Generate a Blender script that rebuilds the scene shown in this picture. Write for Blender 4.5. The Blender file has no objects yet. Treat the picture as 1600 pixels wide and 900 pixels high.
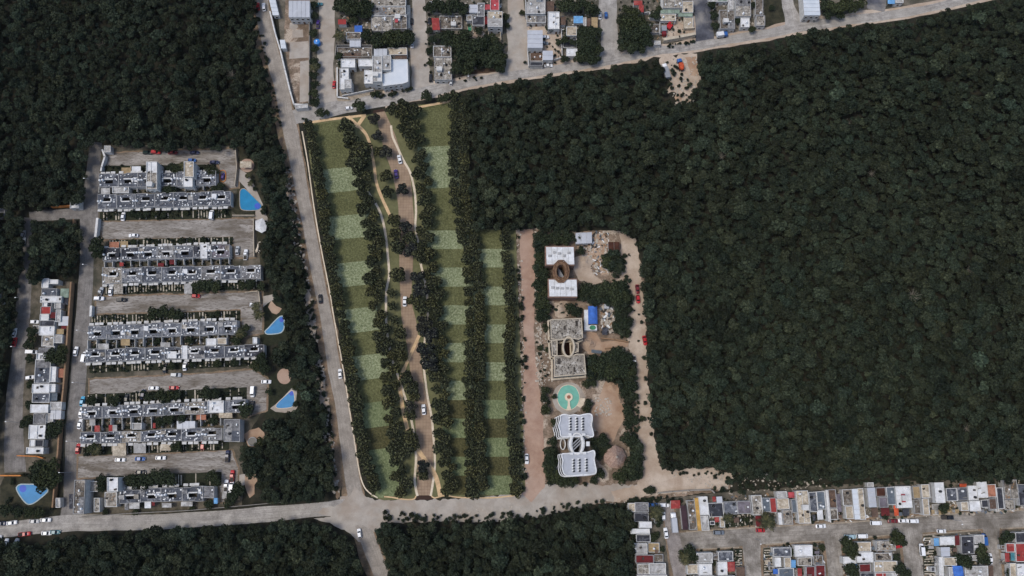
import bpy, math, random
import numpy as np
from mathutils import Vector, noise as mnoise

# ------------------------------------------------------------------ camera, light, exposure
SC = bpy.context.scene
COL = SC.collection
F_PX, TH, HC = 1150.0, math.radians(13.2), 325.0       # focal length in photo pixels, tilt from nadir, flying height
CT, ST = math.cos(TH), math.sin(TH)
cam_d = bpy.data.cameras.new('camera')
cam_d.sensor_width = 36.0
cam_d.lens = F_PX / 1600.0 * 36.0
cam_d.clip_start = 1.0
cam_d.clip_end = 6000.0
cam = bpy.data.objects.new('camera', cam_d)
COL.objects.link(cam)
cam.location = (0, 0, HC)
cam.rotation_euler = (TH, 0, 0)
SC.camera = cam

SUN_EL, SUN_AZ = math.radians(66), math.radians(262)   # azimuth clockwise from north: sun in the west-south-west
wd = bpy.data.worlds.new('World'); SC.world = wd; wd.use_nodes = True
nt = wd.node_tree
sky = nt.nodes.new('ShaderNodeTexSky'); sky.sky_type = 'NISHITA'; sky.sun_disc = False
sky.sun_elevation = SUN_EL; sky.sun_rotation = SUN_AZ
sky.air_density = 1.0; sky.dust_density = 2.5; sky.ozone_density = 1.0
nt.links.new(sky.outputs[0], nt.nodes['Background'].inputs[0])
nt.nodes['Background'].inputs[1].default_value = 0.145
sd = bpy.data.lights.new('sun', 'SUN'); sd.energy = 1.5; sd.angle = math.radians(18.0); sd.color = (1.0, 0.93, 0.82)
sun = bpy.data.objects.new('sun', sd); COL.objects.link(sun)
sun.location = (-200, -60, 400)
_dir = Vector((math.sin(SUN_AZ) * math.cos(SUN_EL), math.cos(SUN_AZ) * math.cos(SUN_EL), math.sin(SUN_EL)))
sun.rotation_euler = _dir.to_track_quat('Z', 'Y').to_euler()
SC.view_settings.view_transform = 'Standard'
SC.view_settings.look = 'None'
SC.view_settings.gamma = 1.0
SC.view_settings.exposure = 0.08
SC.view_settings.use_curve_mapping = False

HAZE = 0.000016        # density of the thin air between the land and the drone
RNG = random.Random(7)
def U(a, b): return RNG.uniform(a, b)

def G(px, py, z=0.0):
    """point of the place at height z seen at photo position (px, py)"""
    x = (px - 800) / F_PX; y = (450 - py) / F_PX
    dy = y * CT + ST; dz = y * ST - CT
    t = (HC - z) / (-dz)
    return Vector((x * t, dy * t, z))
M_PX = 0.28
def mpx(py):          # metres per photo pixel at that height of the picture
    return (G(801, py) - G(800, py)).length

# ------------------------------------------------------------------ materials
def lin(c):
    c = c / 255.0
    return c / 12.92 if c <= 0.04045 else ((c + 0.055) / 1.055) ** 2.4
def L3(rgb, k=1.0): return (lin(rgb[0]) * k, lin(rgb[1]) * k, lin(rgb[2]) * k, 1)
MATS = {}
def N(nt, t, **kw):
    n = nt.nodes.new(t)
    for k, v in kw.items(): setattr(n, k, v)
    return n
def ramp(nt, fac, stops):
    r = N(nt, 'ShaderNodeValToRGB'); el = r.color_ramp.elements
    while len(el) < len(stops): el.new(0.5)
    for e, (p, c) in zip(el, stops): e.position = p; e.color = c
    nt.links.new(fac, r.inputs[0]); return r.outputs[0]
def noise_n(nt, vec, scale, detail=4, rough=0.6, dist=0.0):
    n = N(nt, 'ShaderNodeTexNoise'); n.inputs['Scale'].default_value = scale; n.inputs['Detail'].default_value = detail
    n.inputs['Roughness'].default_value = rough; n.inputs['Distortion'].default_value = dist
    nt.links.new(vec, n.inputs['Vector']); return n.outputs['Fac']
def mixc(nt, fac, a, b, mode='MIX'):
    m = N(nt, 'ShaderNodeMix', data_type='RGBA', blend_type=mode)
    for s, v in ((0, fac), (6, a), (7, b)):
        if hasattr(v, 'is_linked') or isinstance(v, bpy.types.NodeSocket): nt.links.new(v, m.inputs[s])
        else: m.inputs[s].default_value = v
    return m.outputs[2]
def newmat(name, rough=0.9, spec=0.2):
    m = bpy.data.materials.new(name); m.use_nodes = True
    b = m.node_tree.nodes['Principled BSDF']
    b.inputs['Roughness'].default_value = rough
    b.inputs['Specular IOR Level'].default_value = spec
    return m, m.node_tree, b
def surf(name, rgb, rgb2=None, s=0.35, amt=0.5, stain=None, st_s=0.12, st_amt=0.5, speck=0.0, speck_rgb=(60, 58, 52), rough=0.9, spec=0.2, vec=None, bump=0.0, pale=None, pale_amt=0.6, pale_s=0.4, stretch=None):
    """mottled surface: two tones, large stains and fine speckles, all in world space"""
    if name in MATS: return MATS[name]
    m, nt, b = newmat(name, rough, spec)
    geo = N(nt, 'ShaderNodeNewGeometry'); v = geo.outputs['Position']
    if stretch:
        vm = N(nt, 'ShaderNodeVectorMath', operation='MULTIPLY'); nt.links.new(v, vm.inputs[0]); vm.inputs[1].default_value = stretch; v = vm.outputs[0]
    rgb2 = rgb2 or tuple(c * 0.78 for c in rgb)
    f = noise_n(nt, v, s, 6, 0.68)
    c = ramp(nt, f, [(0.5 - 0.25 * (1.2 - amt), L3(rgb2)), (0.5 + 0.25 * (1.2 - amt), L3(rgb))])
    if stain:
        g = noise_n(nt, v, st_s, 5, 0.6, 0.4)
        g2 = ramp(nt, g, [(0.46, (0, 0, 0, 1)), (0.62, (st_amt,) * 3 + (1,))])
        c = mixc(nt, g2, c, L3(stain))
    if pale:
        v2 = N(nt, 'ShaderNodeVectorMath', operation='ADD'); nt.links.new(v, v2.inputs[0]); v2.inputs[1].default_value = (31, 57, 11)
        g = noise_n(nt, v2.outputs[0], pale_s, 5, 0.65, 0.3)
        c = mixc(nt, ramp(nt, g, [(0.54, (0, 0, 0, 1)), (0.6, (pale_amt,) * 3 + (1,))]), c, L3(pale))
    if speck:
        q = noise_n(nt, v, 1.7, 3, 0.7)
        q2 = ramp(nt, q, [(0.6 - 0.1 * speck, (0, 0, 0, 1)), (0.68, (min(1, speck),) * 3 + (1,))])
        c = mixc(nt, q2, c, L3(speck_rgb))
    nt.links.new(c, b.inputs['Base Color'])
    if bump:
        bp = N(nt, 'ShaderNodeBump'); bp.inputs['Strength'].default_value = bump; bp.inputs['Distance'].default_value = 0.2
        nt.links.new(noise_n(nt, v, 1.3, 4), bp.inputs['Height']); nt.links.new(bp.outputs[0], b.inputs['Normal'])
    MATS[name] = m; return m
def plain(name, rgb, rough=0.5, spec=0.4, metal=0.0):
    if name in MATS: return MATS[name]
    m, nt, b = newmat(name, rough, spec); b.inputs['Metallic'].default_value = metal
    geo = N(nt, 'ShaderNodeNewGeometry')
    c = ramp(nt, noise_n(nt, geo.outputs['Position'], 2.3, 3), [(0.3, L3(rgb, 0.86)), (0.7, L3(rgb, 1.08))])
    nt.links.new(c, b.inputs['Base Color'])
    MATS[name] = m; return m
def road_mat(name, rgb, dark, streak=0.6, patch=None):
    """worn carriageway: streaks along the way (uv), wheel tracks, patches"""
    m, nt, b = newmat(name, 0.92, 0.15)
    uv = N(nt, 'ShaderNodeUVMap'); mp = N(nt, 'ShaderNodeMapping'); mp.inputs['Scale'].default_value = (0.05, 1.6, 1)
    nt.links.new(uv.outputs[0], mp.inputs[0])
    geo = N(nt, 'ShaderNodeNewGeometry'); v = geo.outputs['Position']
    c = ramp(nt, noise_n(nt, v, 0.22, 6, 0.7), [(0.34, L3(dark)), (0.6, L3(rgb))])
    s1 = ramp(nt, noise_n(nt, mp.outputs[0], 1.0, 5, 0.7), [(0.42, (0, 0, 0, 1)), (0.7, (streak,) * 3 + (1,))])
    c = mixc(nt, s1, c, L3(dark))
    if patch:
        g2 = ramp(nt, noise_n(nt, v, 0.06, 4, 0.55, 0.5), [(0.5, (0, 0, 0, 1)), (0.6, (0.6, 0.6, 0.6, 1))])
        c = mixc(nt, g2, c, L3(patch))
    q = ramp(nt, noise_n(nt, v, 2.2, 3, 0.8), [(0.3, (0.72,) * 3 + (1,)), (0.6, (1, 1, 1, 1))])
    c = mixc(nt, 1.0, c, q, 'MULTIPLY')
    nt.links.new(c, b.inputs['Base Color']); MATS[name] = m; return m
def leafmat(name, a, b_, c_, tint_attr=False, trans=0.0):
    m, nt, b = newmat(name, 0.75, 0.12)
    geo = N(nt, 'ShaderNodeNewGeometry')
    c = ramp(nt, geo.outputs['Random Per Island'], [(0.0, L3(a)), (0.55, L3(b_)), (1.0, L3(c_))])
    if tint_attr:
        at = N(nt, 'ShaderNodeAttribute', attribute_type='INSTANCER', attribute_name='tint')
        t = at.outputs['Color']
        c = mixc(nt, 1.0, c, t, 'MULTIPLY')
    else:
        oi = N(nt, 'ShaderNodeObjectInfo')
        t = ramp(nt, oi.outputs['Random'], [(0, (0.75, 0.8, 0.8, 1)), (0.5, (1, 1, 1, 1)), (1, (1.25, 1.15, 0.95, 1))])
        c = mixc(nt, 1.0, c, t, 'MULTIPLY')
    nt.links.new(c, b.inputs['Base Color'])
    MATS[name] = m; return m

# grounds
surf('forest_floor', (52, 50, 40), (30, 32, 26), s=0.25, amt=0.7)
surf('soil', (112, 104, 92), (74, 70, 58), s=0.22, amt=0.7, stain=(52, 54, 44), st_s=0.09, st_amt=0.75, speck=0.5)
surf('town_soil', (122, 115, 104), (84, 80, 70), s=0.25, amt=0.7, stain=(60, 60, 50), st_s=0.1, st_amt=0.7, speck=0.6)
surf('sand', (196, 182, 166), (166, 150, 134), s=0.2, amt=0.5, stain=(150, 128, 108), st_s=0.06, st_amt=0.55, speck=0.35, speck_rgb=(118, 104, 90))
surf('street_sand', (176, 169, 160), (150, 144, 136), s=0.2, amt=0.5, stain=(146, 130, 114), st_s=0.07, st_amt=0.5, speck=0.25, speck_rgb=(128, 118, 106))
surf('site_ground', (150, 132, 116), (112, 98, 84), s=0.3, amt=0.8, stain=(92, 78, 64), st_s=0.1, st_amt=0.7, speck=0.8, speck_rgb=(72, 64, 52), pale=(188, 174, 158), pale_s=0.12, pale_amt=.8)
surf('pink_dirt', (174, 148, 130), (148, 120, 104), s=0.2, amt=0.5, stain=(176, 156, 142), st_s=0.05, st_amt=0.5, speck=0.3, speck_rgb=(112, 92, 80))
surf('rust_soil', (172, 148, 126), (146, 118, 96), s=0.15, amt=0.6, stain=(184, 164, 146), st_s=0.06, st_amt=0.6)
surf('bare_brown', (110, 88, 72), (76, 62, 50), s=0.3, amt=0.6)
surf('lane', (152, 147, 141), (128, 122, 115), s=0.3, amt=0.6, stain=(102, 94, 84), st_s=0.2, st_amt=0.9, speck=0.95, speck_rgb=(84, 77, 68), pale=(166, 161, 155), pale_s=0.2, pale_amt=.7, stretch=(.3, 1.3, 1))
surf('yard_grass', (46, 50, 36), (30, 34, 24), s=0.5, amt=0.7, speck=0.4, speck_rgb=(74, 68, 48))
surf('dry_grass', (62, 60, 46), (40, 42, 32), s=0.3, amt=0.8, speck=0.4, speck_rgb=(88, 76, 58))
surf('kerb_soil', (150, 130, 108), (112, 94, 78), s=0.4, amt=0.6, stain=(86, 80, 64), st_s=0.2, st_amt=0.6, speck=0.6)
surf('strip', (186, 178, 164), (150, 142, 128), s=0.9, amt=0.6)
surf('kerb', (168, 156, 140), (130, 120, 106), s=0.6, amt=0.6)
surf('wet_asphalt', (92, 94, 102), (62, 64, 72), s=0.2, amt=0.6, stain=(150, 146, 140), st_s=0.07, st_amt=0.7)
road_mat('asphalt', (158, 151, 147), (118, 112, 108), 0.5)
road_mat('asphalt_pink', (168, 161, 152), (136, 129, 121), 0.7)
road_mat('old_pavement', (172, 166, 158), (112, 106, 98), 0.7, (96, 90, 82))
road_mat('estate_road', (142, 138, 134), (98, 95, 92), 0.6, (112, 108, 104))
road_mat('white_road', (186, 182, 176), (128, 124, 120), 0.75, (160, 156, 150))
surf('path_tan', (218, 190, 150), (198, 168, 130), s=0.9, amt=0.5, stain=(176, 150, 118), st_s=.25, st_amt=.6, speck=.3, speck_rgb=(140, 120, 94))
surf('path_white', (224, 212, 192), (204, 190, 168), s=0.9, amt=0.5, stain=(186, 172, 150), st_s=.25, st_amt=.6, speck=.3, speck_rgb=(150, 138, 118))
surf('lawn_olive', (110, 110, 78), (92, 92, 64), s=0.5, amt=0.5)
def lawnmat(name, a, b_, c_):
    m, nt, b = newmat(name, 0.95, 0.05)
    geo = N(nt, 'ShaderNodeNewGeometry'); v = geo.outputs['Position']
    c = ramp(nt, noise_n(nt, v, 1.15, 5, 0.8), [(0.34, L3(a)), (0.5, L3(b_)), (0.64, L3(c_))])
    c = mixc(nt, 1.0, c, ramp(nt, noise_n(nt, v, 0.14, 5, 0.6), [(0.3, (0.8, 0.79, 0.74, 1)), (0.7, (1.12, 1.1, 1.06, 1))]), 'MULTIPLY')
    nt.links.new(c, b.inputs['Base Color']); MATS[name] = m
lawnmat('lawn_green', (80, 90, 64), (108, 119, 88), (136, 146, 114))
lawnmat('lawn_brown', (56, 56, 38), (78, 77, 54), (100, 98, 70))
lawnmat('lawn_dark', (66, 70, 48), (92, 95, 66), (116, 118, 86))
lawnmat('lawn_light', (84, 92, 70), (122, 132, 102), (162, 168, 142))
def paver():
    m, nt, b = newmat('paver', 0.9, 0.15)
    geo = N(nt, 'ShaderNodeNewGeometry'); v = geo.outputs['Position']
    br = N(nt, 'ShaderNodeTexBrick'); br.inputs['Scale'].default_value = 0.75
    br.inputs['Color1'].default_value = L3((156, 136, 116)); br.inputs['Color2'].default_value = L3((150, 130, 110)); br.inputs['Mortar'].default_value = L3((134, 114, 96))
    br.inputs['Mortar Size'].default_value = 0.05; br.inputs['Brick Width'].default_value = 1.0; br.inputs['Row Height'].default_value = 1.0
    br.offset = 0.0
    nt.links.new(v, br.inputs['Vector'])
    q = ramp(nt, noise_n(nt, v, 0.3, 4), [(0.3, (0.86,) * 3 + (1,)), (0.7, (1.1,) * 3 + (1,))])
    nt.links.new(mixc(nt, 1.0, br.outputs[0], q, 'MULTIPLY'), b.inputs['Base Color']); MATS['paver'] = m
paver()
plain('ramp_dark', (64, 50, 44), 0.9, 0.1)
# walls and roofs
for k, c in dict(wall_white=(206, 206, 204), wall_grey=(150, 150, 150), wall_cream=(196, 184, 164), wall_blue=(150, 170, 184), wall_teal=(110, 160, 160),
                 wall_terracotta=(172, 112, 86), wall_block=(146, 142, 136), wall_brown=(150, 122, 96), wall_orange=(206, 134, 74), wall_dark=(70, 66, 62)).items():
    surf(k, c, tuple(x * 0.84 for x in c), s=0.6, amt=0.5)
def roofm(k, c, sp=0.35, st=None, sa=0.5, c2=None, spc=(52, 52, 52), pale=None):
    surf('roof_' + k, c, c2 or tuple(x * 0.76 for x in c), s=0.55, amt=0.6, stain=st or tuple(x * 0.62 for x in c), st_s=0.28, st_amt=sa, speck=sp, speck_rgb=spc, pale=pale)
roofm('slate', (90, 94, 102), 0.8, (62, 66, 74), 0.8, (78, 82, 91), (44, 46, 50), (142, 145, 150))
roofm('slate2', (122, 126, 134), 0.8, (84, 88, 96), 0.8, None, (52, 54, 58), (158, 160, 164))
roofm('dark', (66, 68, 76), 0.5, None, .6, None, (36, 36, 38), (104, 106, 112))
roofm('grey', (132, 132, 134), 0.8, (88, 88, 90), .75, None, (52, 52, 52), (172, 171, 168))
roofm('lgrey', (178, 177, 175), 0.5, (140, 138, 134), .7, None, (92, 90, 86), (204, 204, 202))
roofm('white', (222, 224, 226), 0.35, (184, 184, 182), 0.65, (200, 202, 204), (128, 126, 122))
roofm('dirty', (172, 166, 156), 1.0, (108, 102, 94), 0.85, (132, 126, 116), (58, 54, 50), (206, 202, 194))
roofm('rubble', (128, 120, 110), 1.0, (78, 72, 64), 0.85, (94, 86, 78), (50, 46, 42), (184, 178, 168))
roofm('beige', (196, 184, 164), 0.7, (156, 142, 122), .7, None, (104, 96, 84), (214, 206, 190))
roofm('tan', (176, 154, 118), 0.4, (146, 124, 94))
roofm('red', (156, 60, 58), 0.5, (124, 56, 54), 0.7, (138, 56, 54), (96, 62, 58), (168, 96, 90))
roofm('pink', (188, 84, 90), 0.3)
roofm('dred', (112, 44, 46), 0.4, (84, 36, 38))
roofm('maroon', (74, 56, 62), 0.2)
roofm('brown', (112, 92, 80), 0.6)
roofm('rust', (86, 54, 42), 0.4)
roofm('orange', (210, 92, 58), 0.3)
roofm('terracotta', (178, 122, 98), 0.4)
roofm('blue', (72, 118, 200), 0.1, (54, 92, 172), 0.4)
roofm('lblue', (120, 176, 224), 0.2, (96, 150, 204))
roofm('teal', (84, 150, 164), 0.3)
roofm('green', (74, 140, 104), 0.3)
roofm('palegreen', (150, 168, 152), 0.4)
roofm('yellow', (206, 164, 92), 0.2)
roofm('lavender', (128, 122, 130), 0.4)
roofm('bluegrey', (108, 118, 128), 0.4, (82, 90, 98))
surf('roof_metal', (186, 190, 196), (168, 172, 180), s=0.3, amt=0.4, stain=(150, 152, 156), st_s=0.15, st_amt=0.4, rough=0.5, spec=0.5)
surf('roof_metalblue', (206, 211, 216), (188, 196, 204), s=0.3, amt=0.4, stain=(172, 184, 194), st_s=0.1, st_amt=0.4, rough=0.5, spec=0.5)
surf('metal_grey', (146, 150, 156), (128, 132, 138), s=0.3, amt=0.4, rough=0.5, spec=0.5)
surf('parapet', (172, 172, 172), (140, 140, 140), s=0.8, amt=0.6)
surf('parapet_w', (216, 216, 214), (186, 186, 184), s=0.8, amt=0.6)
plain('tank_white', (236, 238, 240), 0.4); plain('tank_black', (36, 36, 38), 0.4); plain('tank_blue', (56, 130, 206), 0.4)
plain('window_dark', (34, 38, 44), 0.15, 0.5); plain('door_brown', (92, 70, 54), 0.7)
plain('machine_white', (220, 222, 222), 0.5)
surf('thatch', (186, 160, 144), (140, 114, 100), s=1.2, amt=0.7)
surf('bark', (96, 82, 68), (66, 56, 48), s=2.0, amt=0.6)
def water(name, rgb):
    m, nt, b = newmat(name, 0.4, 0.12)
    geo = N(nt, 'ShaderNodeNewGeometry'); v = geo.outputs['Position']
    c = ramp(nt, noise_n(nt, v, 0.35, 3), [(0.3, L3(rgb, 0.88)), (0.7, L3(rgb, 1.1))])
    nt.links.new(c, b.inputs['Base Color'])
    bp = N(nt, 'ShaderNodeBump'); bp.inputs['Strength'].default_value = 0.08
    nt.links.new(noise_n(nt, v, 3.0, 3), bp.inputs['Height']); nt.links.new(bp.outputs[0], b.inputs['Normal'])
    MATS[name] = m
water('water_blue', (34, 124, 168)); water('water_sky', (62, 130, 180)); water('water_deep', (66, 92, 184)); water('water_teal', (112, 172, 156)); water('water_green', (60, 128, 100))
leafmat('leaf_forest', (33, 39, 31), (44, 52, 40), (65, 73, 56), True)
leafmat('leaf_park', (23, 26, 22), (34, 38, 29), (102, 106, 76))  # palest leaf tone paints in sunlit highlights, dealt out at random
leafmat('leaf_navy', (24, 26, 30), (34, 37, 41), (92, 95, 80))
leafmat('leaf_garden', (33, 39, 30), (44, 53, 38), (68, 77, 56))
leafmat('leaf_palm', (44, 47, 34), (62, 65, 46), (90, 88, 64))

# ------------------------------------------------------------------ object helpers
def link(name, me, parent=None, loc=None):
    o = bpy.data.objects.new(name, me); COL.objects.link(o)
    if parent is not None: o.parent = parent
    if loc is not None: o.location = loc
    return o
def mesh(name, v, f, mat, smooth=False, uv=None):
    me = bpy.data.meshes.new(name)
    me.from_pydata([tuple(p) for p in v], [], f)
    for m in (mat if isinstance(mat, (list, tuple)) else [mat]):
        me.materials.append(MATS[m] if isinstance(m, str) else m)
    if smooth: me.polygons.foreach_set('use_smooth', [True] * len(me.polygons))
    return me
def empty(name, loc, rz=0.0):
    o = bpy.data.objects.new(name, None); o.empty_display_size = 0.5
    COL.objects.link(o); o.location = loc; o.rotation_euler = (0, 0, rz); return o
def tag(o, label=None, cat=None, group=None, kind=None):
    if label: o['label'] = label
    if cat: o['category'] = cat
    if group: o['group'] = group
    if kind: o['kind'] = kind
    return o
ORD = ['', 'first', 'second', 'third', 'fourth', 'fifth', 'sixth', 'seventh', 'eighth', 'ninth', 'tenth', 'eleventh', 'twelfth']
def ordn(n):
    if n < len(ORD): return ORD[n]
    s = 'th' if 10 <= n % 100 <= 20 else {1: 'st', 2: 'nd', 3: 'rd'}.get(n % 10, 'th')
    return '%d%s' % (n, s)
TODO = []
def later(o, base, zone, cat, key, axis='left', group=None):
    """label set at the end: things that share base and zone are told apart by their order"""
    TODO.append((o, base, zone, cat, key, axis, group))
def finish_labels():
    by = {}
    for t in TODO: by.setdefault((t[1], t[2]), []).append(t)
    for (base, zone), ts in by.items():
        ts.sort(key=lambda t: t[4])
        for i, t in enumerate(ts):
            lab = base + ' ' + zone
            if len(ts) > 1: lab = '%s, %s from %s' % (lab, ordn(i + 1), 'the ' + t[5])
            tag(t[0], lab, t[3], t[6])

def box_vf(x0, y0, z0, x1, y1, z1):
    v = [(x0, y0, z0), (x1, y0, z0), (x1, y1, z0), (x0, y1, z0), (x0, y0, z1), (x1, y0, z1), (x1, y1, z1), (x0, y1, z1)]
    f = [(3, 2, 1, 0), (4, 5, 6, 7), (0, 1, 5, 4), (1, 2, 6, 5), (2, 3, 7, 6), (3, 0, 4, 7)]
    return v, f
class MB:
    def __init__(s): s.v = []; s.f = []
    def add(s, v, f):
        n = len(s.v); s.v += [tuple(p) for p in v]; s.f += [tuple(i + n for i in q) for q in f]; return s
    def box(s, *a): return s.add(*box_vf(*a))
    def obox(s, c, lx, ly, z0, z1, ang):
        v, f = box_vf(-lx / 2, -ly / 2, z0, lx / 2, ly / 2, z1); ca, sa = math.cos(ang), math.sin(ang)
        return s.add([(c[0] + x * ca - y * sa, c[1] + x * sa + y * ca, z) for x, y, z in v], f)
    def cyl(s, c, r, z0, z1, n=12, r2=None):
        r2 = r if r2 is None else r2
        v = [(c[0] + r * math.cos(2 * math.pi * i / n), c[1] + r * math.sin(2 * math.pi * i / n), z0) for i in range(n)]
        v += [(c[0] + r2 * math.cos(2 * math.pi * i / n), c[1] + r2 * math.sin(2 * math.pi * i / n), z1) for i in range(n)]
        f = [(i, (i + 1) % n, n + (i + 1) % n, n + i) for i in range(n)] + [tuple(range(n, 2 * n)), tuple(range(n - 1, -1, -1))]
        return s.add(v, f)
    def tube(s, pts, rad, n=6):
        rings = []
        for i, p in enumerate(pts):
            p = Vector(p); d = (Vector(pts[min(i + 1, len(pts) - 1)]) - Vector(pts[max(i - 1, 0)])).normalized()
            a = d.orthogonal().normalized(); b = d.cross(a)
            r = rad[i] if isinstance(rad, (list, tuple)) else rad
            rings.append([p + a * r * math.cos(2 * math.pi * k / n) + b * r * math.sin(2 * math.pi * k / n) for k in range(n)])
        v = [q for r in rings for q in r]; f = []
        for i in range(len(pts) - 1):
            for k in range(n): f.append((i * n + k, i * n + (k + 1) % n, (i + 1) * n + (k + 1) % n, (i + 1) * n + k))
        f += [tuple(range(n - 1, -1, -1)), tuple(range((len(pts) - 1) * n, len(pts) * n))]
        return s.add(v, f)
    def prism(s, P, z0, z1, top=True, sides=True):
        n = len(P); v = [(p[0], p[1], z0) for p in P] + [(p[0], p[1], z1) for p in P]; f = []
        if sides: f += [(i, (i + 1) % n, n + (i + 1) % n, n + i) for i in range(n)]
        if top: f.append(tuple(range(n, 2 * n)))
        return s.add(v, f)
    def ring(s, A, B, z0, z1):
        n = len(A); v = [(p[0], p[1], z0) for p in A] + [(p[0], p[1], z1) for p in A] + [(p[0], p[1], z1) for p in B] + [(p[0], p[1], z0) for p in B]; f = []
        for i in range(n):
            j = (i + 1) % n
            f += [(i, j, n + j, n + i), (n + i, n + j, 2 * n + j, 2 * n + i), (2 * n + i, 2 * n + j, 3 * n + j, 3 * n + i)]
        return s.add(v, f)
    def mesh(s, name, mat, smooth=False): return mesh(name, s.v, s.f, mat, smooth)
    def obj(s, name, mat, parent=None, loc=None, smooth=False): return link(name, s.mesh(name, mat, smooth), parent, loc)
def ccw(P):
    a = sum(P[i][0] * P[(i + 1) % len(P)][1] - P[(i + 1) % len(P)][0] * P[i][1] for i in range(len(P)))
    return list(P) if a > 0 else list(P)[::-1]
def inset(P, d):
    n = len(P); out = []
    for i in range(n):
        p0, p1, p2 = Vector(P[i - 1][:2]), Vector(P[i][:2]), Vector(P[(i + 1) % n][:2])
        a = (p1 - p0).normalized(); b = (p2 - p1).normalized()
        na = Vector((-a.y, a.x)); nb = Vector((-b.y, b.x)); m = na + nb
        k = m.length_squared
        q = p1 + (m * (2 * d / k) if k > 0.3 else na * d)
        out.append((q.x, q.y))
    return out
def inpoly(x, y, P):
    c = False; j = len(P) - 1
    for i in range(len(P)):
        xi, yi = P[i]; xj, yj = P[j]
        if (yi > y) != (yj > y) and x < (xj - xi) * (y - yi) / (yj - yi) + xi: c = not c
        j = i
    return c
def rough_poly(P, step=4.0, amp=1.0, seed=0.0):
    out = []
    for i in range(len(P)):
        a = Vector(P[i]); b = Vector(P[(i + 1) % len(P)]); d = b - a; n = max(1, int(d.length / step))
        nr = Vector((-d.y, d.x)).normalized() if d.length > 0 else Vector((0, 0))
        for k in range(n):
            p = a + d * (k / n)
            w = mnoise.noise(Vector((p.x * 0.11, p.y * 0.11, seed))) * 1.0 + mnoise.noise(Vector((p.x * 0.37, p.y * 0.37, seed + 5))) * 0.6
            out.append((p.x + nr.x * w * amp, p.y + nr.y * w * amp))
    return out
def smooth_line(P, k=3):
    """Catmull-Rom through points; a third value is carried along"""
    out = []
    for i in range(len(P) - 1):
        p0, p1, p2, p3 = [np.array(P[max(0, min(len(P) - 1, j))], float) for j in (i - 1, i, i + 1, i + 2)]
        for q in range(k):
            t = q / k
            out.append(0.5 * (2 * p1 + (p2 - p0) * t + (2 * p0 - 5 * p1 + 4 * p2 - p3) * t * t + (3 * p1 - p0 - 3 * p2 + p3) * t ** 3))
    out.append(np.array(P[-1], float)); return out
def sheet(name, mat, P, z, amp=0.0, seed=0.0, parent=None, step=4.0):
    Q = rough_poly(P, step, amp, seed) if amp else P
    W = [G(x, y, z) for x, y in Q]
    n = Vector((0, 0, 0))
    for i in range(len(W)): n += W[i].cross(W[(i + 1) % len(W)])
    if n.z < 0: W = W[::-1]
    o = link(name, mesh(name, W, [tuple(range(len(W)))], mat), parent)
    if parent is None: tag(o, kind='structure')
    return o
def strip(name, mat, P, z, amp=0.0, seed=0.0, k=4, wd=None, parent=None):
    """way along a line of (x, y, width) in photo pixels; uv runs along it in metres"""
    P = [p if len(p) == 3 else (p[0], p[1], wd) for p in P]
    S = smooth_line(P, k); v = []; f = []; us = []; u = 0
    for i, s in enumerate(S):
        d = S[min(i + 1, len(S) - 1)][:2] - S[max(i - 1, 0)][:2]; d = d / (np.linalg.norm(d) + 1e-9); nn = np.array((-d[1], d[0]))
        if i: u += np.linalg.norm(s[:2] - S[i - 1][:2]) * M_PX
        e1 = e2 = 0
        if amp:
            e1 = mnoise.noise(Vector((s[0] * .13, s[1] * .13, seed))) * amp; e2 = mnoise.noise(Vector((s[0] * .13, s[1] * .13, seed + 9))) * amp
        a = s[:2] + nn * (s[2] / 2 + e1); b = s[:2] - nn * (s[2] / 2 + e2)
        v += [G(a[0], a[1], z), G(b[0], b[1], z)]; us.append((u, s[2] * M_PX))
        if i: f.append((2 * i - 2, 2 * i, 2 * i + 1, 2 * i - 1))
    me = mesh(name, v, f, mat)
    if me.polygons[0].normal.z < 0: me.flip_normals()
    ul = me.uv_layers.new(name='UVMap')
    for lp in me.loops:
        i, s = divmod(lp.vertex_index, 2); ul.data[lp.index].uv = (us[i][0], us[i][1] * s)
    o = link(name, me, parent)
    if parent is None: tag(o, kind='structure')
    return o
def wallline(name, mat, P, h, th, label, base_z=0.0, cap=None):
    """free-standing wall along photo points (at its foot)"""
    W = [G(x, y, 0) for x, y in P]; c = W[len(W) // 2].copy()
    mb = MB()
    for a, b in zip(W[:-1], W[1:]):
        d = b - a; L = d.length; ang = math.atan2(d.y, d.x); m = (a + b) / 2 - c
        mb.obox(m, L + th * 0.6, th, base_z, h, ang)
    root = empty(name, c); mb.obj('wall_run', mat, root)
    if cap:
        mc = MB()
        for a, b in zip(W[:-1], W[1:]):
            d = b - a; m = (a + b) / 2 - c
            mc.obox(m, d.length + th * 0.5, th + 0.16, h + 0.003, h + 0.12, math.atan2(d.y, d.x))
        mc.obj('coping', cap, root)
    tag(root, label, 'wall'); return root
# ------------------------------------------------------------------ the setting: ground, roads, park
g = link('ground', mesh('ground', [(-1600, -1600, 0), (1600, -1600, 0), (1600, 1600, 0), (-1600, 1600, 0)], [(0, 1, 2, 3)], 'forest_floor')); tag(g, kind='structure')

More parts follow.
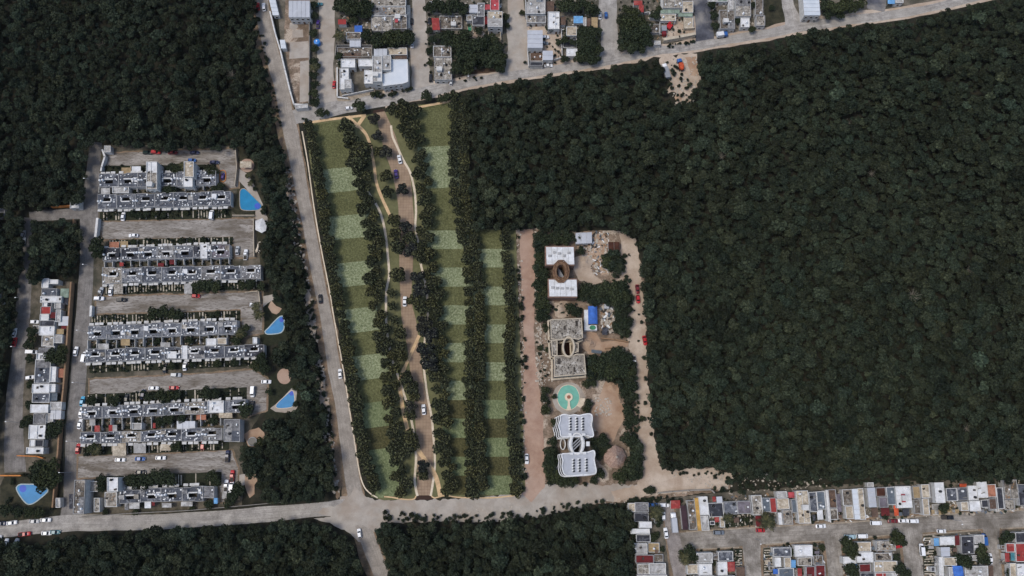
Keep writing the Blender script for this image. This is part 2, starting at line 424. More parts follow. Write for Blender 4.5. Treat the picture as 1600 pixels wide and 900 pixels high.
sheet('town_ground', 'town_soil', [(424, -80), (1640, -80), (1560, -10), (1480, 12), (1250, 50), (1100, 74), (960, 100), (700, 142), (470, 184), (455, 160), (440, 80)], .02)
sheet('estate_ground', 'soil', [(138, 226), (372, 228), (392, 262), (408, 300), (412, 400), (412, 470), (416, 540), (412, 640), (380, 690), (378, 790), (100, 818), (98, 700), (112, 560), (128, 400)], .02, 1.5)
sheet('estate_ground', 'soil', [(40, 440), (114, 440), (100, 600), (90, 715), (80, 800), (-40, 806), (-40, 700), (28, 600)], .02)
sheet('village_ground', 'town_soil', [(984, 786), (1100, 772), (1250, 760), (1420, 752), (1680, 742), (1680, 990), (984, 990)], .02)
sheet('building_site', 'site_ground', [(838, 358), (900, 362), (938, 360), (975, 362), (992, 380), (1008, 430), (1010, 560), (1016, 660), (1030, 735), (1060, 733), (1100, 728), (1145, 742), (1140, 765), (1060, 776), (985, 784), (900, 790), (830, 800), (832, 700), (830, 500)], .02, 2.0)
sheet('lawn', 'dry_grass', [(366, 226), (395, 228), (425, 262), (432, 340), (426, 420), (408, 424), (400, 352), (374, 340), (362, 330), (372, 290)], .03, 1.0)
sheet('lawn', 'yard_grass', [(408, 470), (440, 462), (452, 500), (450, 530), (412, 545), (404, 520)], .03, 1.0)
sheet('lawn', 'yard_grass', [(418, 590), (450, 572), (470, 600), (468, 650), (415, 655), (412, 620)], .03, 1.0)
sheet('lawn', 'dry_grass', [(8, 742), (80, 736), (92, 760), (88, 805), (40, 812), (0, 812), (0, 760)], .03, 1.0)
sheet('lawn', 'dry_grass', [(1193, -20), (1222, -20), (1229, 30), (1226, 42), (1195, 48)], .03, .6)
sheet('dirt_patch', 'bare_brown', [(722, 116), (745, 108), (775, 106), (788, 114), (775, 122), (740, 127), (715, 130)], .03, 1.5)

# main road and its neighbours
MAINR = [(403, -60, 22), (408, 0, 22), (415, 45, 22), (430, 100, 23), (439, 133, 22), (447, 178, 22), (453, 200, 23), (464, 258, 21), (472, 300, 20), (482, 350, 19), (491, 400, 19), (500, 450, 18),
         (504, 467, 18), (514, 520, 19), (523, 580, 20), (534, 631, 21), (541, 682, 22), (548, 733, 22), (557, 782, 24), (570, 830, 24), (597, 900, 25), (622, 970, 25)]
strip('road_shoulder', 'kerb_soil', [(x - 3, y, w + 12) for x, y, w in MAINR], .035, 4.0, 1)
strip('main_road', 'asphalt_pink', MAINR, .06, 1.2, 2)
TOPR = [(458, 183, 22), (500, 175, 24), (540, 166, 22), (600, 156, 20), (660, 145, 18), (720, 132, 15), (780, 121, 14), (850, 111, 13), (920, 100, 13), (960, 93, 14), (1020, 81, 13), (1080, 73, 13), (1140, 62, 13), (1200, 52, 14), (1250, 42, 16), (1330, 31, 14), (1400, 22, 13), (1470, 9, 12), (1540, -8, 12), (1620, -30, 12)]
strip('road_shoulder', 'sand', [(x, y, w + 8) for x, y, w in TOPR[3:]], .036, 5.0, 3)
strip('town_road', 'white_road', TOPR, .055, 1.5, 4)
strip('side_street', 'street_sand', [(508, -60, 26), (510, 0, 24), (510, 60, 26), (508, 110, 26), (510, 150, 34), (512, 168, 44)], .045, 2.0, 5)
strip('side_street', 'street_sand', [(652, -60, 20), (654, 0, 20), (654, 45, 26), (655, 80, 28), (658, 120, 30), (664, 145, 44)], .046, 2.0, 6)
strip('side_street', 'street_sand', [(806, -60, 22), (806, 0, 24), (808, 40, 32), (810, 80, 34), (806, 110, 48), (806, 118, 56)], .047, 2.0, 7)
strip('side_street', 'white_road', [(948, -60, 28), (949, 0, 28), (952, 50, 26), (953, 80, 30), (954, 92, 44)], .048, 1.5, 8)
strip('side_street', 'wet_asphalt', [(1094, -60, 26), (1096, 0, 26), (1100, 40, 26), (1102, 68, 30)], .049, 1.5, 9)
strip('side_street', 'white_road', [(1226, -60, 18), (1230, 0, 18), (1237, 25, 22), (1242, 44, 34)], .05, 1.5, 10)
strip('side_street', 'wet_asphalt', [(1370, -60, 30), (1370, 0, 30), (1368, 16, 28)], .051, 1.0, 11)
sheet('sandy_yard', 'sand', [(1246, -40), (1282, -40), (1284, 28), (1262, 38), (1250, 30)], .04, 1.0)
sheet('sandy_yard', 'sand', [(1028, 20), (1086, 25), (1088, 52), (1080, 62), (1036, 64), (1030, 40)], .04, 1.0)
sheet('sandy_yard', 'site_ground', [(447, -30), (484, -30), (484, 160), (462, 164), (452, 120), (444, 60)], .03, 1.0)
sheet('concrete_slab', 'street_sand', [(453, 36), (463, 34), (466, 42), (460, 48), (452, 44)], .05, .5)
sheet('concrete_slab', 'street_sand', [(457, 48), (473, 46), (474, 58), (456, 59)], .05, .5)
sheet('concrete_slab', 'street_sand', [(453, 66), (482, 64), (483, 90), (452, 92)], .05, .7)
sheet('concrete_slab', 'street_sand', [(469, 96), (483, 94), (483, 158), (468, 160)], .05, .3)
sheet('sandy_yard', 'sand', [(848, 36), (876, 40), (878, 98), (848, 100), (820, 108), (820, 36)], .04, 1.0)
sheet('clearing', 'sand', [(1030, 92), (1060, 86), (1090, 84), (1088, 105), (1096, 120), (1085, 140), (1083, 160), (1068, 170), (1056, 162), (1062, 146), (1040, 142), (1048, 128), (1038, 112)], .03, 6.0)
sheet('clearing', 'rust_soil', [(1070, 90), (1088, 88), (1092, 118), (1080, 118), (1076, 104)], .034, 2.0)
sheet('pavement', 'beige_pave' if 'beige_pave' in MATS else 'kerb', [(524, 106), (531, 106), (534, 148), (586, 140), (586, 146), (545, 158), (528, 158), (524, 150)], .09, .3)
sheet('rubble_ground', 'sand', [(444, 262), (452, 260), (458, 300), (464, 330), (455, 330), (446, 300)], .03, 3.0)
sheet('rubble_ground', 'sand', [(476, 452), (490, 452), (496, 500), (490, 540), (480, 500)], .03, 4.0)
sheet('rubble_ground', 'sand', [(490, 562), (508, 560), (518, 620), (514, 652), (500, 630)], .03, 4.0)
sheet('rubble_ground', 'kerb_soil', [(515, 680), (528, 690), (535, 750), (528, 780), (516, 760)], .03, 3.0)
sheet('rubble_ground', 'kerb_soil', [(398, 30), (408, 60), (416, 100), (424, 130), (410, 100), (396, 60)], .03, 4.0)
sheet('junction', 'street_sand', [(532, 778), (552, 770), (566, 778), (590, 781), (700, 780), (822, 770), (850, 756), (1010, 758), (1140, 738), (1148, 752), (1120, 764), (1020, 772), (930, 788), (840, 808), (760, 816), (650, 815), (600, 818), (588, 830), (560, 818), (530, 806)], .04, 4.0)
sheet('junction', 'street_sand', [(488, 800), (530, 788), (545, 776), (556, 760), (572, 778), (604, 785), (640, 795), (604, 806), (592, 814), (586, 832), (568, 822), (552, 822), (535, 812)], .064, 3.0)
sheet('junction', 'street_sand', [(490, 810), (530, 806), (556, 816), (575, 850), (560, 846), (545, 832), (515, 817)], .042, 2.0)
sheet('junction', 'sand', [(998, 700), (1022, 690), (1034, 734), (1100, 729), (1150, 742), (1132, 762), (1020, 774), (960, 784), (955, 768), (996, 758)], .0455, 4.0)
sheet('road_verge', 'site_ground', [(806, 360), (840, 356), (844, 420), (842, 500), (846, 560), (856, 640), (858, 760), (830, 790), (812, 772), (816, 700), (814, 600), (813, 520), (808, 440)], .038, 4.0)
sheet('dirt_road', 'pink_dirt', [(812, 358), (832, 358), (836, 420), (834, 500), (836, 560), (848, 640), (852, 760), (830, 785), (816, 772), (820, 700), (818, 600), (818, 520), (814, 440)], .044, 1.5)
sheet('dirt_road', 'sand', [(968, 362), (994, 372), (1006, 440), (1009, 520), (1013, 600), (1024, 690), (1032, 740), (998, 760), (998, 680), (990, 600), (980, 520), (972, 440)], .044, 4.5)
sheet('excavated_soil', 'rust_soil', [(912, 540), (918, 518), (932, 520), (940, 535), (960, 532), (982, 535), (980, 542), (930, 552), (920, 556)], .05, 1.5)
sheet('excavated_soil', 'rust_soil', [(924, 640), (940, 612), (944, 598), (952, 592), (966, 594), (968, 630), (985, 640), (968, 668), (958, 690), (944, 684), (928, 668)], .05, 2.0)
sheet('excavated_soil', 'sand', [(899, 402), (915, 398), (925, 408), (924, 425), (942, 440), (920, 448), (903, 436), (896, 420)], .052, 1.5)
sheet('excavated_soil', 'rust_soil', [(900, 365), (945, 362), (950, 400), (958, 425), (940, 430), (925, 405), (905, 398)], .045, 2.0)
strip('estate_road', 'white_road', [(-80, 832, 24), (0, 828, 24), (60, 822, 24), (120, 817, 26), (230, 816, 24), (350, 809, 24), (420, 803, 24), (500, 796, 22), (545, 792, 26)], .05, 1.5, 20)
strip('estate_road', 'estate_road', [(150, 222, 18), (146, 260, 20), (142, 300, 24), (139, 335, 28), (136, 380, 22), (135, 420, 22), (131, 480, 23), (126, 540, 24), (122, 600, 24), (116, 660, 24), (113, 720, 24), (110, 780, 22), (110, 808, 34)], .046, 1.0, 21)
strip('estate_road', 'estate_road', [(44, 340, 12), (42, 380, 14), (40, 420, 18), (37, 470, 22), (31, 540, 23), (23, 620, 26), (22, 680, 30), (24, 738, 34)], .046, 1.2, 22)
strip('estate_road', 'estate_road', [(46, 339, 16), (80, 336, 16), (134, 333, 18)], .05, 1.0, 23)
for P in ([(168, 242), (200, 238), (370, 233), (372, 292), (360, 294), (346, 280), (342, 258), (180, 259), (166, 264)], [(156, 347), (300, 344), (396, 342), (398, 402), (368, 402), (364, 370), (160, 374)],
          [(150, 464), (300, 460), (408, 456), (410, 520), (380, 525), (376, 483), (300, 486), (150, 490)], [(140, 593), (300, 586), (395, 578), (418, 592), (416, 640), (390, 650), (384, 606), (260, 612), (140, 618)],
          [(122, 713), (250, 710), (362, 704), (372, 735), (372, 780), (346, 784), (340, 738), (230, 742), (122, 747)]):
    sheet('lane_verge', 'kerb_soil', inset(ccw(P), -2.6), .05, 2.0)
    sheet('estate_lane', 'lane', P, .056, 1.5)
# village streets
for i_, P in enumerate(([(1052, 846, 32), (1130, 842, 34), (1300, 830, 35), (1500, 815, 33), (1690, 806, 32)], [(1044, 792, 22), (1056, 862, 28), (1070, 960, 30)], [(1174, 846, 36), (1177, 900, 33), (1180, 960, 32)], [(1300, 834, 34), (1306, 900, 31), (1310, 960, 30)], [(1424, 824, 42), (1429, 900, 37), (1432, 960, 36)], [(1548, 816, 36), (1556, 900, 27), (1560, 960, 26)])):
    strip('street_verge', 'kerb_soil', P, .03 + .002 * i_, 2.5, 50 + i_, k=12)
strip('village_street', 'old_pavement', [(1052, 846, 26), (1130, 842, 27), (1200, 836, 27), (1300, 830, 28), (1400, 822, 27), (1500, 815, 26), (1600, 811, 25), (1690, 806, 25)], .05, 1.0, 30)
strip('village_street', 'asphalt', [(1044, 792, 16), (1050, 830, 20), (1056, 862, 22), (1064, 900, 24), (1070, 960, 24)], .055, 1.0, 31)
strip('village_street', 'old_pavement', [(1174, 846, 30), (1175, 870, 26), (1177, 900, 26), (1180, 960, 26)], .055, 1.0, 32)
strip('village_street', 'old_pavement', [(1300, 834, 28), (1303, 865, 24), (1306, 900, 24), (1310, 960, 24)], .056, 1.0, 33)
strip('village_street', 'old_pavement', [(1424, 824, 36), (1426, 860, 30), (1429, 900, 30), (1432, 960, 30)], .056, 1.0, 34)
strip('village_street', 'old_pavement', [(1548, 816, 30), (1551, 850, 20), (1556, 900, 20), (1560, 960, 20)], .056, 1.0, 35)
strip('kerb', 'kerb', [(1072, 831), (1200, 823), (1330, 816), (1470, 804), (1600, 797)], .1, .3, 36, wd=2.2)
for P in ([(1092, 858), (1155, 855)], [(1196, 851), (1282, 845)], [(1318, 842), (1395, 836)], [(1442, 836), (1528, 828)], [(1564, 826), (1640, 822)]):
    strip('kerb', 'kerb', P, .1, .3, 37, wd=2.0)

# ---- park
park = sheet('park_ground', 'lawn_olive', [(478, 192), (560, 181), (640, 170), (732, 156), (735, 357), (806, 360), (821, 768), (760, 776), (690, 776), (600, 782), (580, 776), (568, 700), (545, 590), (520, 450), (500, 340), (484, 250)], .06)
def panels(rows, dark_first):
    for i in range(len(rows) - 1):
        (a, b), (c, d) = rows[i], rows[i + 1]
        low = a[1] > 610
        sheet('lawn_panel', ('lawn_brown' if low else 'lawn_dark') if (i % 2 == 0) == dark_first else ('lawn_green' if low else 'lawn_light'), [a, b, d, c], .075 + .004 * (i % 2), .5, 60 + i, parent=park, step=3.0)
def line_x(P, y): 
    for (x0, y0), (x1, y1) in zip(P[:-1], P[1:]):
        if y0 <= y <= y1: return x0 + (x1 - x0) * (y - y0) / (y1 - y0)
    return P[0][0] if y < P[0][1] else P[-1][0]
RA = [(484, 196), (490, 232), (497, 270), (505, 325), (515, 395), (527, 465), (540, 535), (553, 615), (564, 685), (578, 740), (588, 776)]
RB = [(545, 190), (556, 225), (566, 265), (572, 300), (580, 340), (588, 380), (588, 430), (592, 480), (602, 530), (612, 580), (616, 620), (618, 660), (622, 700), (630, 755), (636, 774)]
RC = [(634, 162), (644, 195), (655, 245), (663, 290), (667, 330), (662, 365), (668, 410), (678, 450), (682, 500), (690, 545), (688, 600), (690, 640), (692, 690), (702, 735), (704, 774)]
RD = [(716, 150), (717, 250), (722, 330), (735, 380), (740, 450), (742, 560), (741, 650), (746, 774)]
RE = [(790, 358), (792, 420), (798, 480), (796, 560), (800, 640), (806, 774)]
ys = [192, 263, 300, 337, 373, 410, 447, 482, 519, 555, 593, 629, 668, 702, 776]
panels([((line_x(RA, y), y + 3), (line_x(RB, y) - 4, y - 4)) for y in ys], True)
ys = [164, 230, 295, 360, 389, 418, 448, 477, 507, 536, 566, 595, 625, 654, 684, 713.5, 743, 773]
panels([((line_x(RC, y), y), (line_x(RD, y), y - 3 if y < 300 else y)) for y in ys], True)
ys = ys[3:]
panels([((line_x(RD, y), y), (line_x(RE, y), y)) for y in ys], True)
LE = [(587, 176), (594, 210), (602, 240), (610, 262), (617, 290), (622, 320), (623, 345), (624, 380), (624, 420), (626, 470), (628, 500), (636, 540), (641, 580), (646, 610), (648, 640), (650, 680), (652, 720), (651, 775)]
RI = [(601, 174), (617, 210), (627, 240), (637, 262), (643, 290), (645, 320), (647, 345), (646, 380), (645, 420), (643, 470), (650, 500), (655, 540), (660, 580), (664, 610), (671, 640), (676, 680), (677, 720), (673, 775)]
sheet('park_drive', 'paver', [tuple(q) for q in smooth_line(LE, 3)] + [tuple(q) for q in smooth_line(RI, 3)][::-1], .085)
sheet('drive_entrance', 'ramp_dark', [(582, 177), (600, 174), (600, 170), (584, 172)], .095)
sheet('drive_entrance', 'ramp_dark', [(650, 774), (674, 774), (676, 781), (648, 781)], .095)
def path(mat, P, w): strip('park_path', mat, P, path.z, .25, 40, wd=w); path.z += .004
path.z = .1
path('path_white', [(611, 196), (613, 212), (620, 228), (630, 250), (641, 270), (648, 300), (650, 330), (649, 356), (655, 385), (657, 410), (664, 440), (668, 470), (668, 500), (664, 530), (661, 560), (664, 590), (668, 620), (674, 650), (677, 680), (679, 705), (679, 735), (673, 775)], 3.4)
path('path_white', [(559, 262), (567, 285), (580, 308), (591, 325), (598, 345), (603, 370), (606, 400), (608, 430), (604, 452), (603, 480), (604, 510), (608, 540), (614, 565), (621, 585), (630, 612), (640, 645), (647, 680), (650, 715), (648, 750), (652, 775)], 3.6)
path('path_tan', [(544, 182), (556, 193), (570, 207), (577, 222), (581, 240), (585, 262), (588, 285), (597, 310), (611, 340)], 4.6)
path('path_tan', [(570, 180), (557, 199)], 5.5)
path('path_tan', [(474, 193), (520, 186), (572, 180)], 3.6)
path('path_tan', [(640, 170), (705, 158)], 3.6)
path('path_tan', [(655, 524), (632, 575)], 4.8)
path('path_tan', [(632, 575), (625, 598), (628, 630), (634, 660), (642, 690)], 6.0)
path('path_tan', [(651, 700), (665, 720), (681, 745), (688, 775)], 7.0)
path('path_tan', [(600, 776), (612, 777), (630, 780), (646, 780), (650, 775)], 2.0)
path('path_tan', [(674, 775), (680, 778), (696, 774), (715, 777), (760, 778), (790, 776), (815, 772)], 2.0)
path('path_white', [(472, 205), (481, 255), (490, 320), (502, 390), (514, 450), (524, 510), (536, 575), (546, 640), (554, 690), (562, 740), (572, 765), (590, 778)], 1.8)

# ---- front gardens with concrete driveway strips
def garden(x0, y0, x1, y1, dep0, dep1, fill, seed, first=0.0):
    """band from (x0,y0) to (x1,y1) (its north edge), depth dep; pale strips run north-south"""
    r = random.Random(seed)
    P = [(x0, y0), (x1, y1), (x1, y1 + dep1), (x0, y0 + dep0)]
    o = sheet('front_garden', 'yard_grass', P, .062, .6, seed)
    x = x0 + 2 + first
    proto = None
    while x < x1 - 2:
        t = (x - x0) / (x1 - x0); y = y0 + (y1 - y0) * t; d = dep0 + (dep1 - dep0) * t
        if r.random() < fill:
            w = r.choice([1.4, 1.6, 1.8, 2.2]); a = r.uniform(0.02, .12); b = r.uniform(.8, .98)
            q = [G(x - w / 2, y + d * a), G(x + w / 2, y + d * a), G(x + w / 2 + .2, y + d * b), G(x - w / 2 + .2, y + d * b)]
            MB().prism(ccw([(p.x, p.y) for p in q]), .05, .1).obj('driveway_strip', 'strip', o)
        x += r.choice([4.2, 4.4, 4.6, 5.5])
    return o
garden(160, 259, 338, 257, 13, 12, .25, 1)
garden(156, 331, 362, 327, 14, 14, .55, 2)
garden(170, 375, 364, 370, 13, 12, .7, 3)
garden(164, 446, 404, 437, 15, 14, .8, 4)
garden(142, 493, 376, 485, 15, 15, .85, 5)
garden(140, 567, 398, 556, 16, 16, .6, 6)
garden(136, 616, 386, 605, 20, 18, .4, 7)
garden(130, 694, 358, 688, 18, 15, .6, 8)
garden(150, 745, 346, 737, 22, 22, .2, 9)
# ------------------------------------------------------------------ houses
TANK = MB().cyl((0, 0), .52, 0, .95, 12).cyl((0, 0), .52, .95, 1.2, 12, .2)
TANKM = {k: TANK.mesh('water_tank', 'tank_' + k, True) for k in ('white', 'black', 'blue')}
ACM = MB().box(-.45, -.2, 0, .45, .2, .6).mesh('air_conditioner', 'machine_white')
ACM2 = MB().box(-.3, -.3, 0, .3, .3, .45).mesh('roof_vent', 'machine_white')
CRATE = MB().box(-.5, -.35, 0, .5, .35, .35).mesh('crate', 'wall_dark'); CRATE2 = MB().box(-.8, -.12, 0, .8, .12, .4).mesh('block_row', 'wall_block')
STAIRM = {}
def stairbox(mat):
    if mat not in STAIRM: STAIRM[mat] = MB().box(-1.2, -1.0, 0, 1.2, 1.0, 1.9).box(-1.3, -1.1, 1.9, 1.3, 1.1, 2.05).mesh('stair_box', mat)
    return STAIRM[mat]
COLWORD = dict(slate='slate grey', slate2='pale slate', dark='dark grey', grey='grey', lgrey='light grey', white='white', dirty='stained concrete', rubble='debris strewn', beige='beige', tan='tan',
               red='red', pink='pink red', dred='dark red', maroon='maroon', brown='brown', rust='rusty brown', orange='orange', terracotta='terracotta', blue='bright blue', lblue='light blue', teal='teal',
               green='green', palegreen='pale green', yellow='ochre', lavender='grey lilac', bluegrey='blue grey', metal='silver metal', metalblue='pale blue metal')
def localpoly(pts, h):
    W = [G(x, y, h) for x, y in pts]
    c = Vector((sum(p.x for p in W) / len(W), sum(p.y for p in W) / len(W), 0))
    return c, ccw([(p.x - c.x, p.y - c.y) for p in W])
def area(P): return abs(sum(P[i][0] * P[(i + 1) % len(P)][1] - P[(i + 1) % len(P)][0] * P[i][1] for i in range(len(P)))) / 2
def rand_in(P, r, m=.8):
    Q = inset(P, m)
    xs = [p[0] for p in Q]; ys = [p[1] for p in Q]
    for _ in range(40):
        x = r.uniform(min(xs), max(xs)); y = r.uniform(min(ys), max(ys))
        if inpoly(x, y, Q): return x, y
    return 0, 0
def facade(root, P, h, r, wins=True):
    """windows and a door set into the wall facing south"""
    best = None
    for i in range(len(P)):
        a, b = Vector(P[i]), Vector(P[(i + 1) % len(P)]); d = b - a
        if d.length < 2.6: continue
        n = Vector((d.y, -d.x)).normalized()
        if n.y < -.8 and (best is None or d.length > best[2].length): best = (a, b, d, n)
    if not best: return
    a, b, d, n = best; ang = math.atan2(d.y, d.x); k = max(1, min(4, int(d.length / 2.4)))
    dr = r.randrange(k) if k > 1 else -1
    for s in range(max(1, int(h / 2.9))):
        for i in range(k):
            p = a + d * ((i + .5) / k)
            isd = (i == dr and s == 0)
            mb = MB(); zz = s * 2.8
            if isd: mb.obox((0, 0), .95, .1, .02, 2.05, ang).obj('door', 'door_brown', root, (p.x + n.x * .03, p.y + n.y * .03, 0))
            else:
                w = mb.obox((0, 0), 1.35, .1, zz + .9, zz + 2.15, ang).obj('window', 'parapet_w', root, (p.x + n.x * .03, p.y + n.y * .03, 0))
                MB().obox((0, 0), 1.15, .06, zz + 1.0, zz + 2.05, ang).obj('pane', 'window_dark', w, (n.x * .04, n.y * .04, 0))
HC_N = [0]
def house(pts, h, roof, zone, wall='wall_white', name='house', base=None, cat='house', clutter=1.0, par=None, key=None, axis='left', group=None, ltext=None):
    HC_N[0] += 1; r = random.Random(HC_N[0] * 17 + 3)
    c, P = localpoly(pts, h); A = area(P)
    root = empty(name, c)
    ismetal = roof in ('metal', 'metalblue') or name in ('canopy', 'tarp')
    if name in ('canopy', 'tarp', 'carport'):
        for p in inset(P, .25):
            MB().box(p[0] - .06, p[1] - .06, 0, p[0] + .06, p[1] + .06, h - .02).obj('post', 'metal_grey', root)
        mb = MB().prism(P, h, h + .1); n = len(P); mb.f.append(tuple(range(n - 1, -1, -1)))
        mb.obj('roof', 'roof_' + roof, root)
    elif ismetal and len(P) == 4:
        MB().prism(inset(P, .12), 0, h - .15, top=True).obj('walls', wall, root)
        # sheets laid side by side
        p = [Vector(q) for q in P]
        e = (p[1] - p[0]).length
        if (p[2] - p[1]).length > e: p = p[1:] + p[:1]; e = (p[1] - p[0]).length
        n = max(2, int(e / 2.0))
        for i in range(n):
            a0, a1 = p[0].lerp(p[1], (i + .03) / n), p[0].lerp(p[1], (i + .97) / n)
            b0, b1 = p[3].lerp(p[2], (i + .03) / n), p[3].lerp(p[2], (i + .97) / n)
            dz = r.uniform(0, .05)
            MB().prism([a0, a1, b1, b0], h - .1 + dz, h + dz).obj('roof_sheet', 'roof_' + roof, root)
    elif name == 'shed' and not (roof in ('lgrey', 'white', 'beige', 'dirty', 'rubble', 'dark') and base is None) and base is None:
        MB().prism(inset(P, .2), 0, h - .12).obj('walls', wall, root)
        p = [Vector(q) for q in P]; k = max(1, int((p[1] - p[0]).length / 2.4))
        for i in range(k):
            q = [p[0].lerp(p[1], (i + .02) / k), p[0].lerp(p[1], (i + .98) / k), p[3].lerp(p[2], (i + .98) / k), p[3].lerp(p[2], (i + .02) / k)]
            MB().prism(q, h - .1, h + .04 * (i % 2)).obj('roof_sheet', 'roof_' + roof, root)
    else:
        MB().prism(P, 0, h - .02, top=False).obj('walls', wall, root)
        MB().prism(inset(P, .1), h - .2, h - .05, sides=False).obj('roof', 'roof_' + roof, root)
        par = par or ('parapet_w' if roof in ('white', 'lgrey', 'beige') or r.random() < .4 else 'parapet')
        ph = r.choice([.2, .3, .45])
        MB().ring(P, inset(P, .2), h - .3, h + ph).obj('parapet', par, root)
        z = h - .05
        if clutter > 0 and len(P) == 4 and A > 38 and r.random() < .7:
            q = [Vector(v) for v in inset(P, .22)]
            if (q[2] - q[1]).length > (q[1] - q[0]).length: q = q[1:] + q[:1]
            t = r.uniform(.3, .7); sec = r.choice([[q[0], q[0].lerp(q[1], t), q[3].lerp(q[2], t), q[3]], [q[0].lerp(q[1], t), q[1], q[2], q[3].lerp(q[2], t)], [q[0], q[0].lerp(q[1], t), q[0].lerp(q[1], t).lerp(q[3].lerp(q[2], t), .5), q[0].lerp(q[3], .5)]])
            alt = {'white': ['lgrey', 'white', 'dirty'], 'lgrey': ['dirty', 'grey', 'white'], 'beige': ['dirty', 'lgrey', 'tan'], 'dirty': ['lgrey', 'rubble', 'grey'], 'rubble': ['dirty', 'brown', 'grey'], 'slate': ['grey', 'slate2', 'dark'], 'dark': ['slate', 'grey'], 'grey': ['lgrey', 'slate', 'dirty']}.get(roof, ['grey', 'dirty', 'lgrey'])
            MB().prism(sec, z - .1, z + r.choice([.06, .12, .5])).obj('roof_section', 'roof_' + r.choice(alt), root)
        if clutter > 0 and A > 18:
            for _ in range(min(3, int(A / 45) + (r.random() < .6))):
                x, y = rand_in(P, r, .9); link('water_tank', TANKM[r.choice(['white', 'white', 'black', 'black'])], root, (x, y, z))
            for _ in range(int(clutter * A / 16 * r.uniform(.5, 1.3))):
                x, y = rand_in(P, r, .6); o = link('air_conditioner', r.choice([ACM, ACM2, CRATE, CRATE2]), root, (x, y, z)); o.rotation_euler.z = r.choice([0, 1.57, .3])
            if A > 55 and r.random() < .55:
                x, y = rand_in(P, r, 1.6); o = link('stair_box', stairbox(wall), root, (x, y, z))
            if A > 40 and r.random() < .6:
                q = [Vector(v) for v in P]; t = r.uniform(.35, .65)
                a, b = q[0].lerp(q[1], t), q[3].lerp(q[2], t) if len(q) > 3 else q[2]
                d = b - a; m = (a + b) / 2
                MB().obox((0, 0), d.length - .5, .16, z, z + .3, math.atan2(d.y, d.x)).obj('roof_kerb', par, root, (m.x, m.y, 0))
        if roof in ('dirty', 'rubble', 'brown'):
            mb = MB()
            for _ in range(int(A / 4)):
                x, y = rand_in(P, r, .4); s = r.uniform(.2, .7)
                mb.obox((x, y), s, s * r.uniform(.3, 1), z, z + r.uniform(.1, .5), r.uniform(0, 3))
            if mb.v: tag(mb.obj('debris', r.choice(['wall_block', 'wall_brown', 'roof_lgrey', 'wall_dark']), root), kind='stuff')
    if name in ('house', 'warehouse', 'shed') and h > 2.3 and A > 14: facade(root, P, h, r)
    b = base or ('%s roofed %s' % (COLWORD[roof], name.replace('_', ' ')))
    cx = sum(p[0] for p in pts) / len(pts); cy = sum(p[1] for p in pts) / len(pts)
    if ltext: tag(root, ltext, cat, group)
    else: later(root, b, zone, cat, cx if axis == 'left' else cy, axis, group)
    return root
def R(x0, y0, x1, y1, kx=0.0, ky=0.0):
    return [(x0, y0), (x1, y0 + ky * (x1 - x0)), (x1 + kx * (y1 - y0), y1 + ky * (x1 - x0)), (x0 + kx * (y1 - y0), y1)]
def block(zone, rows, kx=0.0, ky=0.0, group=None, axis='left'):
    for e in rows:
        x0, y0, x1, y1, h, roof = e[:6]; kw = dict(e[6]) if len(e) > 6 else {}
        nm = kw.pop('n', None); k_x = kw.pop('kx', kx); k_y = kw.pop('ky', ky)
        a = (x1 - x0) * (y1 - y0)
        if nm is None: nm = 'house' if a > 190 else 'shed'
        cat = {'house': 'house', 'shed': 'shed', 'canopy': 'canopy', 'tarp': 'tarp', 'warehouse': 'warehouse', 'carport': 'carport'}[nm]
        house(R(x0, y0, x1, y1, k_x, k_y), h, roof, zone, name=nm, cat=cat, axis=axis, group=group, **kw)

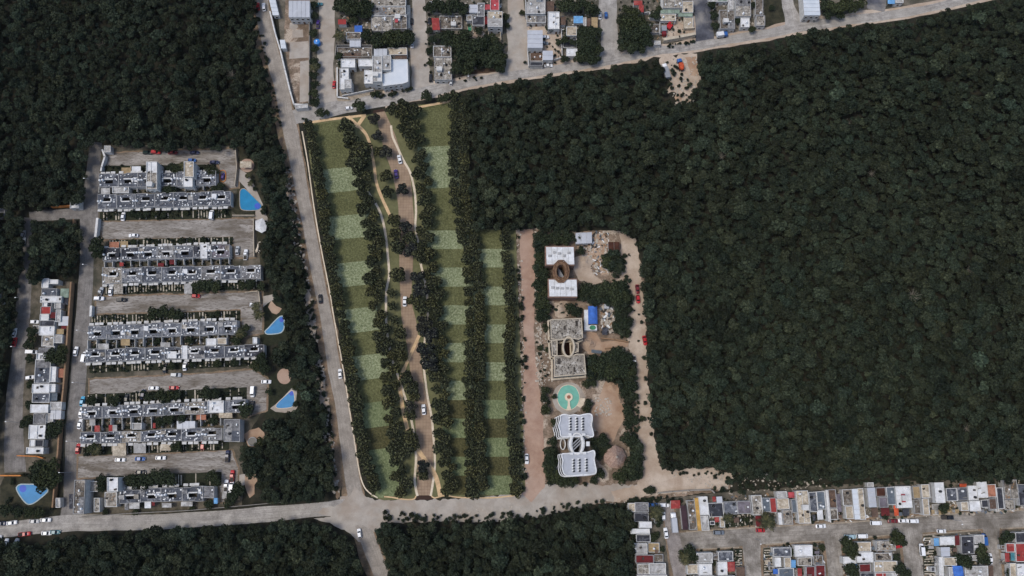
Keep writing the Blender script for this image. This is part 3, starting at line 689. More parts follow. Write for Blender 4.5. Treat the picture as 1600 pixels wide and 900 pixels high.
# ---- terraces of the estate: each unit with a light well, stair strip, tanks, facade fins
def terrace(rowname, Lp, Rp, n, side, over=None, h=3.3, seed=1, skip=(), base='slate', well=.42):
    """Lp=(x,ytop,ybot) at the west end, Rp at the east end; side: which way the street front faces"""
    over = over or {}; r = random.Random(seed)
    cnt = 0
    for i in range(n):
        if i in skip: continue
        cnt += 1
        def pt(u, v):
            t = (i + u) / n
            x = Lp[0] + (Rp[0] - Lp[0]) * t
            y0 = Lp[1] + (Rp[1] - Lp[1]) * t; y1 = Lp[2] + (Rp[2] - Lp[2]) * t
            return (x, y0 + (y1 - y0) * v)
        j0 = r.uniform(-.06, .02); j1 = r.uniform(-.02, .07)
        P4 = [pt(.004, j0), pt(.62, j0), pt(.62, j0 + .05), pt(.996, j0 + .05), pt(.996, j1 + .97), pt(.42, j1 + .97), pt(.42, 1 + j1), pt(.004, 1 + j1)]
        if (i % 2): P4 = [pt(.004, j0 + .05), pt(.40, j0 + .05), pt(.40, j0), pt(.996, j0), pt(.996, 1 + j1), pt(.6, 1 + j1), pt(.6, .97 + j1), pt(.004, .97 + j1)]
        c, P = localpoly(P4, h)
        col = over.get(i, base if r.random() < .78 else r.choice(['slate2', 'slate', 'grey']))
        wall = {'teal': 'wall_teal'}.get(col, 'wall_white'); roofm_ = 'roof_' + col
        root = empty('terrace_house', c)
        # light well: a real shaft through the roof, walls coloured dark for its shade
        a = .32 + r.uniform(-.03, .03); w0, w1 = (well - .16, well + .09) if side == 's' else (1 - well - .09, 1 - well + .16)
        hole = ccw([tuple((G(*pt(u, v), h) - c)[:2]) for u, v in ((a, w0), (a + .38, w0), (a + .38, w1), (a, w1))])
        MB().prism(P, 0, h - .02, top=False).obj('walls', wall, root)
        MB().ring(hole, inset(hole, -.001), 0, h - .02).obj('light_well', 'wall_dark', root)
        # roof slab round the shaft
        bx = [min(p[0] for p in hole), max(p[0] for p in hole)]; by = [min(p[1] for p in hole), max(p[1] for p in hole)]
        m = len(P); v = [(p[0], p[1], h - .05) for p in inset(P, .05)] + [(p[0], p[1], h - .05) for p in hole]
        import mathutils
        tri = mathutils.geometry.tessellate_polygon([[Vector(q) for q in v[:m]], [Vector(q) for q in v[m:]]])
        link('roof', mesh('roof', v, [tuple(t) for t in tri], roofm_), root)
        MB().ring(P, inset(P, .16), h - .3, h + .22).obj('parapet', 'parapet_w' if col == 'white' else 'parapet', root)
        # pale stair strip beside the shaft
        sgn = -1 if side == 's' else 1
        ang = math.atan2(hole[1][1] - hole[0][1], hole[1][0] - hole[0][0])
        hx = (bx[0] + bx[1]) / 2; hy = (by[0] + by[1]) / 2
        MB().obox((0, 0), bx[1] - bx[0] + .3, .5, h - .05, h + .6, ang).obj('stair_strip', 'parapet_w', root, (hx, (by[0] - .3 if sgn < 0 else by[1] + .3), 0))
        if r.random() < .75: MB().obox((0, 0), .5, 1.5, h - .05, h + .55, ang).obj('stair_wall', 'parapet_w', root, (bx[0] + r.choice([-.3, bx[1] - bx[0] + .3]), hy + sgn * .3, 0))
        # tanks in pairs
        tu = .06 if i % 2 == 0 else .9
        for du in (0, .15 if i % 2 == 0 else -.15) if r.random() < .5 else (0,):
            q = G(*pt(tu + du, .5 + r.uniform(-.05, .05)), h) - c
            link('water_tank', TANKM['white'], root, (q.x, q.y, h - .05))
        for _ in range(r.choice([2, 3, 4, 5])):
            q = G(*pt(r.uniform(.05, .95), r.choice([r.uniform(.08, .3), r.uniform(.75, .92)])), h) - c
            o = link('air_conditioner', r.choice([ACM, ACM2]), root, (q.x, q.y, h - .05)); o.rotation_euler.z = r.choice([0, 1.57])
        if i % 2 == 1:
            a_ = G(*pt(.985, .03), h) - c; b_ = G(*pt(.985, .95), h) - c; d = b_ - a_; mm = (a_ + b_) / 2
            MB().obox((0, 0), d.length, .2, h - .05, h + .5, math.atan2(d.y, d.x)).obj('party_wall', 'parapet', root, (mm.x, mm.y, 0))
        for u0, u1 in ((.04, .28), (.74, .96)):
            if r.random() < .45:
                v0 = r.uniform(.08, .5); q = ccw([tuple((G(*pt(u, v), h) - c)[:2]) for u, v in ((u0, v0), (u1, v0), (u1, v0 + r.uniform(.25, .4)), (u0, v0 + .3))])
                MB().prism(q, h - .06, h + r.choice([.02, .05, .4, 1.2])).obj('roof_section', 'roof_' + r.choice(['lgrey', 'grey', 'white', 'dirty', 'slate2', 'dark']), root)
        mw = MB()
        for _ in range(r.randrange(4, 9)):
            q = G(*pt(r.uniform(.03, .97), r.uniform(.06, .94)), h) - c
            if not inpoly(q.x, q.y, hole): mw.obox((q.x, q.y), r.uniform(.3, .7), r.uniform(.25, .5), h - .05, h + r.uniform(.1, .4), r.uniform(0, 3))
        if mw.v: tag(mw.obj('roof_fittings', 'machine_white', root), kind='stuff')
        mb = MB()
        for _ in range(r.randrange(8, 18)):
            q = G(*pt(r.uniform(.05, .95), r.uniform(.08, .92)), h) - c
            if not inpoly(q.x, q.y, hole): mb.obox((q.x, q.y), r.uniform(.15, .6), r.uniform(.1, .4), h - .05, h + r.uniform(.05, .35), r.uniform(0, 3))
        if mb.v: tag(mb.obj('roof_clutter', r.choice(['wall_dark', 'machine_white', 'wall_block', 'wall_white']), root), kind='stuff')
        # fins and canopies over the front
        vv = 1.0 if side == 's' else 0.0
        for u in (.1, .42, .68):
            q = G(*pt(u + r.uniform(-.03, .03), vv), h) - c
            MB().box(-1.0, -.55, 0, 1.0, .55, .14).obj('door_canopy', 'wall_white', root, (q.x, q.y + sgn * .75, r.choice([2.3, 2.5, 2.9])))
        facade(root, P, h, r)
        later(root, '%s roofed terrace house' % COLWORD[col], rowname, 'house', Lp[0] + i, 'left', 'terrace houses of the estate')
ROWS = ['in the northernmost terrace of the estate', 'in the second terrace from the north', 'in the third terrace from the north', 'in the fourth terrace from the north', 'in the fifth terrace from the north',
        'in the sixth terrace from the north', 'in the seventh terrace from the north', 'in the eighth terrace from the north', 'in the southernmost terrace of the estate']
terrace(ROWS[0], (155, 272, 292), (338, 268, 290), 6, 'n', {0: 'slate', 5: 'slate2'}, seed=11)
terrace(ROWS[1], (153, 304, 326), (361, 299, 321), 7, 's', seed=12)
terrace(ROWS[2], (161, 388, 407), (359, 381, 402), 7, 'n', {6: 'lavender', 0: 'dark', 1: 'dark'}, seed=13)
terrace(ROWS[3], (160, 419, 443), (408, 414, 435), 8, 's', {0: 'dirty'}, seed=14)
terrace(ROWS[4], (138, 509, 531), (371, 500, 521), 8, 'n', {}, seed=15, base='slate2')
terrace(ROWS[5], (134, 546, 566), (413, 538, 556), 9, 's', {8: 'dark', 5: 'grey'}, seed=16)
terrace(ROWS[6], (128, 636, 654), (384, 624, 643), 8, 'n', {5: 'dirty'}, seed=17, base='slate2')
terrace(ROWS[7], (126, 676, 693), (347, 668, 688), 7, 's', {2: 'dirty', 6: 'grey'}, seed=18)
terrace(ROWS[8], (187, 766, 786), (318, 759, 782), 4, 'n', {}, seed=19)
Z = 'in the estate'
EST = [
 # taller additions and odd houses
 (229, 253, 246, 296, 6.8, 'white', dict(ltext='tall white house rising from the middle of the northernmost terrace')),
 (288, 253, 303, 277, 6.6, 'beige', dict(ltext='tall beige roofed upper storey near the east end of the northernmost terrace')),
 (286, 278, 301, 292, 5.6, 'white', dict(ltext='white upper room just below the tall beige roof in the northernmost terrace')),
 (190, 262, 205, 272, 2.8, 'tan', dict(n='carport', ltext='tan carport in front of the northernmost terrace')),
 (206, 260, 220, 271, 2.8, 'white', dict(n='carport', ltext='white carport in front of the northernmost terrace')),
 (158, 294, 172, 303, 2.8, 'lgrey', dict(n='canopy', ltext='light grey canopy at the west end between the two northernmost terraces')),
 (176, 292, 202, 302, 3.0, 'lgrey', dict(n='shed', ltext='pale rear extension between the two northernmost terraces')),
 (313, 381, 324, 404, 3.9, 'white', dict(ltext='white roofed house towards the east end of the third terrace')),
 (324, 384, 330, 392, 3.8, 'white', dict(n='shed', ltext='small white roof beside the white roofed house of the third terrace')),
 (171, 378, 186, 387, 2.6, 'terracotta', dict(n='carport', ltext='pinkish carport at the northwest of the third terrace')),
 (188, 377, 200, 386, 2.6, 'tan', dict(n='carport', ltext='tan carport beside the pinkish carport of the third terrace')),
 (187, 410, 193, 416, 2.6, 'red', dict(n='canopy', ltext='small red canopy between the third and fourth terraces')),
 (247, 411, 256, 417, 2.6, 'dred', dict(n='canopy', ltext='dark red canopy between the third and fourth terraces')),
 (265, 404, 272, 413, 2.6, 'dred', dict(n='canopy', ltext='deep red awning in a courtyard behind the third terrace')),
 (178, 441, 192, 459, 2.6, 'dirty', dict(n='carport', ltext='stained carport slab at the southwest of the fourth terrace')),
 (288, 443, 300, 459, 2.4, 'lgrey', dict(n='carport', ltext='pale concrete carport in the gardens below the fourth terrace')),
 (189, 530, 203, 540, 2.9, 'tan', dict(n='canopy', ltext='yellowish canopy in the courtyards below the fifth terrace')),
 (153, 537, 170, 548, 2.9, 'lgrey', dict(n='canopy', ltext='pale canopy at the west end between the fifth and sixth terraces')),
 (251, 535, 266, 543, 2.9, 'lgrey', dict(n='canopy', ltext='pale canopy in the middle between the fifth and sixth terraces')),
 (322, 529, 338, 541, 3.2, 'white', dict(n='shed', ltext='white roofed rear room behind the fifth terrace')),
 (339, 528, 354, 538, 3.1, 'beige', dict(n='shed', ltext='beige roofed rear room next to the white one behind the fifth terrace')),
 (261, 549, 276, 560, 3.8, 'white', dict(n='shed', ltext='white roof patch in the middle of the sixth terrace')),
 (284, 540, 293, 561, 3.8, 'white', dict(n='house', ltext='narrow white roofed house in the sixth terrace')),
 (395, 527, 402, 537, 3.2, 'white', dict(n='shed', ltext='small white roofed shed at the east end of the sixth terrace')),
 (140, 655, 149, 665, 2.9, 'lgrey', dict(n='canopy', ltext='light grey canopy at the west end behind the seventh terrace')),
 (148, 665, 156, 675, 2.9, 'red', dict(n='canopy', ltext='westernmost red canopy in the courtyards above the eighth terrace')),
 (170, 664, 176, 676, 2.9, 'red', dict(n='canopy', ltext='red canopy beside a white one above the eighth terrace')),
 (176, 664, 183, 675, 2.9, 'lgrey', dict(n='canopy', ltext='whitish canopy beside a red one above the eighth terrace')),
 (207, 661, 222, 671, 3.3, 'lgrey', dict(n='shed', ltext='grey roofed rear room above the eighth terrace')),
 (239, 661, 243, 669, 2.7, 'red', dict(n='canopy', ltext='narrow red canopy in the courtyards above the eighth terrace')),
 (276, 658, 305, 673, 3.0, 'metal', dict(n='shed', ltext='metal roofed rear extension in the middle above the eighth terrace')),
 (307, 648, 322, 656, 2.4, 'terracotta', dict(n='canopy', ltext='terracotta roofed patio behind the seventh terrace')),
 (342, 645, 363, 653, 2.6, 'beige', dict(n='canopy', ltext='beige patio roof behind the east end of the seventh terrace')),
 (325, 626, 350, 645, 3.9, 'white', dict(ltext='stained white house with drying yard in the seventh terrace')),
 (350, 655, 375, 690, 5.2, 'grey', dict(ltext='two storey grey house closing the east end of the eighth terrace')),
 (176, 692, 197, 712, 2.7, 'beige', dict(n='carport', ltext='beige carport in front of the eighth terrace')),
 (209, 693, 228, 708, 2.7, 'lgrey', dict(n='carport', ltext='light grey carport in front of the eighth terrace')),
 (251, 694, 267, 704, 2.6, 'beige', dict(n='carport', ltext='small beige framed carport in front of the eighth terrace')),
 (117, 750, 134, 803, 6.4, 'rubble', dict(kx=-.05, ltext='long debris strewn roof of the corner building by the estate road')),
 (140, 752, 153, 768, 2.6, 'dirty', dict(n='shed', ltext='stained low roof beside the long corner building')),
 (147, 778, 156, 800, 3.0, 'dirty', dict(n='shed', ltext='cluttered narrow roof beside the long corner building')),
 (164, 769, 183, 792, 3.3, 'dirty', dict(ltext='cluttered grey house below the tall white house of the southernmost terrace')),
 (168, 746, 185, 768, 6.8, 'white', dict(ltext='tall white house with grey side wall in the southernmost terrace')),
 (195, 783, 201, 797, 2.7, 'grey', dict(n='canopy', ltext='grey canopy south of the southernmost terrace')),
 (202, 783, 218, 795, 2.9, 'lgrey', dict(n='canopy', ltext='wide whitish canopy south of the southernmost terrace')),
 (226, 780, 236, 794, 3.0, 'white', dict(n='canopy', ltext='white canopy beside a red one south of the southernmost terrace')),
 (237, 779, 242, 790, 2.7, 'dred', dict(n='canopy', ltext='dark red canopy south of the southernmost terrace')),
 (253, 786, 268, 793, 2.7, 'lgrey', dict(n='canopy', ltext='pale canopy near the east of the southernmost terrace')),
 (283, 784, 301, 791, 2.7, 'lgrey', dict(n='canopy', ltext='easternmost pale canopy south of the southernmost terrace')),
 (314, 760, 335, 778, 3.4, 'grey', dict(ltext='grey house with side wing at the east end of the southernmost terrace')),
 (334, 778, 340, 787, 2.6, 'lblue', dict(n='shed', ltext='tiny pale blue shed at the estate southeast corner')),
]
block(Z, EST)
# courtyard walls between back-to-back terraces
def court_walls(x0, y0, x1, y1, dep, n, where, seed):
    r = random.Random(seed)
    o = sheet('courtyard_floor', 'soil', [(x0, y0), (x1, y1), (x1, y1 + dep), (x0, y0 + dep)], .058, .3, seed)
    for i in range(n + 1):
        t = i / n; x = x0 + (x1 - x0) * t; y = y0 + (y1 - y0) * t
        root = wallline('courtyard_wall', 'wall_white', [(x, y), (x + r.uniform(-.5, .5), y + dep)], r.choice([1.8, 2.2, 2.6]), .2, None)
        later(root, 'white courtyard wall', where, 'wall', x, 'left', 'courtyard walls of the estate')
court_walls(158, 294, 336, 290, 9, 12, 'between the two northernmost terraces', 1)
court_walls(166, 409, 360, 404, 10, 14, 'between the third and fourth terraces', 2)
court_walls(142, 533, 372, 523, 13, 16, 'between the fifth and sixth terraces', 3)
court_walls(132, 656, 348, 647, 18, 14, 'between the seventh and eighth terraces', 4)

# ---- western row of the estate (beside the brown wall)
block('west of the brown estate wall', [
 (66, 435, 77, 450, 3.4, 'white'), (77, 437, 92, 444, 3.2, 'white'), (66, 451, 90, 463, 3.2, 'slate'), (95, 451, 108, 465, 2.8, 'palegreen', dict(n='canopy')), (64, 463, 97, 473, 3.6, 'white'),
 (67, 473, 75, 479, 3.0, 'white'), (64, 479, 80, 491, 3.4, 'red'), (78, 488, 87, 497, 3.2, 'dred'), (63, 491, 77, 501, 3.5, 'white'), (88, 484, 96, 503, 3.3, 'lgrey'), (92, 494, 107, 509, 2.8, 'metal', dict(n='shed')),
 (63, 501, 86, 510, 3.2, 'dark'), (62, 510, 86, 524, 3.6, 'white'), (86, 514, 100, 522, 2.7, 'tan', dict(n='canopy')), (96, 508, 104, 514, 2.6, 'dred', dict(n='canopy')), (66, 524, 85, 541, 3.3, 'dirty'), (85, 523, 98, 536, 3.2, 'lgrey'),
 (58, 552, 82, 562, 3.6, 'white'), (60, 543, 80, 552, 3.2, 'grey'), (56, 562, 80, 599, 3.3, 'slate'), (80, 573, 89, 597, 3.5, 'white'), (51, 600, 78, 614, 3.6, 'white'), (51, 614, 78, 629, 3.3, 'slate'),
 (48, 632, 76, 645, 3.6, 'white'), (79, 628, 97, 640, 2.8, 'lgrey', dict(n='shed')), (79, 641, 96, 655, 2.8, 'metal', dict(n='shed')), (53, 646, 73, 663, 3.2, 'grey'), (46, 664, 72, 686, 3.7, 'white'),
 (72, 541, 86, 552, 3.0, 'lgrey'), (79, 600, 88, 613, 3.2, 'white'), (79, 614, 90, 626, 2.6, 'bluegrey', dict(n='canopy')), (74, 646, 84, 660, 2.8, 'lgrey', dict(n='shed')), (75, 473, 82, 480, 2.6, 'dark', dict(n='shed')), (86, 473, 96, 482, 2.6, 'lgrey', dict(n='shed')), (97, 466, 107, 476, 2.4, 'dark', dict(n='canopy')), (90, 576, 101, 590, 2.4, 'terracotta', dict(n='canopy')), (52, 508, 61, 520, 2.5, 'dirty', dict(n='shed')), (47, 687, 55, 698, 3.1, 'white'), (56, 687, 69, 698, 3.0, 'dark'), (42, 699, 69, 709, 3.6, 'white'), (-12, 326, 8, 340, 3.0, 'grey'), (-14, 380, 2, 396, 3, 'white'), (-16, 455, 3, 480, 3, 'lblue')], kx=-.06, axis='top', group='row houses west of the wall')

# ---- town along the top edge
block('in the lot beside the main road', [(451, 1, 484, 27, 6.0, 'metal', dict(n='warehouse')), (437, 62, 445, 76, 3.0, 'metalblue', dict(n='shed', kx=.15)), (462, 164, 481, 170, 2.8, 'lgrey', dict(n='shed', ky=-.08)), (419, -6, 429, 24, 3.0, 'metalblue', dict(n='shed', kx=.24))], axis='left')
block('in the first town block', [
 (528, 30, 541, 38, 3.2, 'red', dict(n='shed')), (554, 40, 566, 50, 2.6, 'blue', dict(n='tarp')), (541, 51, 564, 62, 3.0, 'rubble'), (546, 63, 564, 73, 2.9, 'metal', dict(n='shed')),
 (581, -12, 634, 10, 3.6, 'dirty'), (581, 11, 634, 25, 3.4, 'dirty'), (580, 26, 612, 49, 3.2, 'dirty'), (613, 23, 636, 46, 3.2, 'rubble'), (617, 25, 622, 35, 3.9, 'pink', dict(n='canopy')), (635, 8, 641, 44, 2.6, 'bluegrey', dict(n='shed')),
 (527, 74, 582, 92, 1.6, 'rubble', dict(n='shed', base='roofless walled ruin full of rubble')),
 (533, 93, 555, 106, 4.0, 'white'), (531, 107, 545, 140, 4.0, 'white'), (538, 124, 549, 138, 5.6, 'lgrey', dict(n='shed')), (560, 93, 582, 104, 4.2, 'white'), (569, 110, 583, 131, 4.4, 'white'),
 (582, 88, 597, 128, 7.6, 'lgrey'), (597, 87, 611, 110, 7.4, 'lgrey'), (584, 76, 605, 87, 4.5, 'metal', dict(n='shed')), (606, 75, 636, 86, 2.8, 'beige', dict(n='shed')), (617, 87, 636, 92, 2.2, 'brown', dict(n='shed'))])
house([(611, 93), (637, 93), (638, 128), (630, 131), (598, 135), (598, 116), (611, 112)], 6.0, 'metalblue', Z, clutter=0, name='warehouse', cat='warehouse', ltext='large pale blue white roofed hall beside the white house complex', par='parapet_w')
block('in the second town block', [
 (674, 28, 686, 47, 3.2, 'red', dict(n='shed', kx=.1)), (687, 25, 722, 45, 1.6, 'rubble', dict(base='roofless walled lot full of rubble')), (733, 7, 746, 20, 3.6, 'metal', dict(n='shed')), (746, 5, 757, 26, 3.3, 'grey'),
 (738, 25, 757, 40, 2.9, 'dark'), (766, -8, 780, 17, 3.4, 'pink'), (757, 7, 766, 15, 3.0, 'pink', dict(n='shed')), (757, 26, 762, 38, 2.8, 'dred', dict(n='canopy')), (762, 18, 785, 42, 6.2, 'beige'),
 (729, 24, 737, 33, 2.8, 'dirty', dict(n='shed')), (677, 72, 705, 89, 3.2, 'rubble'), (679, 90, 706, 125, 3.6, 'dirty')])
block('in the third town block', [
 (821, -12, 852, 22, 4.6, 'lgrey'), (823, 24, 853, 36, 3.0, 'dirty'), (856, 19, 874, 46, 4.2, 'white'), (824, 47, 848, 75, 5.0, 'metal', dict(n='warehouse')), (828, 80, 848, 96, .6, 'brown', dict(n='shed', base='low walled brown yard')),
 (828, 97, 848, 103, 2.8, 'dark', dict(n='shed')), (848, 79, 864, 94, 4.2, 'metal', dict(n='shed')), (896, 25, 911, 36, 3.2, 'lblue', dict(n='shed')), (876, 26, 884, 39, 2.8, 'brown', dict(n='shed')), (911, 28, 916, 42, 3.0, 'lgrey', dict(n='shed')),
 (917, 28, 923, 41, 2.7, 'brown', dict(n='shed')), (924, 27, 934, 43, 2.8, 'tan', dict(n='shed')), (885, 42, 901, 56, 3.2, 'beige'), (885, 76, 902, 88, 3.4, 'white', dict(n='house')), (880, 58, 901, 75, .5, 'dark', dict(n='shed', base='dark netted yard')), (852, 2, 866, 18, 2.8, 'brown', dict(n='shed'))])
block('in the fourth town block', [
 (990, 1, 1004, 8, 3.2, 'red', dict(n='shed')), (998, 8, 1006, 19, 3.2, 'red', dict(n='shed')), (1036, -10, 1066, 13, 3.8, 'dirty'), (1032, 15, 1062, 21, 3.0, 'palegreen', dict(n='shed')), (1032, 22, 1056, 33, 3.2, 'beige'), (1066, 2, 1083, 20, 3.2, 'beige'),
 (1060, 20, 1082, 26, 2.8, 'palegreen', dict(n='canopy')), (1069, 27, 1083, 44, 1.8, 'beige', dict(base='low beige walled court')), (1015, 38, 1030, 52, 1.5, 'rubble', dict(n='shed')), (1022, 64, 1032, 70, 2.5, 'lgrey', dict(n='shed')), (1033, -10, 1035, 14, 2.6, 'white', dict(n='shed'))])
block('in the fifth town block', [
 (1124, 16, 1147, 45, 3.4, 'rubble', dict(kx=.05)), (1148, -10, 1172, 26, 4.0, 'dirty', dict(kx=.04)), (1157, 28, 1171, 43, 3.0, 'white', dict(n='shed')), (1180, -10, 1192, 24, 3.0, 'rubble'), (1181, 25, 1195, 41, 3.0, 'dirty', dict(n='house')), (1138, -12, 1146, 15, 2.8, 'lgrey', dict(n='shed')), (1108, -14, 1137, 3, 3.0, 'palegreen')])
block('at the top right edge', [(1254, -12, 1279, 24, 6.0, 'metalblue', dict(n='warehouse', kx=.08)), (1387, -8, 1398, 6, 3.0, 'lblue', dict(n='tarp')), (1399, -8, 1411, 5, 3.0, 'lgrey', dict(n='shed'))])

# ---- village at the lower right: long northern row
block('in the long northern village row', [
 (1048, 782, 1063, 795, 3.2, 'red', dict(n='shed', kx=0)), (1063, 790, 1072, 828, 3.2, 'maroon', dict(n='shed')), (1073, 782, 1085, 828, 3.0, 'rubble'), (1085, 778, 1091, 829, 3.4, 'yellow', dict(n='shed')), (1091, 776, 1105, 805, 3.8, 'white'),
 (1094, 806, 1106, 829, 3.2, 'lgrey'), (1106, 786, 1129, 808, 3.2, 'dark'), (1113, 776, 1118, 784, 2.8, 'red', dict(n='canopy')), (1119, 776, 1128, 786, 3.0, 'metal', dict(n='canopy')), (1116, 806, 1123, 816, 2.6, 'red', dict(n='canopy')),
 (1124, 808, 1131, 824, 2.8, 'beige', dict(n='shed')), (1130, 784, 1151, 804, 3.2, 'slate2'), (1151, 783, 1172, 803, 3.2, 'lavender'), (1173, 774, 1189, 805, 3.2, 'dirty'), (1180, 806, 1193, 823, 2.8, 'dred', dict(n='canopy')),
 (1190, 778, 1202, 800, 3.4, 'bluegrey'), (1202, 778, 1212, 801, 3.5, 'red'), (1213, 768, 1229, 778, 3.6, 'lgrey', dict(n='shed')), (1213, 779, 1232, 796, 3.2, 'beige'), (1231, 769, 1241, 778, 3.0, 'pink', dict(n='shed')),
 (1215, 801, 1221, 820, 3.0, 'white', dict(n='shed')), (1222, 797, 1237, 820, 3.2, 'dirty'), (1236, 780, 1246, 801, 3.2, 'bluegrey'), (1243, 767, 1262, 818, 4.2, 'beige'), (1263, 769, 1275, 800, 3.0, 'slate'), (1275, 768, 1288, 796, 3.2, 'bluegrey'),
 (1276, 797, 1285, 812, 2.8, 'white', dict(n='canopy')), (1289, 766, 1293, 815, 3.6, 'white', dict(n='shed')), (1293, 765, 1305, 794, 3.0, 'brown'), (1296, 795, 1308, 812, 2.6, 'rubble'), (1306, 772, 1313, 800, 2.8, 'lavender', dict(n='shed')),
 (1315, 765, 1331, 790, 3.0, 'rubble'), (1320, 791, 1332, 811, 3.0, 'beige'), (1331, 764, 1339, 812, 3.9, 'metalblue', dict(n='house')), (1339, 763, 1348, 812, 3.9, 'beige'), (1355, 762, 1367, 793, 4.2, 'metal', dict(n='warehouse')),
 (1354, 754, 1364, 761, 2.8, 'lgrey', dict(n='shed')), (1368, 762, 1383, 776, 3.2, 'rust'), (1372, 777, 1386, 793, 3.3, 'lavender'), (1361, 794, 1371, 808, 2.6, 'brown', dict(n='carport')), (1376, 794, 1389, 806, 2.8, 'dred', dict(n='canopy')),
 (1384, 761, 1398, 789, 3.2, 'bluegrey'), (1396, 790, 1403, 806, 2.7, 'orange', dict(n='canopy')), (1398, 760, 1422, 794, 4.0, 'white'), (1408, 772, 1414, 785, 4.7, 'pink', dict(n='canopy')), (1410, 795, 1420, 806, 2.8, 'dark', dict(n='canopy')),
 (1425, 760, 1437, 779, 3.2, 'tan'), (1438, 757, 1451, 778, 3.3, 'beige'), (1440, 779, 1450, 805, 3.4, 'beige'), (1427, 781, 1437, 803, 2.6, 'rubble'), (1452, 756, 1458, 785, 2.9, 'grey', dict(n='shed')), (1459, 754, 1474, 786, 5.4, 'white'),
 (1456, 788, 1469, 804, .5, 'lgrey', dict(n='shed', base='raised grey terrace slab')), (1477, 763, 1494, 783, 3.2, 'slate'), (1495, 762, 1512, 782, 3.2, 'slate'), (1499, 756, 1510, 761, 2.8, 'orange', dict(n='tarp')),
 (1511, 759, 1526, 782, 3.6, 'white'), (1525, 753, 1541, 778, 3.5, 'white'), (1514, 783, 1531, 799, 3.4, 'white'), (1500, 784, 1512, 798, 3.0, 'beige'), (1532, 781, 1544, 793, 2.2, 'dark', dict(n='shed')), (1541, 757, 1555, 777, 3.0, 'terracotta'),
 (1556, 762, 1566, 795, 3.0, 'dark'), (1544, 779, 1556, 796, 2.8, 'brown'), (1567, 750, 1588, 780, 3.2, 'rubble'), (1569, 781, 1584, 797, 2.6, 'dirty'), (1589, 757, 1606, 790, 3.3, 'dark'), (1607, 752, 1640, 790, 3.4, 'white')], kx=.10, ky=-.03, group='houses of the village')
block('in the western village column', [
 (981, 786, 992, 800, 3.0, 'beige', dict(n='shed')), (992, 785, 1013, 800, 3.2, 'grey'), (991, 801, 1013, 815, 3.2, 'dark'), (998, 815, 1018, 825, 3.8, 'white'), (985, 826, 1015, 834, 3.6, 'white'), (994, 835, 1016, 847, 3.1, 'dark'), (989, 849, 1011, 866, 3.6, 'lgrey'),
 (1012, 848, 1030, 863, 1.8, 'tan', dict(base='low walled sandy court')), (993, 867, 1021, 880, 3.0, 'dred'), (1022, 866, 1036, 878, 1.8, 'rubble', dict(n='shed', base='roofless block walled room')), (996, 881, 1014, 897, 3.4, 'dirty'), (1014, 880, 1040, 897, 3.4, 'lgrey'), (995, 898, 1042, 925, 3.4, 'lgrey')], kx=.02, axis='top', group='houses of the village')
block('in the palm tree village block', [(1088, 864, 1113, 880, 4.0, 'lgrey'), (1091, 881, 1112, 899, 3.8, 'white'), (1073, 882, 1090, 897, 3.0, 'beige'), (1122, 862, 1145, 877, 3.4, 'slate'), (1136, 878, 1148, 893, 3.4, 'red', dict(n='canopy')), (1121, 878, 1136, 899, 3.6, 'white'), (1150, 886, 1164, 904, 2.6, 'brown', dict(n='shed')), (1086, 900, 1116, 930, 3.6, 'grey'), (1120, 900, 1148, 930, 3.6, 'lgrey')], kx=.03, ky=-.02, group='houses of the village')
block('in the blue canopy village block', [(1208, 856, 1236, 870, 3.4, 'slate'), (1225, 871, 1235, 887, 3.2, 'beige', dict(n='house')), (1236, 875, 1243, 887, 2.8, 'lblue', dict(n='canopy')), (1216, 888, 1240, 905, 3.4, 'bluegrey'), (1208, 889, 1218, 897, 2.7, 'blue', dict(n='canopy')), (1241, 852, 1269, 870, 3.6, 'white'), (1246, 871, 1268, 884, 2.8, 'dirty'), (1270, 868, 1285, 882, 2.2, 'rubble'), (1246, 888, 1253, 905, 3.0, 'red', dict(n='shed')), (1259, 885, 1273, 905, 3.2, 'dred'), (1274, 883, 1289, 905, 3.3, 'dred'), (1210, 871, 1220, 886, 3, 'white', dict(n='shed'))], kx=.03, ky=-.02, group='houses of the village')
block('in the round tree village block', [(1338, 847, 1360, 862, 3.4, 'beige'), (1338, 863, 1364, 879, 3.7, 'white'), (1317, 870, 1337, 881, 3.4, 'white'), (1342, 881, 1360, 894, 3.2, 'dred'), (1344, 895, 1366, 915, 3.2, 'dark'), (1369, 845, 1399, 861, 3.5, 'dirty'), (1366, 864, 1393, 876, 3.0, 'rubble'), (1365, 877, 1401, 894, 3.6, 'beige'), (1367, 895, 1399, 915, 3.3, 'red'), (1333, 881, 1339, 893, 2.8, 'lblue', dict(n='canopy'))], kx=.03, ky=-.02, group='houses of the village')
block('in the blue dome village block', [(1459, 841, 1468, 853, 3.0, 'lblue', dict(n='shed')), (1468, 839, 1491, 852, 3.6, 'white'), (1492, 837, 1499, 852, 3.4, 'dred', dict(n='shed')), (1501, 838, 1521, 866, 3.3, 'dark'), (1522, 852, 1530, 861, 3.0, 'white', dict(n='canopy')), (1522, 836, 1537, 850, 3.4, 'lgrey'), (1470, 855, 1484, 870, 3.8, 'metal', dict(n='house')), (1474, 871, 1494, 884, 3.5, 'beige'), (1513, 868, 1526, 876, 3.0, 'lgrey', dict(n='shed')), (1482, 886, 1492, 905, 3.2, 'lgrey'), (1507, 885, 1543, 905, 3.6, 'lgrey'), (1544, 884, 1552, 905, 2.4, 'brown', dict(n='shed')), (1466, 870, 1473, 900, 3.2, 'white', dict(n='shed'))], kx=.04, ky=-.03, group='houses of the village')
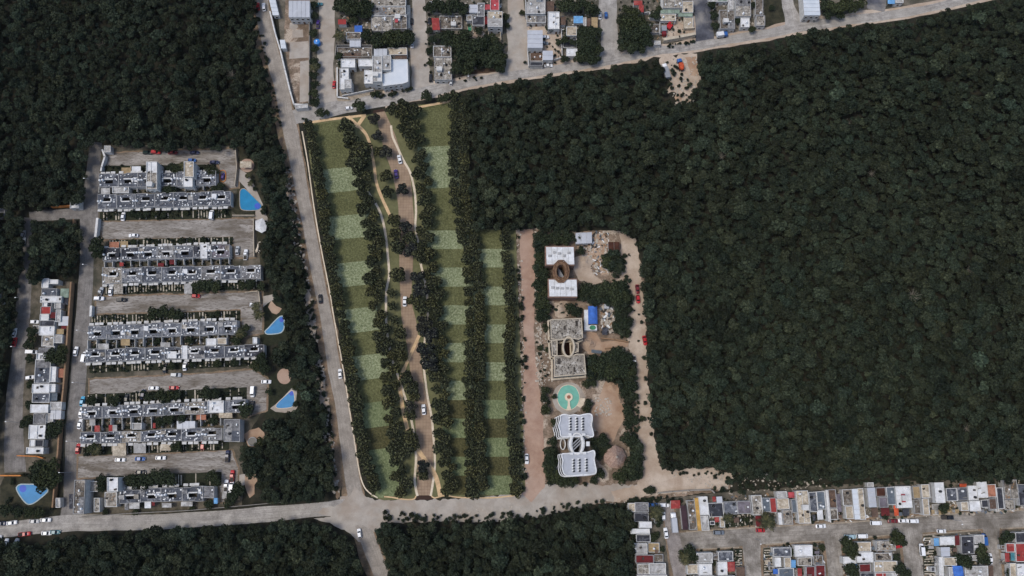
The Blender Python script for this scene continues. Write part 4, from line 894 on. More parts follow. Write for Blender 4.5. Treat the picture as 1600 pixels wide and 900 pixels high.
block('in the lower right village block', [(1586, 832, 1602, 848, 3.2, 'dark'), (1571, 849, 1585, 863, 3.4, 'red'), (1586, 849, 1604, 878, 3.5, 'red'), (1570, 864, 1577, 878, 3.2, 'red', dict(n='shed')), (1579, 864, 1586, 876, 2.8, 'teal', dict(n='canopy')), (1577, 880, 1587, 902, 3.2, 'beige'), (1588, 881, 1604, 902, 3.8, 'white'), (1605, 830, 1640, 880, 3.5, 'grey')], kx=.05, ky=-.02, group='houses of the village')
for a in ((1131, 804, 1176, 802, 20, 19, .75, 21), (1148, 858, 1160, 857, 30, 30, 0, 22), (1193, 857, 1208, 856, 40, 40, 0, 23), (1443, 838, 1460, 837, 60, 60, 0, 24)):
    o = garden(*a)
    if a[6] == 0:      # strips run east-west here
        y = a[1] + 2
        while y < a[1] + a[4]:
            q = [G(a[0] + 1, y), G(a[2] - 1, y - .4), G(a[2] - 1, y + 1.4), G(a[0] + 1, y + 1.8)]
            MB().prism(ccw([(p.x, p.y) for p in q]), .05, .1).obj('driveway_strip', 'strip', o); y += RNG.choice([3.6, 4.4, 5.2])

# lean-tos, sheds and carports filling the yards of the village
rv = random.Random(99); VS = []; x = 1076
while x < 1590:
    t = (x - 1076) / 520; yb = 826 - 26 * t
    if rv.random() < .75:
        w = rv.uniform(4.5, 9); hh = rv.uniform(5, 10); y1 = yb - rv.uniform(1, 6)
        VS.append((x, y1 - hh, x + w, y1, rv.uniform(2.0, 2.7), rv.choice(['grey', 'lgrey', 'dirty', 'brown', 'bluegrey', 'dark', 'tan', 'lavender', 'lgrey', 'rubble']), dict(n=rv.choice(['shed', 'canopy', 'carport']))))
    x += rv.uniform(9, 15)
block('in the northern village front yards', VS, kx=.1, ky=-.03, group='yard roofs of the village')
VS = []
for bx0, by0, bx1, by1, n_ in ((1112, 862, 1122, 898, 3), (1194, 858, 1210, 898, 4), (1236, 856, 1290, 898, 7), (1316, 846, 1345, 896, 5), (1360, 846, 1404, 896, 6), (1446, 840, 1470, 898, 6), (1484, 855, 1545, 896, 9), (1018, 800, 1034, 880, 5), (1562, 850, 1572, 896, 3)):
    for _ in range(n_):
        x = rv.uniform(bx0, bx1 - 6); y = rv.uniform(by0, by1 - 6)
        VS.append((x, y, x + rv.uniform(4, 8), y + rv.uniform(4, 8), rv.uniform(2.1, 2.7), rv.choice(['grey', 'lgrey', 'dirty', 'brown', 'bluegrey', 'dark', 'beige', 'lavender', 'slate2', 'rubble']), dict(n=rv.choice(['shed', 'canopy', 'carport']))))
block('in the southern village yards', VS, kx=.03, ky=-.02, group='yard roofs of the village')
# ------------------------------------------------------------------ hotels, pools, thatched roof, special things
def ell(cx, cy, rx, ry, n=32): return [(cx + rx * math.cos(2 * math.pi * i / n), cy + ry * math.sin(2 * math.pi * i / n)) for i in range(n)]
def smooth_closed(P, k=3):
    Q = [P[-1]] + list(P) + [P[0], P[1]]
    out = []
    for i in range(1, len(Q) - 2):
        p0, p1, p2, p3 = [np.array(Q[j], float) for j in (i - 1, i, i + 1, i + 2)]
        for q in range(k):
            t = q / k; out.append(tuple(0.5 * (2 * p1 + (p2 - p0) * t + (2 * p0 - 5 * p1 + 4 * p2 - p3) * t * t + (3 * p1 - p0 - 3 * p2 + p3) * t ** 3)))
    return out
def rel(P, h, c): return ccw([((G(x, y, h) - c).x, (G(x, y, h) - c).y) for x, y in P])
def oval_ring(root, cx, cy, ro, ri, h, c, mat, inner, nm='atrium_ring'):
    A = rel(ell(cx, cy, *ro), h, c); B = rel(ell(cx, cy, *ri), h, c)
    MB().ring(A, B, 0, h).obj(nm, mat, root)
    m = [((A[i][0] * .5 + B[i][0] * .5), (A[i][1] * .5 + B[i][1] * .5)) for i in range(len(A))]
    A2 = inset(m, -.25); B2 = inset(m, .25)
    MB().ring(A2, B2, h, h + .5).obj('ring_parapet', 'parapet_w' if mat == 'roof_white' else mat, root)
    f = MB().prism(B, .1, .3, sides=False).obj('atrium_floor', inner, root)
    return A, B
Zp = lambda L: [(840 + x / 7.5, 640 + y / 7.5) for x, y in L]
# finished hotel
NB = smooth_closed(Zp([(262, 75), (285, 55), (330, 50), (375, 62), (430, 54), (490, 62), (550, 48), (610, 44), (640, 62), (646, 120), (636, 180), (650, 240), (660, 300), (642, 324), (600, 318), (550, 305), (500, 318), (400, 320), (350, 325), (270, 318), (256, 250), (240, 190), (258, 130)]))
SB = smooth_closed(Zp([(282, 515), (340, 508), (400, 502), (500, 500), (580, 495), (640, 475), (668, 482), (677, 530), (668, 580), (680, 650), (692, 710), (684, 748), (650, 765), (560, 770), (480, 776), (400, 782), (345, 780), (308, 760), (290, 720), (280, 660), (290, 600), (280, 560)]))
HH = 10.5
c = G(902, 694, HH); c.z = 0
hotel = empty('hotel', c)
tag(hotel, 'finished white hotel of two wavy edged wings joined by an oval atrium', 'hotel', 'curved hotels on the building site')
surf('hotel_roof', (178, 182, 190), (164, 168, 176), s=0.5, amt=0.5, stain=(150, 154, 160), st_s=.2, st_amt=.4)
for P in (NB, SB):
    T = rel(P, HH, c)
    MB().prism(inset(T, .15), HH - .5, HH - .2, sides=False).obj('roof', 'hotel_roof', hotel)
    MB().ring(T, inset(T, .5), HH - .6, HH + .35).obj('parapet', 'roof_white', hotel)
    MB().prism(inset(T, .9), 0, HH - .6, top=False).obj('walls', 'wall_grey', hotel)
    for k in (1, 2, 3):
        z = HH - .6 - k * 2.9 + .3
        S = [(x - .6 * k, y - .2 * k) for x, y in T]
        mb = MB().prism(S, z - .22, z, top=False); mb.add([(x, y, z - .01) for x, y in S], [tuple(range(len(S)))])
        mb.obj('balcony_slab', 'wall_dark', hotel)
        MB().ring(S, inset(S, .3), z, z + .9).obj('balcony_rail', 'roof_white', hotel)
for bx, by in ((890, 653), (900, 653), (909.5, 653)):
    for i in range(5):
        for nm, dx, mt in (('skylight', 0, 'machine_white'), ('roof_unit', 1.6, 'window_dark')):
            p = G(bx + dx, by + i * 4.3 + (0 if nm == 'skylight' else 1.2), HH) - c
            MB().box(-.4, -.35, 0, .4, .35, .5).obj(nm, mt, hotel, (p.x, p.y, HH - .2))
for bx, by in ((895, 718), (904, 717.5), (915, 717)):
    for i in range(5):
        for nm, dx, mt in (('skylight', 0, 'machine_white'), ('roof_unit', 1.6, 'window_dark')):
            p = G(bx + dx, by + i * 4.3 + (0 if nm == 'skylight' else 1.2), HH) - c
            MB().box(-.4, -.35, 0, .4, .35, .5).obj(nm, mt, hotel, (p.x, p.y, HH - .2))
A, B = oval_ring(hotel, 901.5, 693.3, (12.4, 17.6), (7.2, 15.4), HH - .3, c, 'roof_white', 'wall_dark')
for i in range(3):
    MB().obox((0, 0), 5.6, .45, 0, .35, .75).obj('roof_beam', 'metal_grey', hotel, ((G(901.5, 688 + i * 5, HH) - c).x, (G(901.5, 688 + i * 5, HH) - c).y, HH - 1.6))
for q in ((888, 677, 893, 681), (909, 677, 914.5, 681), (890, 707, 895, 710.5), (911, 706, 916, 710), (916, 690, 921, 697)):
    p = [G(x, y, HH) - c for x, y in R(*q)]
    MB().prism(ccw([(v.x, v.y) for v in p]), HH - 2.5 if q[0] == 916 else HH - .2, HH + .9).obj('stair_head', 'roof_white', hotel)
S = rel(ell(879.5, 694, 4.5, 9), 3, c); MB().ring(S, inset(S, .35), .1, 3).obj('spiral_ramp', 'parapet_w', hotel)
# hotel under white roof sheets
HA = 7.5
surf('timber', (128, 102, 80), (92, 70, 54), s=.9, amt=.8)
surf('site_brick', (134, 108, 94), (110, 88, 78), s=.6, amt=.6)
c = G(876, 425, HA); c.z = 0
hot = empty('hotel', c); tag(hot, 'unfinished hotel with two white panel roofs and a brown oval core', 'hotel', 'curved hotels on the building site')
for (x0, y0, x1, y1) in ((853, 386, 896.5, 413), (857.5, 437, 901, 463)):
    p = [G(x, y, HA) - c for x, y in R(x0 - 1.4, y0 - 2, x1 + 1.2, y1 + 1.6)]; q = ccw([(v.x, v.y) for v in p])
    MB().prism(q, 0, HA - .4).obj('walls', 'site_brick', hot)
    n = 5
    for i in range(n):
        a = x0 + (x1 - x0) * i / n + .15; b = x0 + (x1 - x0) * (i + 1) / n - .15
        p = ccw([((G(x, y, HA) - c).x, (G(x, y, HA) - c).y) for x, y in R(a, y0, b, y1, .04)])
        MB().prism(p, HA - .35, HA + .05 * (i % 2)).obj('roof_panel', 'roof_white', hot)
    for i in range(5):
        p = G(x0 + 6 + i * 7.5, y0 + RNG.uniform(8, 18), HA) - c
        MB().box(-.7, -.5, 0, .7, .5, .3).obj('roof_hatch', 'parapet', hot, (p.x, p.y, HA + .06))
oval_ring(hot, 876.5, 424.5, (12.5, 17), (6.3, 11), HA + .7, c, 'timber', 'wall_dark')
for k_, (f1, f2, z_) in enumerate(((.62, .72, 1.0), (.8, .9, .4), (1.02, 1.1, .1))):
    A_ = rel(ell(876.5, 424.5, 12.5 * f2, 17 * f2, 10), HA, c); B_ = rel(ell(876.5, 424.5, 12.5 * f1, 17 * f1, 10), HA, c)
    MB().ring(A_, B_, HA + .3, HA + .75 + z_ * .5).obj('timber_ring', 'roof_rust' if k_ % 2 else 'timber', hot)
p = G(876, 425, 4) - c
MB().add([(-1.5, 3, 0), (1.6, -2.6, .3), (-1, -2.2, .1), (-1.5, 3, -.2), (1.6, -2.6, .1), (-1, -2.2, -.1)], [(0, 2, 1), (3, 4, 5), (0, 1, 4, 3), (1, 2, 5, 4), (2, 0, 3, 5)]).obj('hanging_sheet', 'metal_grey', hot, (p.x, p.y, 4))
# hotel in bare concrete
HB = 7.0
c = G(887, 543, HB); c.z = 0
hot = empty('hotel', c); tag(hot, 'unfinished bare concrete hotel with stained flat roofs and an oval well', 'hotel', 'curved hotels on the building site')
BL = [[(860, 499), (909, 497), (911, 528), (904, 531), (893, 529), (873, 532), (861, 530)], [(861, 531), (871, 532), (871, 556), (863, 556)], [(866, 556), (880, 555), (890, 558), (900, 553), (913, 553), (916, 585), (866, 589)], [(895, 535), (904, 536), (904, 550), (896, 552)]]
for i, P in enumerate(BL):
    T = rel(P, HB, c)
    MB().prism(T, 0, HB - .05, top=False).obj('walls', 'wall_block', hot)
    MB().prism(inset(T, .05), HB - .2, HB - .1, sides=False).obj('roof', 'roof_dirty', hot)
    MB().ring(T, inset(T, .35), HB - .3, HB + .35).obj('parapet', 'wall_cream', hot)
    S = [(x - .5, y - .3) for x, y in T]
    MB().ring(inset(S, -.7), S, 3.2, 3.5).obj('floor_slab', 'wall_cream', hot)
    mb = MB(); rr = random.Random(i)
    for _ in range(int(area(T) / 4)):
        x, y = rand_in(T, rr, .6); mb.obox((x, y), rr.uniform(.2, 1.1), rr.uniform(.1, .4), HB - .1, HB + rr.uniform(0, .4), rr.uniform(0, 3))
    tag(mb.obj('debris', 'wall_dark', hot), kind='stuff')
for q in ((899, 501, 903, 510), (881, 511, 884, 515), (871, 560, 876, 569), (896, 573, 899, 580), (900.5, 540, 905, 544)):
    p = G((q[0] + q[2]) / 2, (q[1] + q[3]) / 2, HB) - c; a = .14 * (q[2] - q[0]); b = .14 * (q[3] - q[1])
    MB().box(-a, -b, 0, a, b, .08).obj('roof_opening', 'wall_dark', hot, (p.x, p.y, HB - .09))
oval_ring(hot, 888.5, 542, (10.5, 16.5), (7, 13.6), HB + .7, c, 'wall_cream', 'roof_rust')
# thatched octagonal roof
def thatch(px, py, rpx, h, ev, label, mat='thatch', n=9):
    c = G(px, py, h * .5); c.z = 0; r = rpx * .28
    root = empty('thatched_shelter', c)
    for i in range(n):
        a0, a1 = 2 * math.pi * (i + .1) / n, 2 * math.pi * (i + 1.1) / n
        k = 4; v = []; f = []
        for j in range(k + 1):
            t = j / k; rr = r * t; z = h + (ev - h) * t ** .9
            v += [(rr * math.cos(a0), rr * math.sin(a0), z), (rr * math.cos(a1), rr * math.sin(a1), z)]
            if j: f.append((2 * j - 2, 2 * j, 2 * j + 1, 2 * j - 1))
        m = len(v); v += [(v[2 * k][0], v[2 * k][1], ev - .3), (v[2 * k + 1][0], v[2 * k + 1][1], ev - .3)]; f.append((2 * k, m, m + 1, 2 * k + 1))
        link('thatch_panel', mesh('thatch_panel', v, f, mat), root)
        MB().cyl((r * .85 * math.cos(a0), r * .85 * math.sin(a0)), .12, 0, ev + .5, 6).obj('post', 'bark', root)
    MB().cyl((0, 0), r * .09, h - .25, h + .35, 10, r * .04).obj('ridge_cap', 'roof_beige', root)
    tag(root, label, 'shelter'); return root
thatch(961.5, 714, 17.5, 9.5, 2.6, 'big round brown thatched roof between trees beside the finished hotel')
# pools
def pool(P, wat, label, rim=1.2, rimmat='kerb', deep=None, k=2):
    Q = smooth_closed(P, k) if k else P
    c = G(sum(p[0] for p in Q) / len(Q), sum(p[1] for p in Q) / len(Q), 0)
    root = empty('swimming_pool', c); A = rel(Q, 0, c)
    MB().ring(inset(A, -rim * .28), A, .0, .16).obj('rim', rimmat, root)
    MB().prism(A, .02, .1, sides=False).obj('water', wat, root)
    if deep:
        D = rel(ell(deep[0], deep[1], deep[2], deep[2], 20), 0, c)
        D = [p for p in D]
        MB().prism(D, .02, .108, sides=False).obj('round_shallow_end', 'water_deep', root)
    tag(root, label, 'pool'); return root
surf('pool_rim', (176, 188, 188), (150, 164, 166), s=1, amt=.5)
sheet('pool_deck', 'street_sand', [(373, 263), (381, 268), (388, 273), (398, 291), (410, 318), (413, 330), (418, 340), (418, 356), (399, 356), (399, 330), (409, 323), (398, 310), (384, 294), (373, 282)], .07, .3)
pool([(375.5, 299), (379, 295.5), (384, 296.5), (394, 306), (405, 317), (408.5, 322), (405, 327), (397, 328.5), (385, 328.5), (378, 327), (375.5, 322), (375, 310)], 'water_blue', 'blue triangular pool with dark blue corner beside the northernmost terraces', deep=(402.3, 322, 4.6), rimmat='kerb')
pool([(415, 518), (420, 513), (430, 502), (438, 495), (442.5, 496), (443.5, 504), (443, 513), (439, 519), (430, 521), (418, 521.5)], 'water_sky', 'sky blue triangular pool east of the fifth terrace', deep=(440, 500, 3.6), rimmat='pool_rim', rim=1.6)
sheet('pool_deck', 'street_sand', [(422, 638), (430, 632), (445, 618), (457, 605), (464, 610), (463, 625), (466, 634), (460, 643), (445, 645), (430, 643)], .07, .5)
pool([(431.5, 634), (436, 628), (446, 619), (455, 611), (458.5, 613), (460, 622), (459, 632), (455, 636), (445, 637.5), (434, 637.5)], 'water_sky', 'sky blue triangular pool on a pale deck east of the seventh terrace', deep=(455.5, 614.5, 3.8), rim=.8, rimmat='path_white')
pool([(27, 765), (28, 760), (33, 757.5), (44, 757.5), (58, 758), (72, 763), (74, 768), (64, 777), (55, 784), (48, 787), (42, 786), (34, 777)], 'water_sky', 'blue pool half shaded by trees in the lower left corner', deep=(36, 763.5, 5.6), rimmat='pool_rim', rim=1.6)
sheet('pool_terrace', 'street_sand', ell(888, 622, 25, 25, 30) , .06, .8)
c_ = (888, 621)
pool([(c_[0] + 17 * math.cos(t) * (1.0 if math.sin(t) > -.72 else 1.06), c_[1] + 20 * math.sin(t) * (.96)) for t in [2 * math.pi * i / 28 for i in range(28)]], 'water_teal', 'round turquoise pool with a white island beside the finished hotel', rim=.9, rimmat='path_white', k=0)
c = G(888.5, 620.5); isl = empty('pool_island', c); tag(isl, 'round white island with a walkway in the turquoise pool', 'island')
MB().cyl((0, 0), 1.75, .05, .55, 24).obj('island_disc', 'path_white', isl); MB().cyl((0, 0), .8, .55, .9, 16).obj('planter', 'roof_terracotta', isl)
MB().prism(ccw([(-.45, -1.6), (.45, -1.6), (.5, -3.6), (1.15, -5.8), (-1.15, -5.8), (-.5, -3.6)]), .05, .5).obj('walkway', 'path_white', isl)
for P, t in (([(904, 611), (908, 607), (914, 620), (914.5, 622), (907, 622)], 'sun_terrace'), ([(906.5, 622), (914.5, 621), (912.5, 634), (907, 637), (901, 634), (905, 628)], 'sun_terrace'), ([(867, 610), (874, 603), (876, 607), (871, 614), (868, 622), (865, 622)], 'sun_terrace')):
    sheet(t, 'path_white' if P[0][0] == 906.5 else 'street_sand', P, .11, .1)
c = G(738.5, 46); pool([(731, 40), (736.5, 40), (737, 48), (731.5, 48)], 'water_green', 'tiny green garden pool between houses of the second town block', rim=1.0, rimmat='kerb', k=0)
# round sandy pads, hut, tent, trampoline
sheet('round_pad', 'pink_dirt', ell(386, 258.5, 11.3, 10.5, 28), .06)
house(R(375, 252, 393, 262), 2.9, 'beige', Z, name='canopy', cat='hut', ltext='beige roofed hut on the round pad above the triangular pool')
sheet('round_pad', 'pink_dirt', ell(444, 588, 11, 12.3, 28), .06, .5)
sheet('round_pad', 'rust_soil', [(419, 480), (424, 470), (432, 478), (440, 482), (436, 488), (432, 491), (425, 489)], .06, .8)
sheet('round_pad', 'street_sand', [(411, 463), (430, 459), (429, 467), (418, 474), (411, 480)], .065, .3)
sheet('round_pad', 'rust_soil', [(380, 680), (390, 672), (404, 668), (413, 676), (414, 692), (402, 700), (388, 697)], .06, .8)
sheet('round_pad', 'rust_soil', [(381, 752), (384, 742), (398, 740), (405, 748), (397, 758), (398, 772), (390, 778), (386, 770)], .06, .8)
sheet('round_pad', 'street_sand', [(374, 742), (383, 740), (382, 758), (374, 760)], .065, .3)
c = G(395, 690); tr = empty('trampoline', c); tag(tr, 'round dark trampoline on the sandy patch east of the eighth terrace', 'trampoline')
MB().cyl((0, 0), 1.75, .7, .74, 24).obj('mat', 'tank_black', tr); T = [(1.95 * math.cos(i * .2618), 1.95 * math.sin(i * .2618)) for i in range(24)]
MB().ring(T, inset(T, .2), .62, .8).obj('frame', 'metal_grey', tr)
for i in range(6): MB().cyl((1.85 * math.cos(i), 1.85 * math.sin(i)), .05, 0, .65, 6).obj('leg', 'metal_grey', tr)
c = G(407.5, 352.5, 3); c.z = 0; tent = empty('party_tent', c)
T = rel([(399, 345), (410, 341), (417, 349), (415.5, 360), (409, 364), (399, 359)], 2.6, c); n = len(T)
for i in range(n):
    a, b = T[i], T[(i + 1) % n]; link('tent_panel', mesh('tent_panel', [(0, 0, 3.9), (a[0], a[1], 2.6), (b[0], b[1], 2.6), (a[0], a[1], 2.3), (b[0], b[1], 2.3)], [(0, 1, 2), (1, 3, 4, 2)], 'roof_white'), tent)
    MB().cyl((a[0] * .95, a[1] * .95), .06, 0, 2.6, 6).obj('pole', 'metal_grey', tent)
tag(tent, 'white six sided tent roof below the first triangular pool', 'tent')
c = G(404, 389); sc_ = empty('garden_sculpture', c)
pts = [(409.5, 380), (406.5, 380), (405, 383), (404.5, 387), (403, 391), (402, 394)]
MB().tube([(G(x, y, 1) - c)[:2] + (1.2 + .3 * i,) if False else ((G(x, y) - c).x, (G(x, y) - c).y, 1.9 - .22 * i) for i, (x, y) in enumerate(pts)], [.18, .22, .28, .4, .6, .75], 8).obj('body', 'path_white', sc_)
for dx, dy in ((-.6, -1.9), (.6, -2.1), (.9, -1.2)): MB().cyl((dx, dy), .22, 0, 1.2, 7).obj('leg', 'path_white', sc_)
tag(sc_, 'pale long necked garden sculpture by the estate tree strip', 'sculpture')
# building site pieces
house(R(899, 364, 925, 381, .02, -.05), 3.4, 'metal', Z, name='shed', cat='shed', ltext='silver metal roofed shed at the top of the building site')
house(R(950, 378, 968, 392, .05), 3.2, 'rust', Z, name='shed', cat='shed', ltext='rusty brown roofed shed at the top right of the building site')
c = G(924, 495, 4); c.z = 0; bt = empty('site_hut', c); tag(bt, 'site hut with a rounded bright blue tarpaulin roof', 'hut')
W = rel([(913, 484), (919, 484), (919, 508), (932, 508), (933, 516), (913, 516)], 3, c); MB().prism(W, 0, 3).obj('white_room', 'roof_white', bt)
a = G(919, 478, 4) - c; b = G(934, 506, 4) - c; v = []; f = []
for i in range(9):
    t = i / 8; x = a.x + (b.x - a.x) * t; z = 3.0 + 1.1 * math.sin(math.pi * t * .9 + .1)
    v += [(x, a.y, z), (x, b.y, z), (x, a.y, z - .08), (x, b.y, z - .08)]
    if i: f += [(4 * i - 4, 4 * i - 3, 4 * i + 1, 4 * i), (4 * i - 2, 4 * i + 2, 4 * i + 3, 4 * i - 1), (4 * i - 4, 4 * i, 4 * i + 2, 4 * i - 2), (4 * i - 3, 4 * i - 1, 4 * i + 3, 4 * i + 1)]
link('tarp_roof', mesh('tarp_roof', v, f, 'roof_blue'), bt)
MB().prism(rel(ell(926, 512, 5, 3.6, 14), 3, c), 3.02, 3.2).obj('green_tarp', 'roof_green', bt)
for px, py in ((920, 480), (933, 480), (933, 505)):
    q = G(px, py, 3) - c; MB().box(-.08, -.08, 0, .08, .08, 3.0).obj('post', 'metal_grey', bt, (q.x, q.y, 0))
house(R(924, 546, 940, 551, 0, .12), 2.0, 'bluegrey', Z, name='canopy', cat='shelter', ltext='dark blue grey lean to roof beside the bare concrete hotel', clutter=0)
house(R(941, 512, 949, 523, 0, 0), 2.4, 'dark', Z, name='canopy', cat='canopy', ltext='small dark canopy between rubble heaps right of the blue tarp hut')
house(R(944, 475, 952, 482), 2.4, 'metal', Z, name='shed', cat='shed', ltext='small pale metal shed among rubble right of the blue tarp hut')
c = G(1499, 893, 4); c.z = 0; dm = empty('domed_tarp', c); tag(dm, 'bright blue domed tarpaulin roof at the bottom edge of the village', 'tarp')
v = []; f = []
for i in range(9):
    t = math.pi * i / 8; v += [(-2.2 * math.cos(t), 2.2, 3 + 1.2 * math.sin(t)), (-2.2 * math.cos(t), -2.2, 3 + 1.2 * math.sin(t))]
    if i: f.append((2 * i - 2, 2 * i - 1, 2 * i + 1, 2 * i))
link('tarp_roof', mesh('tarp_roof', v, f, 'roof_blue'), dm)
for sx in (-1, 1):
    for sy in (-1, 1): MB().box(-.06, -.06, 0, .06, .06, 3).obj('post', 'metal_grey', dm, (sx * 2.15, sy * 2.1, 0))
# blue water tank in the first street
c = G(496, 67, 1); c.z = 0; wt = empty('storage_tank', c); tag(wt, 'big light blue storage tank under trees by the first sandy street', 'tank')
MB().cyl((0, 0), 1.5, 0, 2.2, 18).cyl((0, 0), 1.5, 2.2, 2.7, 18, .5).obj('drum', 'tank_blue', wt, smooth=False); MB().cyl((0, 0), .35, 2.7, 2.85, 12).obj('lid', 'tank_white', wt)
# walls and fences
def wl(mat, P, h, th, label, cap=None, name='boundary_wall'): return wallline(name, mat, P, h, th, label, cap=cap)
wl('wall_brown', [(116, 443), (112, 500), (108, 560), (104, 610), (99, 655), (95, 716)], 2.6, .5, 'long brown topped boundary wall west of the estate road', 'wall_brown')
wl('wall_brown', [(94, 720), (90, 760), (87, 792)], 2.4, .4, 'short brown boundary wall beside the lower left pool', 'wall_brown')
wl('wall_white', [(157, 344), (154, 372)], 2.6, .9, 'thick white wall at the mouth of the second lane', 'parapet_w')
wl('wall_white', [(147, 480), (146, 495)], 2.4, .8, 'thick white wall at the mouth of the third lane', 'parapet_w')
wl('wall_white', [(164, 237), (168, 248), (163, 264), (162, 270)], 2.4, .6, 'bent white wall by the northwest estate gate', 'parapet_w')
wl('wall_orange', [(84, 325), (116, 323)], 2.0, .5, 'orange wall at the western estate entrance')
wl('wall_orange', [(2, 743), (36, 743)], 1.8, .5, 'orange gate wall above the lower left pool')
wl('wall_orange', [(30, 712), (60, 713), (70, 716)], 1.5, .4, 'orange kerb wall at the end of the western row')
wl('wall_brown', [(119, 345), (117, 414)], 2.4, .3, 'thin brown wall beside the western tree block')
wl('wall_cream', [(370, 232), (372, 265), (369, 292)], 2.0, .25, 'cream wall at the east end of the first lane')
wl('wall_cream', [(365, 338), (399, 338)], 1.8, .25, 'low cream wall below the first triangular pool')
wl('wall_cream', [(398, 343), (399, 402)], 2.0, .25, 'cream wall at the east end of the second lane')
wl('wall_cream', [(385, 458), (406, 456), (408, 475)], 1.8, .3, 'cream corner wall at the east end of the third lane')
wl('wall_block', [(128, 808), (200, 802), (300, 797), (380, 790), (470, 782)], 2.0, .25, 'long grey block wall along the south side of the estate')
wl('wall_white', [(424, 22), (432, 56), (440, 82), (447, 112), (455, 145), (461, 166), (478, 167)], 2.2, .5, 'long white boundary wall beside the main road at the top', 'parapet_w')
wl('wall_block', [(485, 28), (485, 90), (484, 164)], 2.2, .3, 'grey block wall along the first sandy street')
wl('wall_cream', [(528, 108), (528, 154), (545, 156)], 1.6, .4, 'pale corner wall round the white house complex', 'parapet_w')
wl('wall_white', [(536, 152), (560, 147), (584, 142)], 1.8, .35, 'white gate wall in front of the white house complex')
wl('wall_block', [(527, 74), (582, 74), (582, 92), (525, 92), (527, 74)], 2.2, .3, 'grey block walls round the rubble ruin in the first town block')
wl('wall_block', [(676, 22), (690, 25), (722, 25), (722, 42)], 2.0, .3, 'grey block walls round the rubble lot in the second town block')
wl('wall_cream', [(763, 48), (764, 62)], 2.0, .3, 'short pale wall below the tall beige house')
wl('wall_cream', [(781, 44), (783, 66)], 2.0, .3, 'pale wall along the third sandy street')
wl('wall_white', [(877, 48), (878, 92), (866, 96)], 1.8, .3, 'white wall right of the sandy yard in the third town block')
wl('wall_white', [(824, 78), (826, 106)], 1.8, .4, 'white wall left of the brown yard in the third town block')
wl('wall_cream', [(1036, 66), (1060, 62), (1084, 57)], 2.6, 1.2, 'broad pale retaining wall below the excavator yard', 'wall_cream')
wl('wall_cream', [(1067, 26), (1068, 48), (1083, 47)], 2.2, .4, 'pale court wall right of the excavator yard')
wl('wall_white', [(1006, 23), (1014, 22), (1015, 32), (1030, 33)], 2.0, .3, 'white unfinished walls right of the red angled roof')
wl('wall_white', [(1030, 38), (1030, 56)], 2.0, .3, 'white wall left of the parked trailer')
wl('wall_brown', [(939, 529), (960, 531), (981, 535)], 1.4, .5, 'upper rusty earth retaining wall on the building site')
wl('wall_brown', [(946, 545), (970, 542)], 1.4, .5, 'lower rusty earth retaining wall on the building site')
wl('wall_block', [(1028, 770), (1050, 768), (1076, 766), (1110, 765), (1115, 770)], 1.6, .5, 'pale broken wall above the village')
for i, P in enumerate(([(485, 452), (488, 500), (500, 560)],)): pass
# small gate houses
house(R(163, 228, 173, 238), 3.0, 'lgrey', Z, name='shed', cat='gatehouse', ltext='small white gatehouse at the northwest corner of the estate')
house(R(110, 314, 124, 326, 0, -.1), 3.4, 'white', Z, name='shed', cat='gatehouse', ltext='white angular gatehouse at the western estate entrance')
house(R(88, 778, 95, 793), 2.4, 'lgrey', Z, name='shed', cat='shed', ltext='pale little guard shed beside the road near the lower left pool')
house(R(108, 772, 114, 795), 2.6, 'dark', Z, name='canopy', cat='canopy', ltext='dark narrow canopy left of the long corner building')

# ------------------------------------------------------------------ vehicles
def loft(secs, n=10):
    """secs: (y, halfwidth, z0, z1): superelliptic rings along y"""
    mb = MB(); v = []; f = []
    for (y, w, z0, z1) in secs:
        for k in range(n):
            a = 2 * math.pi * k / n + math.pi / n; cx, sz = math.cos(a), math.sin(a)
            e = .45
            v.append((w * math.copysign(abs(cx) ** e, cx), y, (z0 + z1) / 2 + (z1 - z0) / 2 * math.copysign(abs(sz) ** e, sz)))
    for i in range(len(secs) - 1):
        for k in range(n): f.append((i * n + k, (i + 1) * n + k, (i + 1) * n + (k + 1) % n, i * n + (k + 1) % n))
    f += [tuple(range(n)), tuple(range(len(secs) * n - 1, (len(secs) - 1) * n - 1, -1))]
    return mb.add(v, f)
def slab(q, d):
    """thin glazed pane: quad q pushed out along its normal by d"""
    q = [Vector(p) for p in q]; nrm = (q[1] - q[0]).cross(q[3] - q[0]).normalized() * d
    v = [p - nrm for p in q] + [p + nrm for p in q]
    return MB().add(v, [(3, 2, 1, 0), (4, 5, 6, 7), (0, 1, 5, 4), (1, 2, 6, 5), (2, 3, 7, 6), (3, 0, 4, 7)])
WHEEL = MB(); WHEEL.cyl((0, 0), .32, -.11, .11, 14); WHEEL.v = [(z, y, x) for x, y, z in WHEEL.v]; WHEELM = WHEEL.mesh('wheel', 'tank_black')
RIM = MB(); RIM.cyl((0, 0), .19, -.125, .125, 10); RIM.v = [(z, y, x) for x, y, z in RIM.v]; RIMM = RIM.mesh('rim', 'metal_grey')
LIGHTM = MB().box(-.17, -.05, -.07, .17, .05, .07).mesh('headlight', plain('lamp_glass', (226, 228, 222), .1, .5)); TAILM = MB().box(-.15, -.04, -.07, .15, .04, .07).mesh('tail_light', plain('tail_glass', (150, 26, 24), .2, .5))
PLACE = bpy.data.materials.new('paint_placeholder')
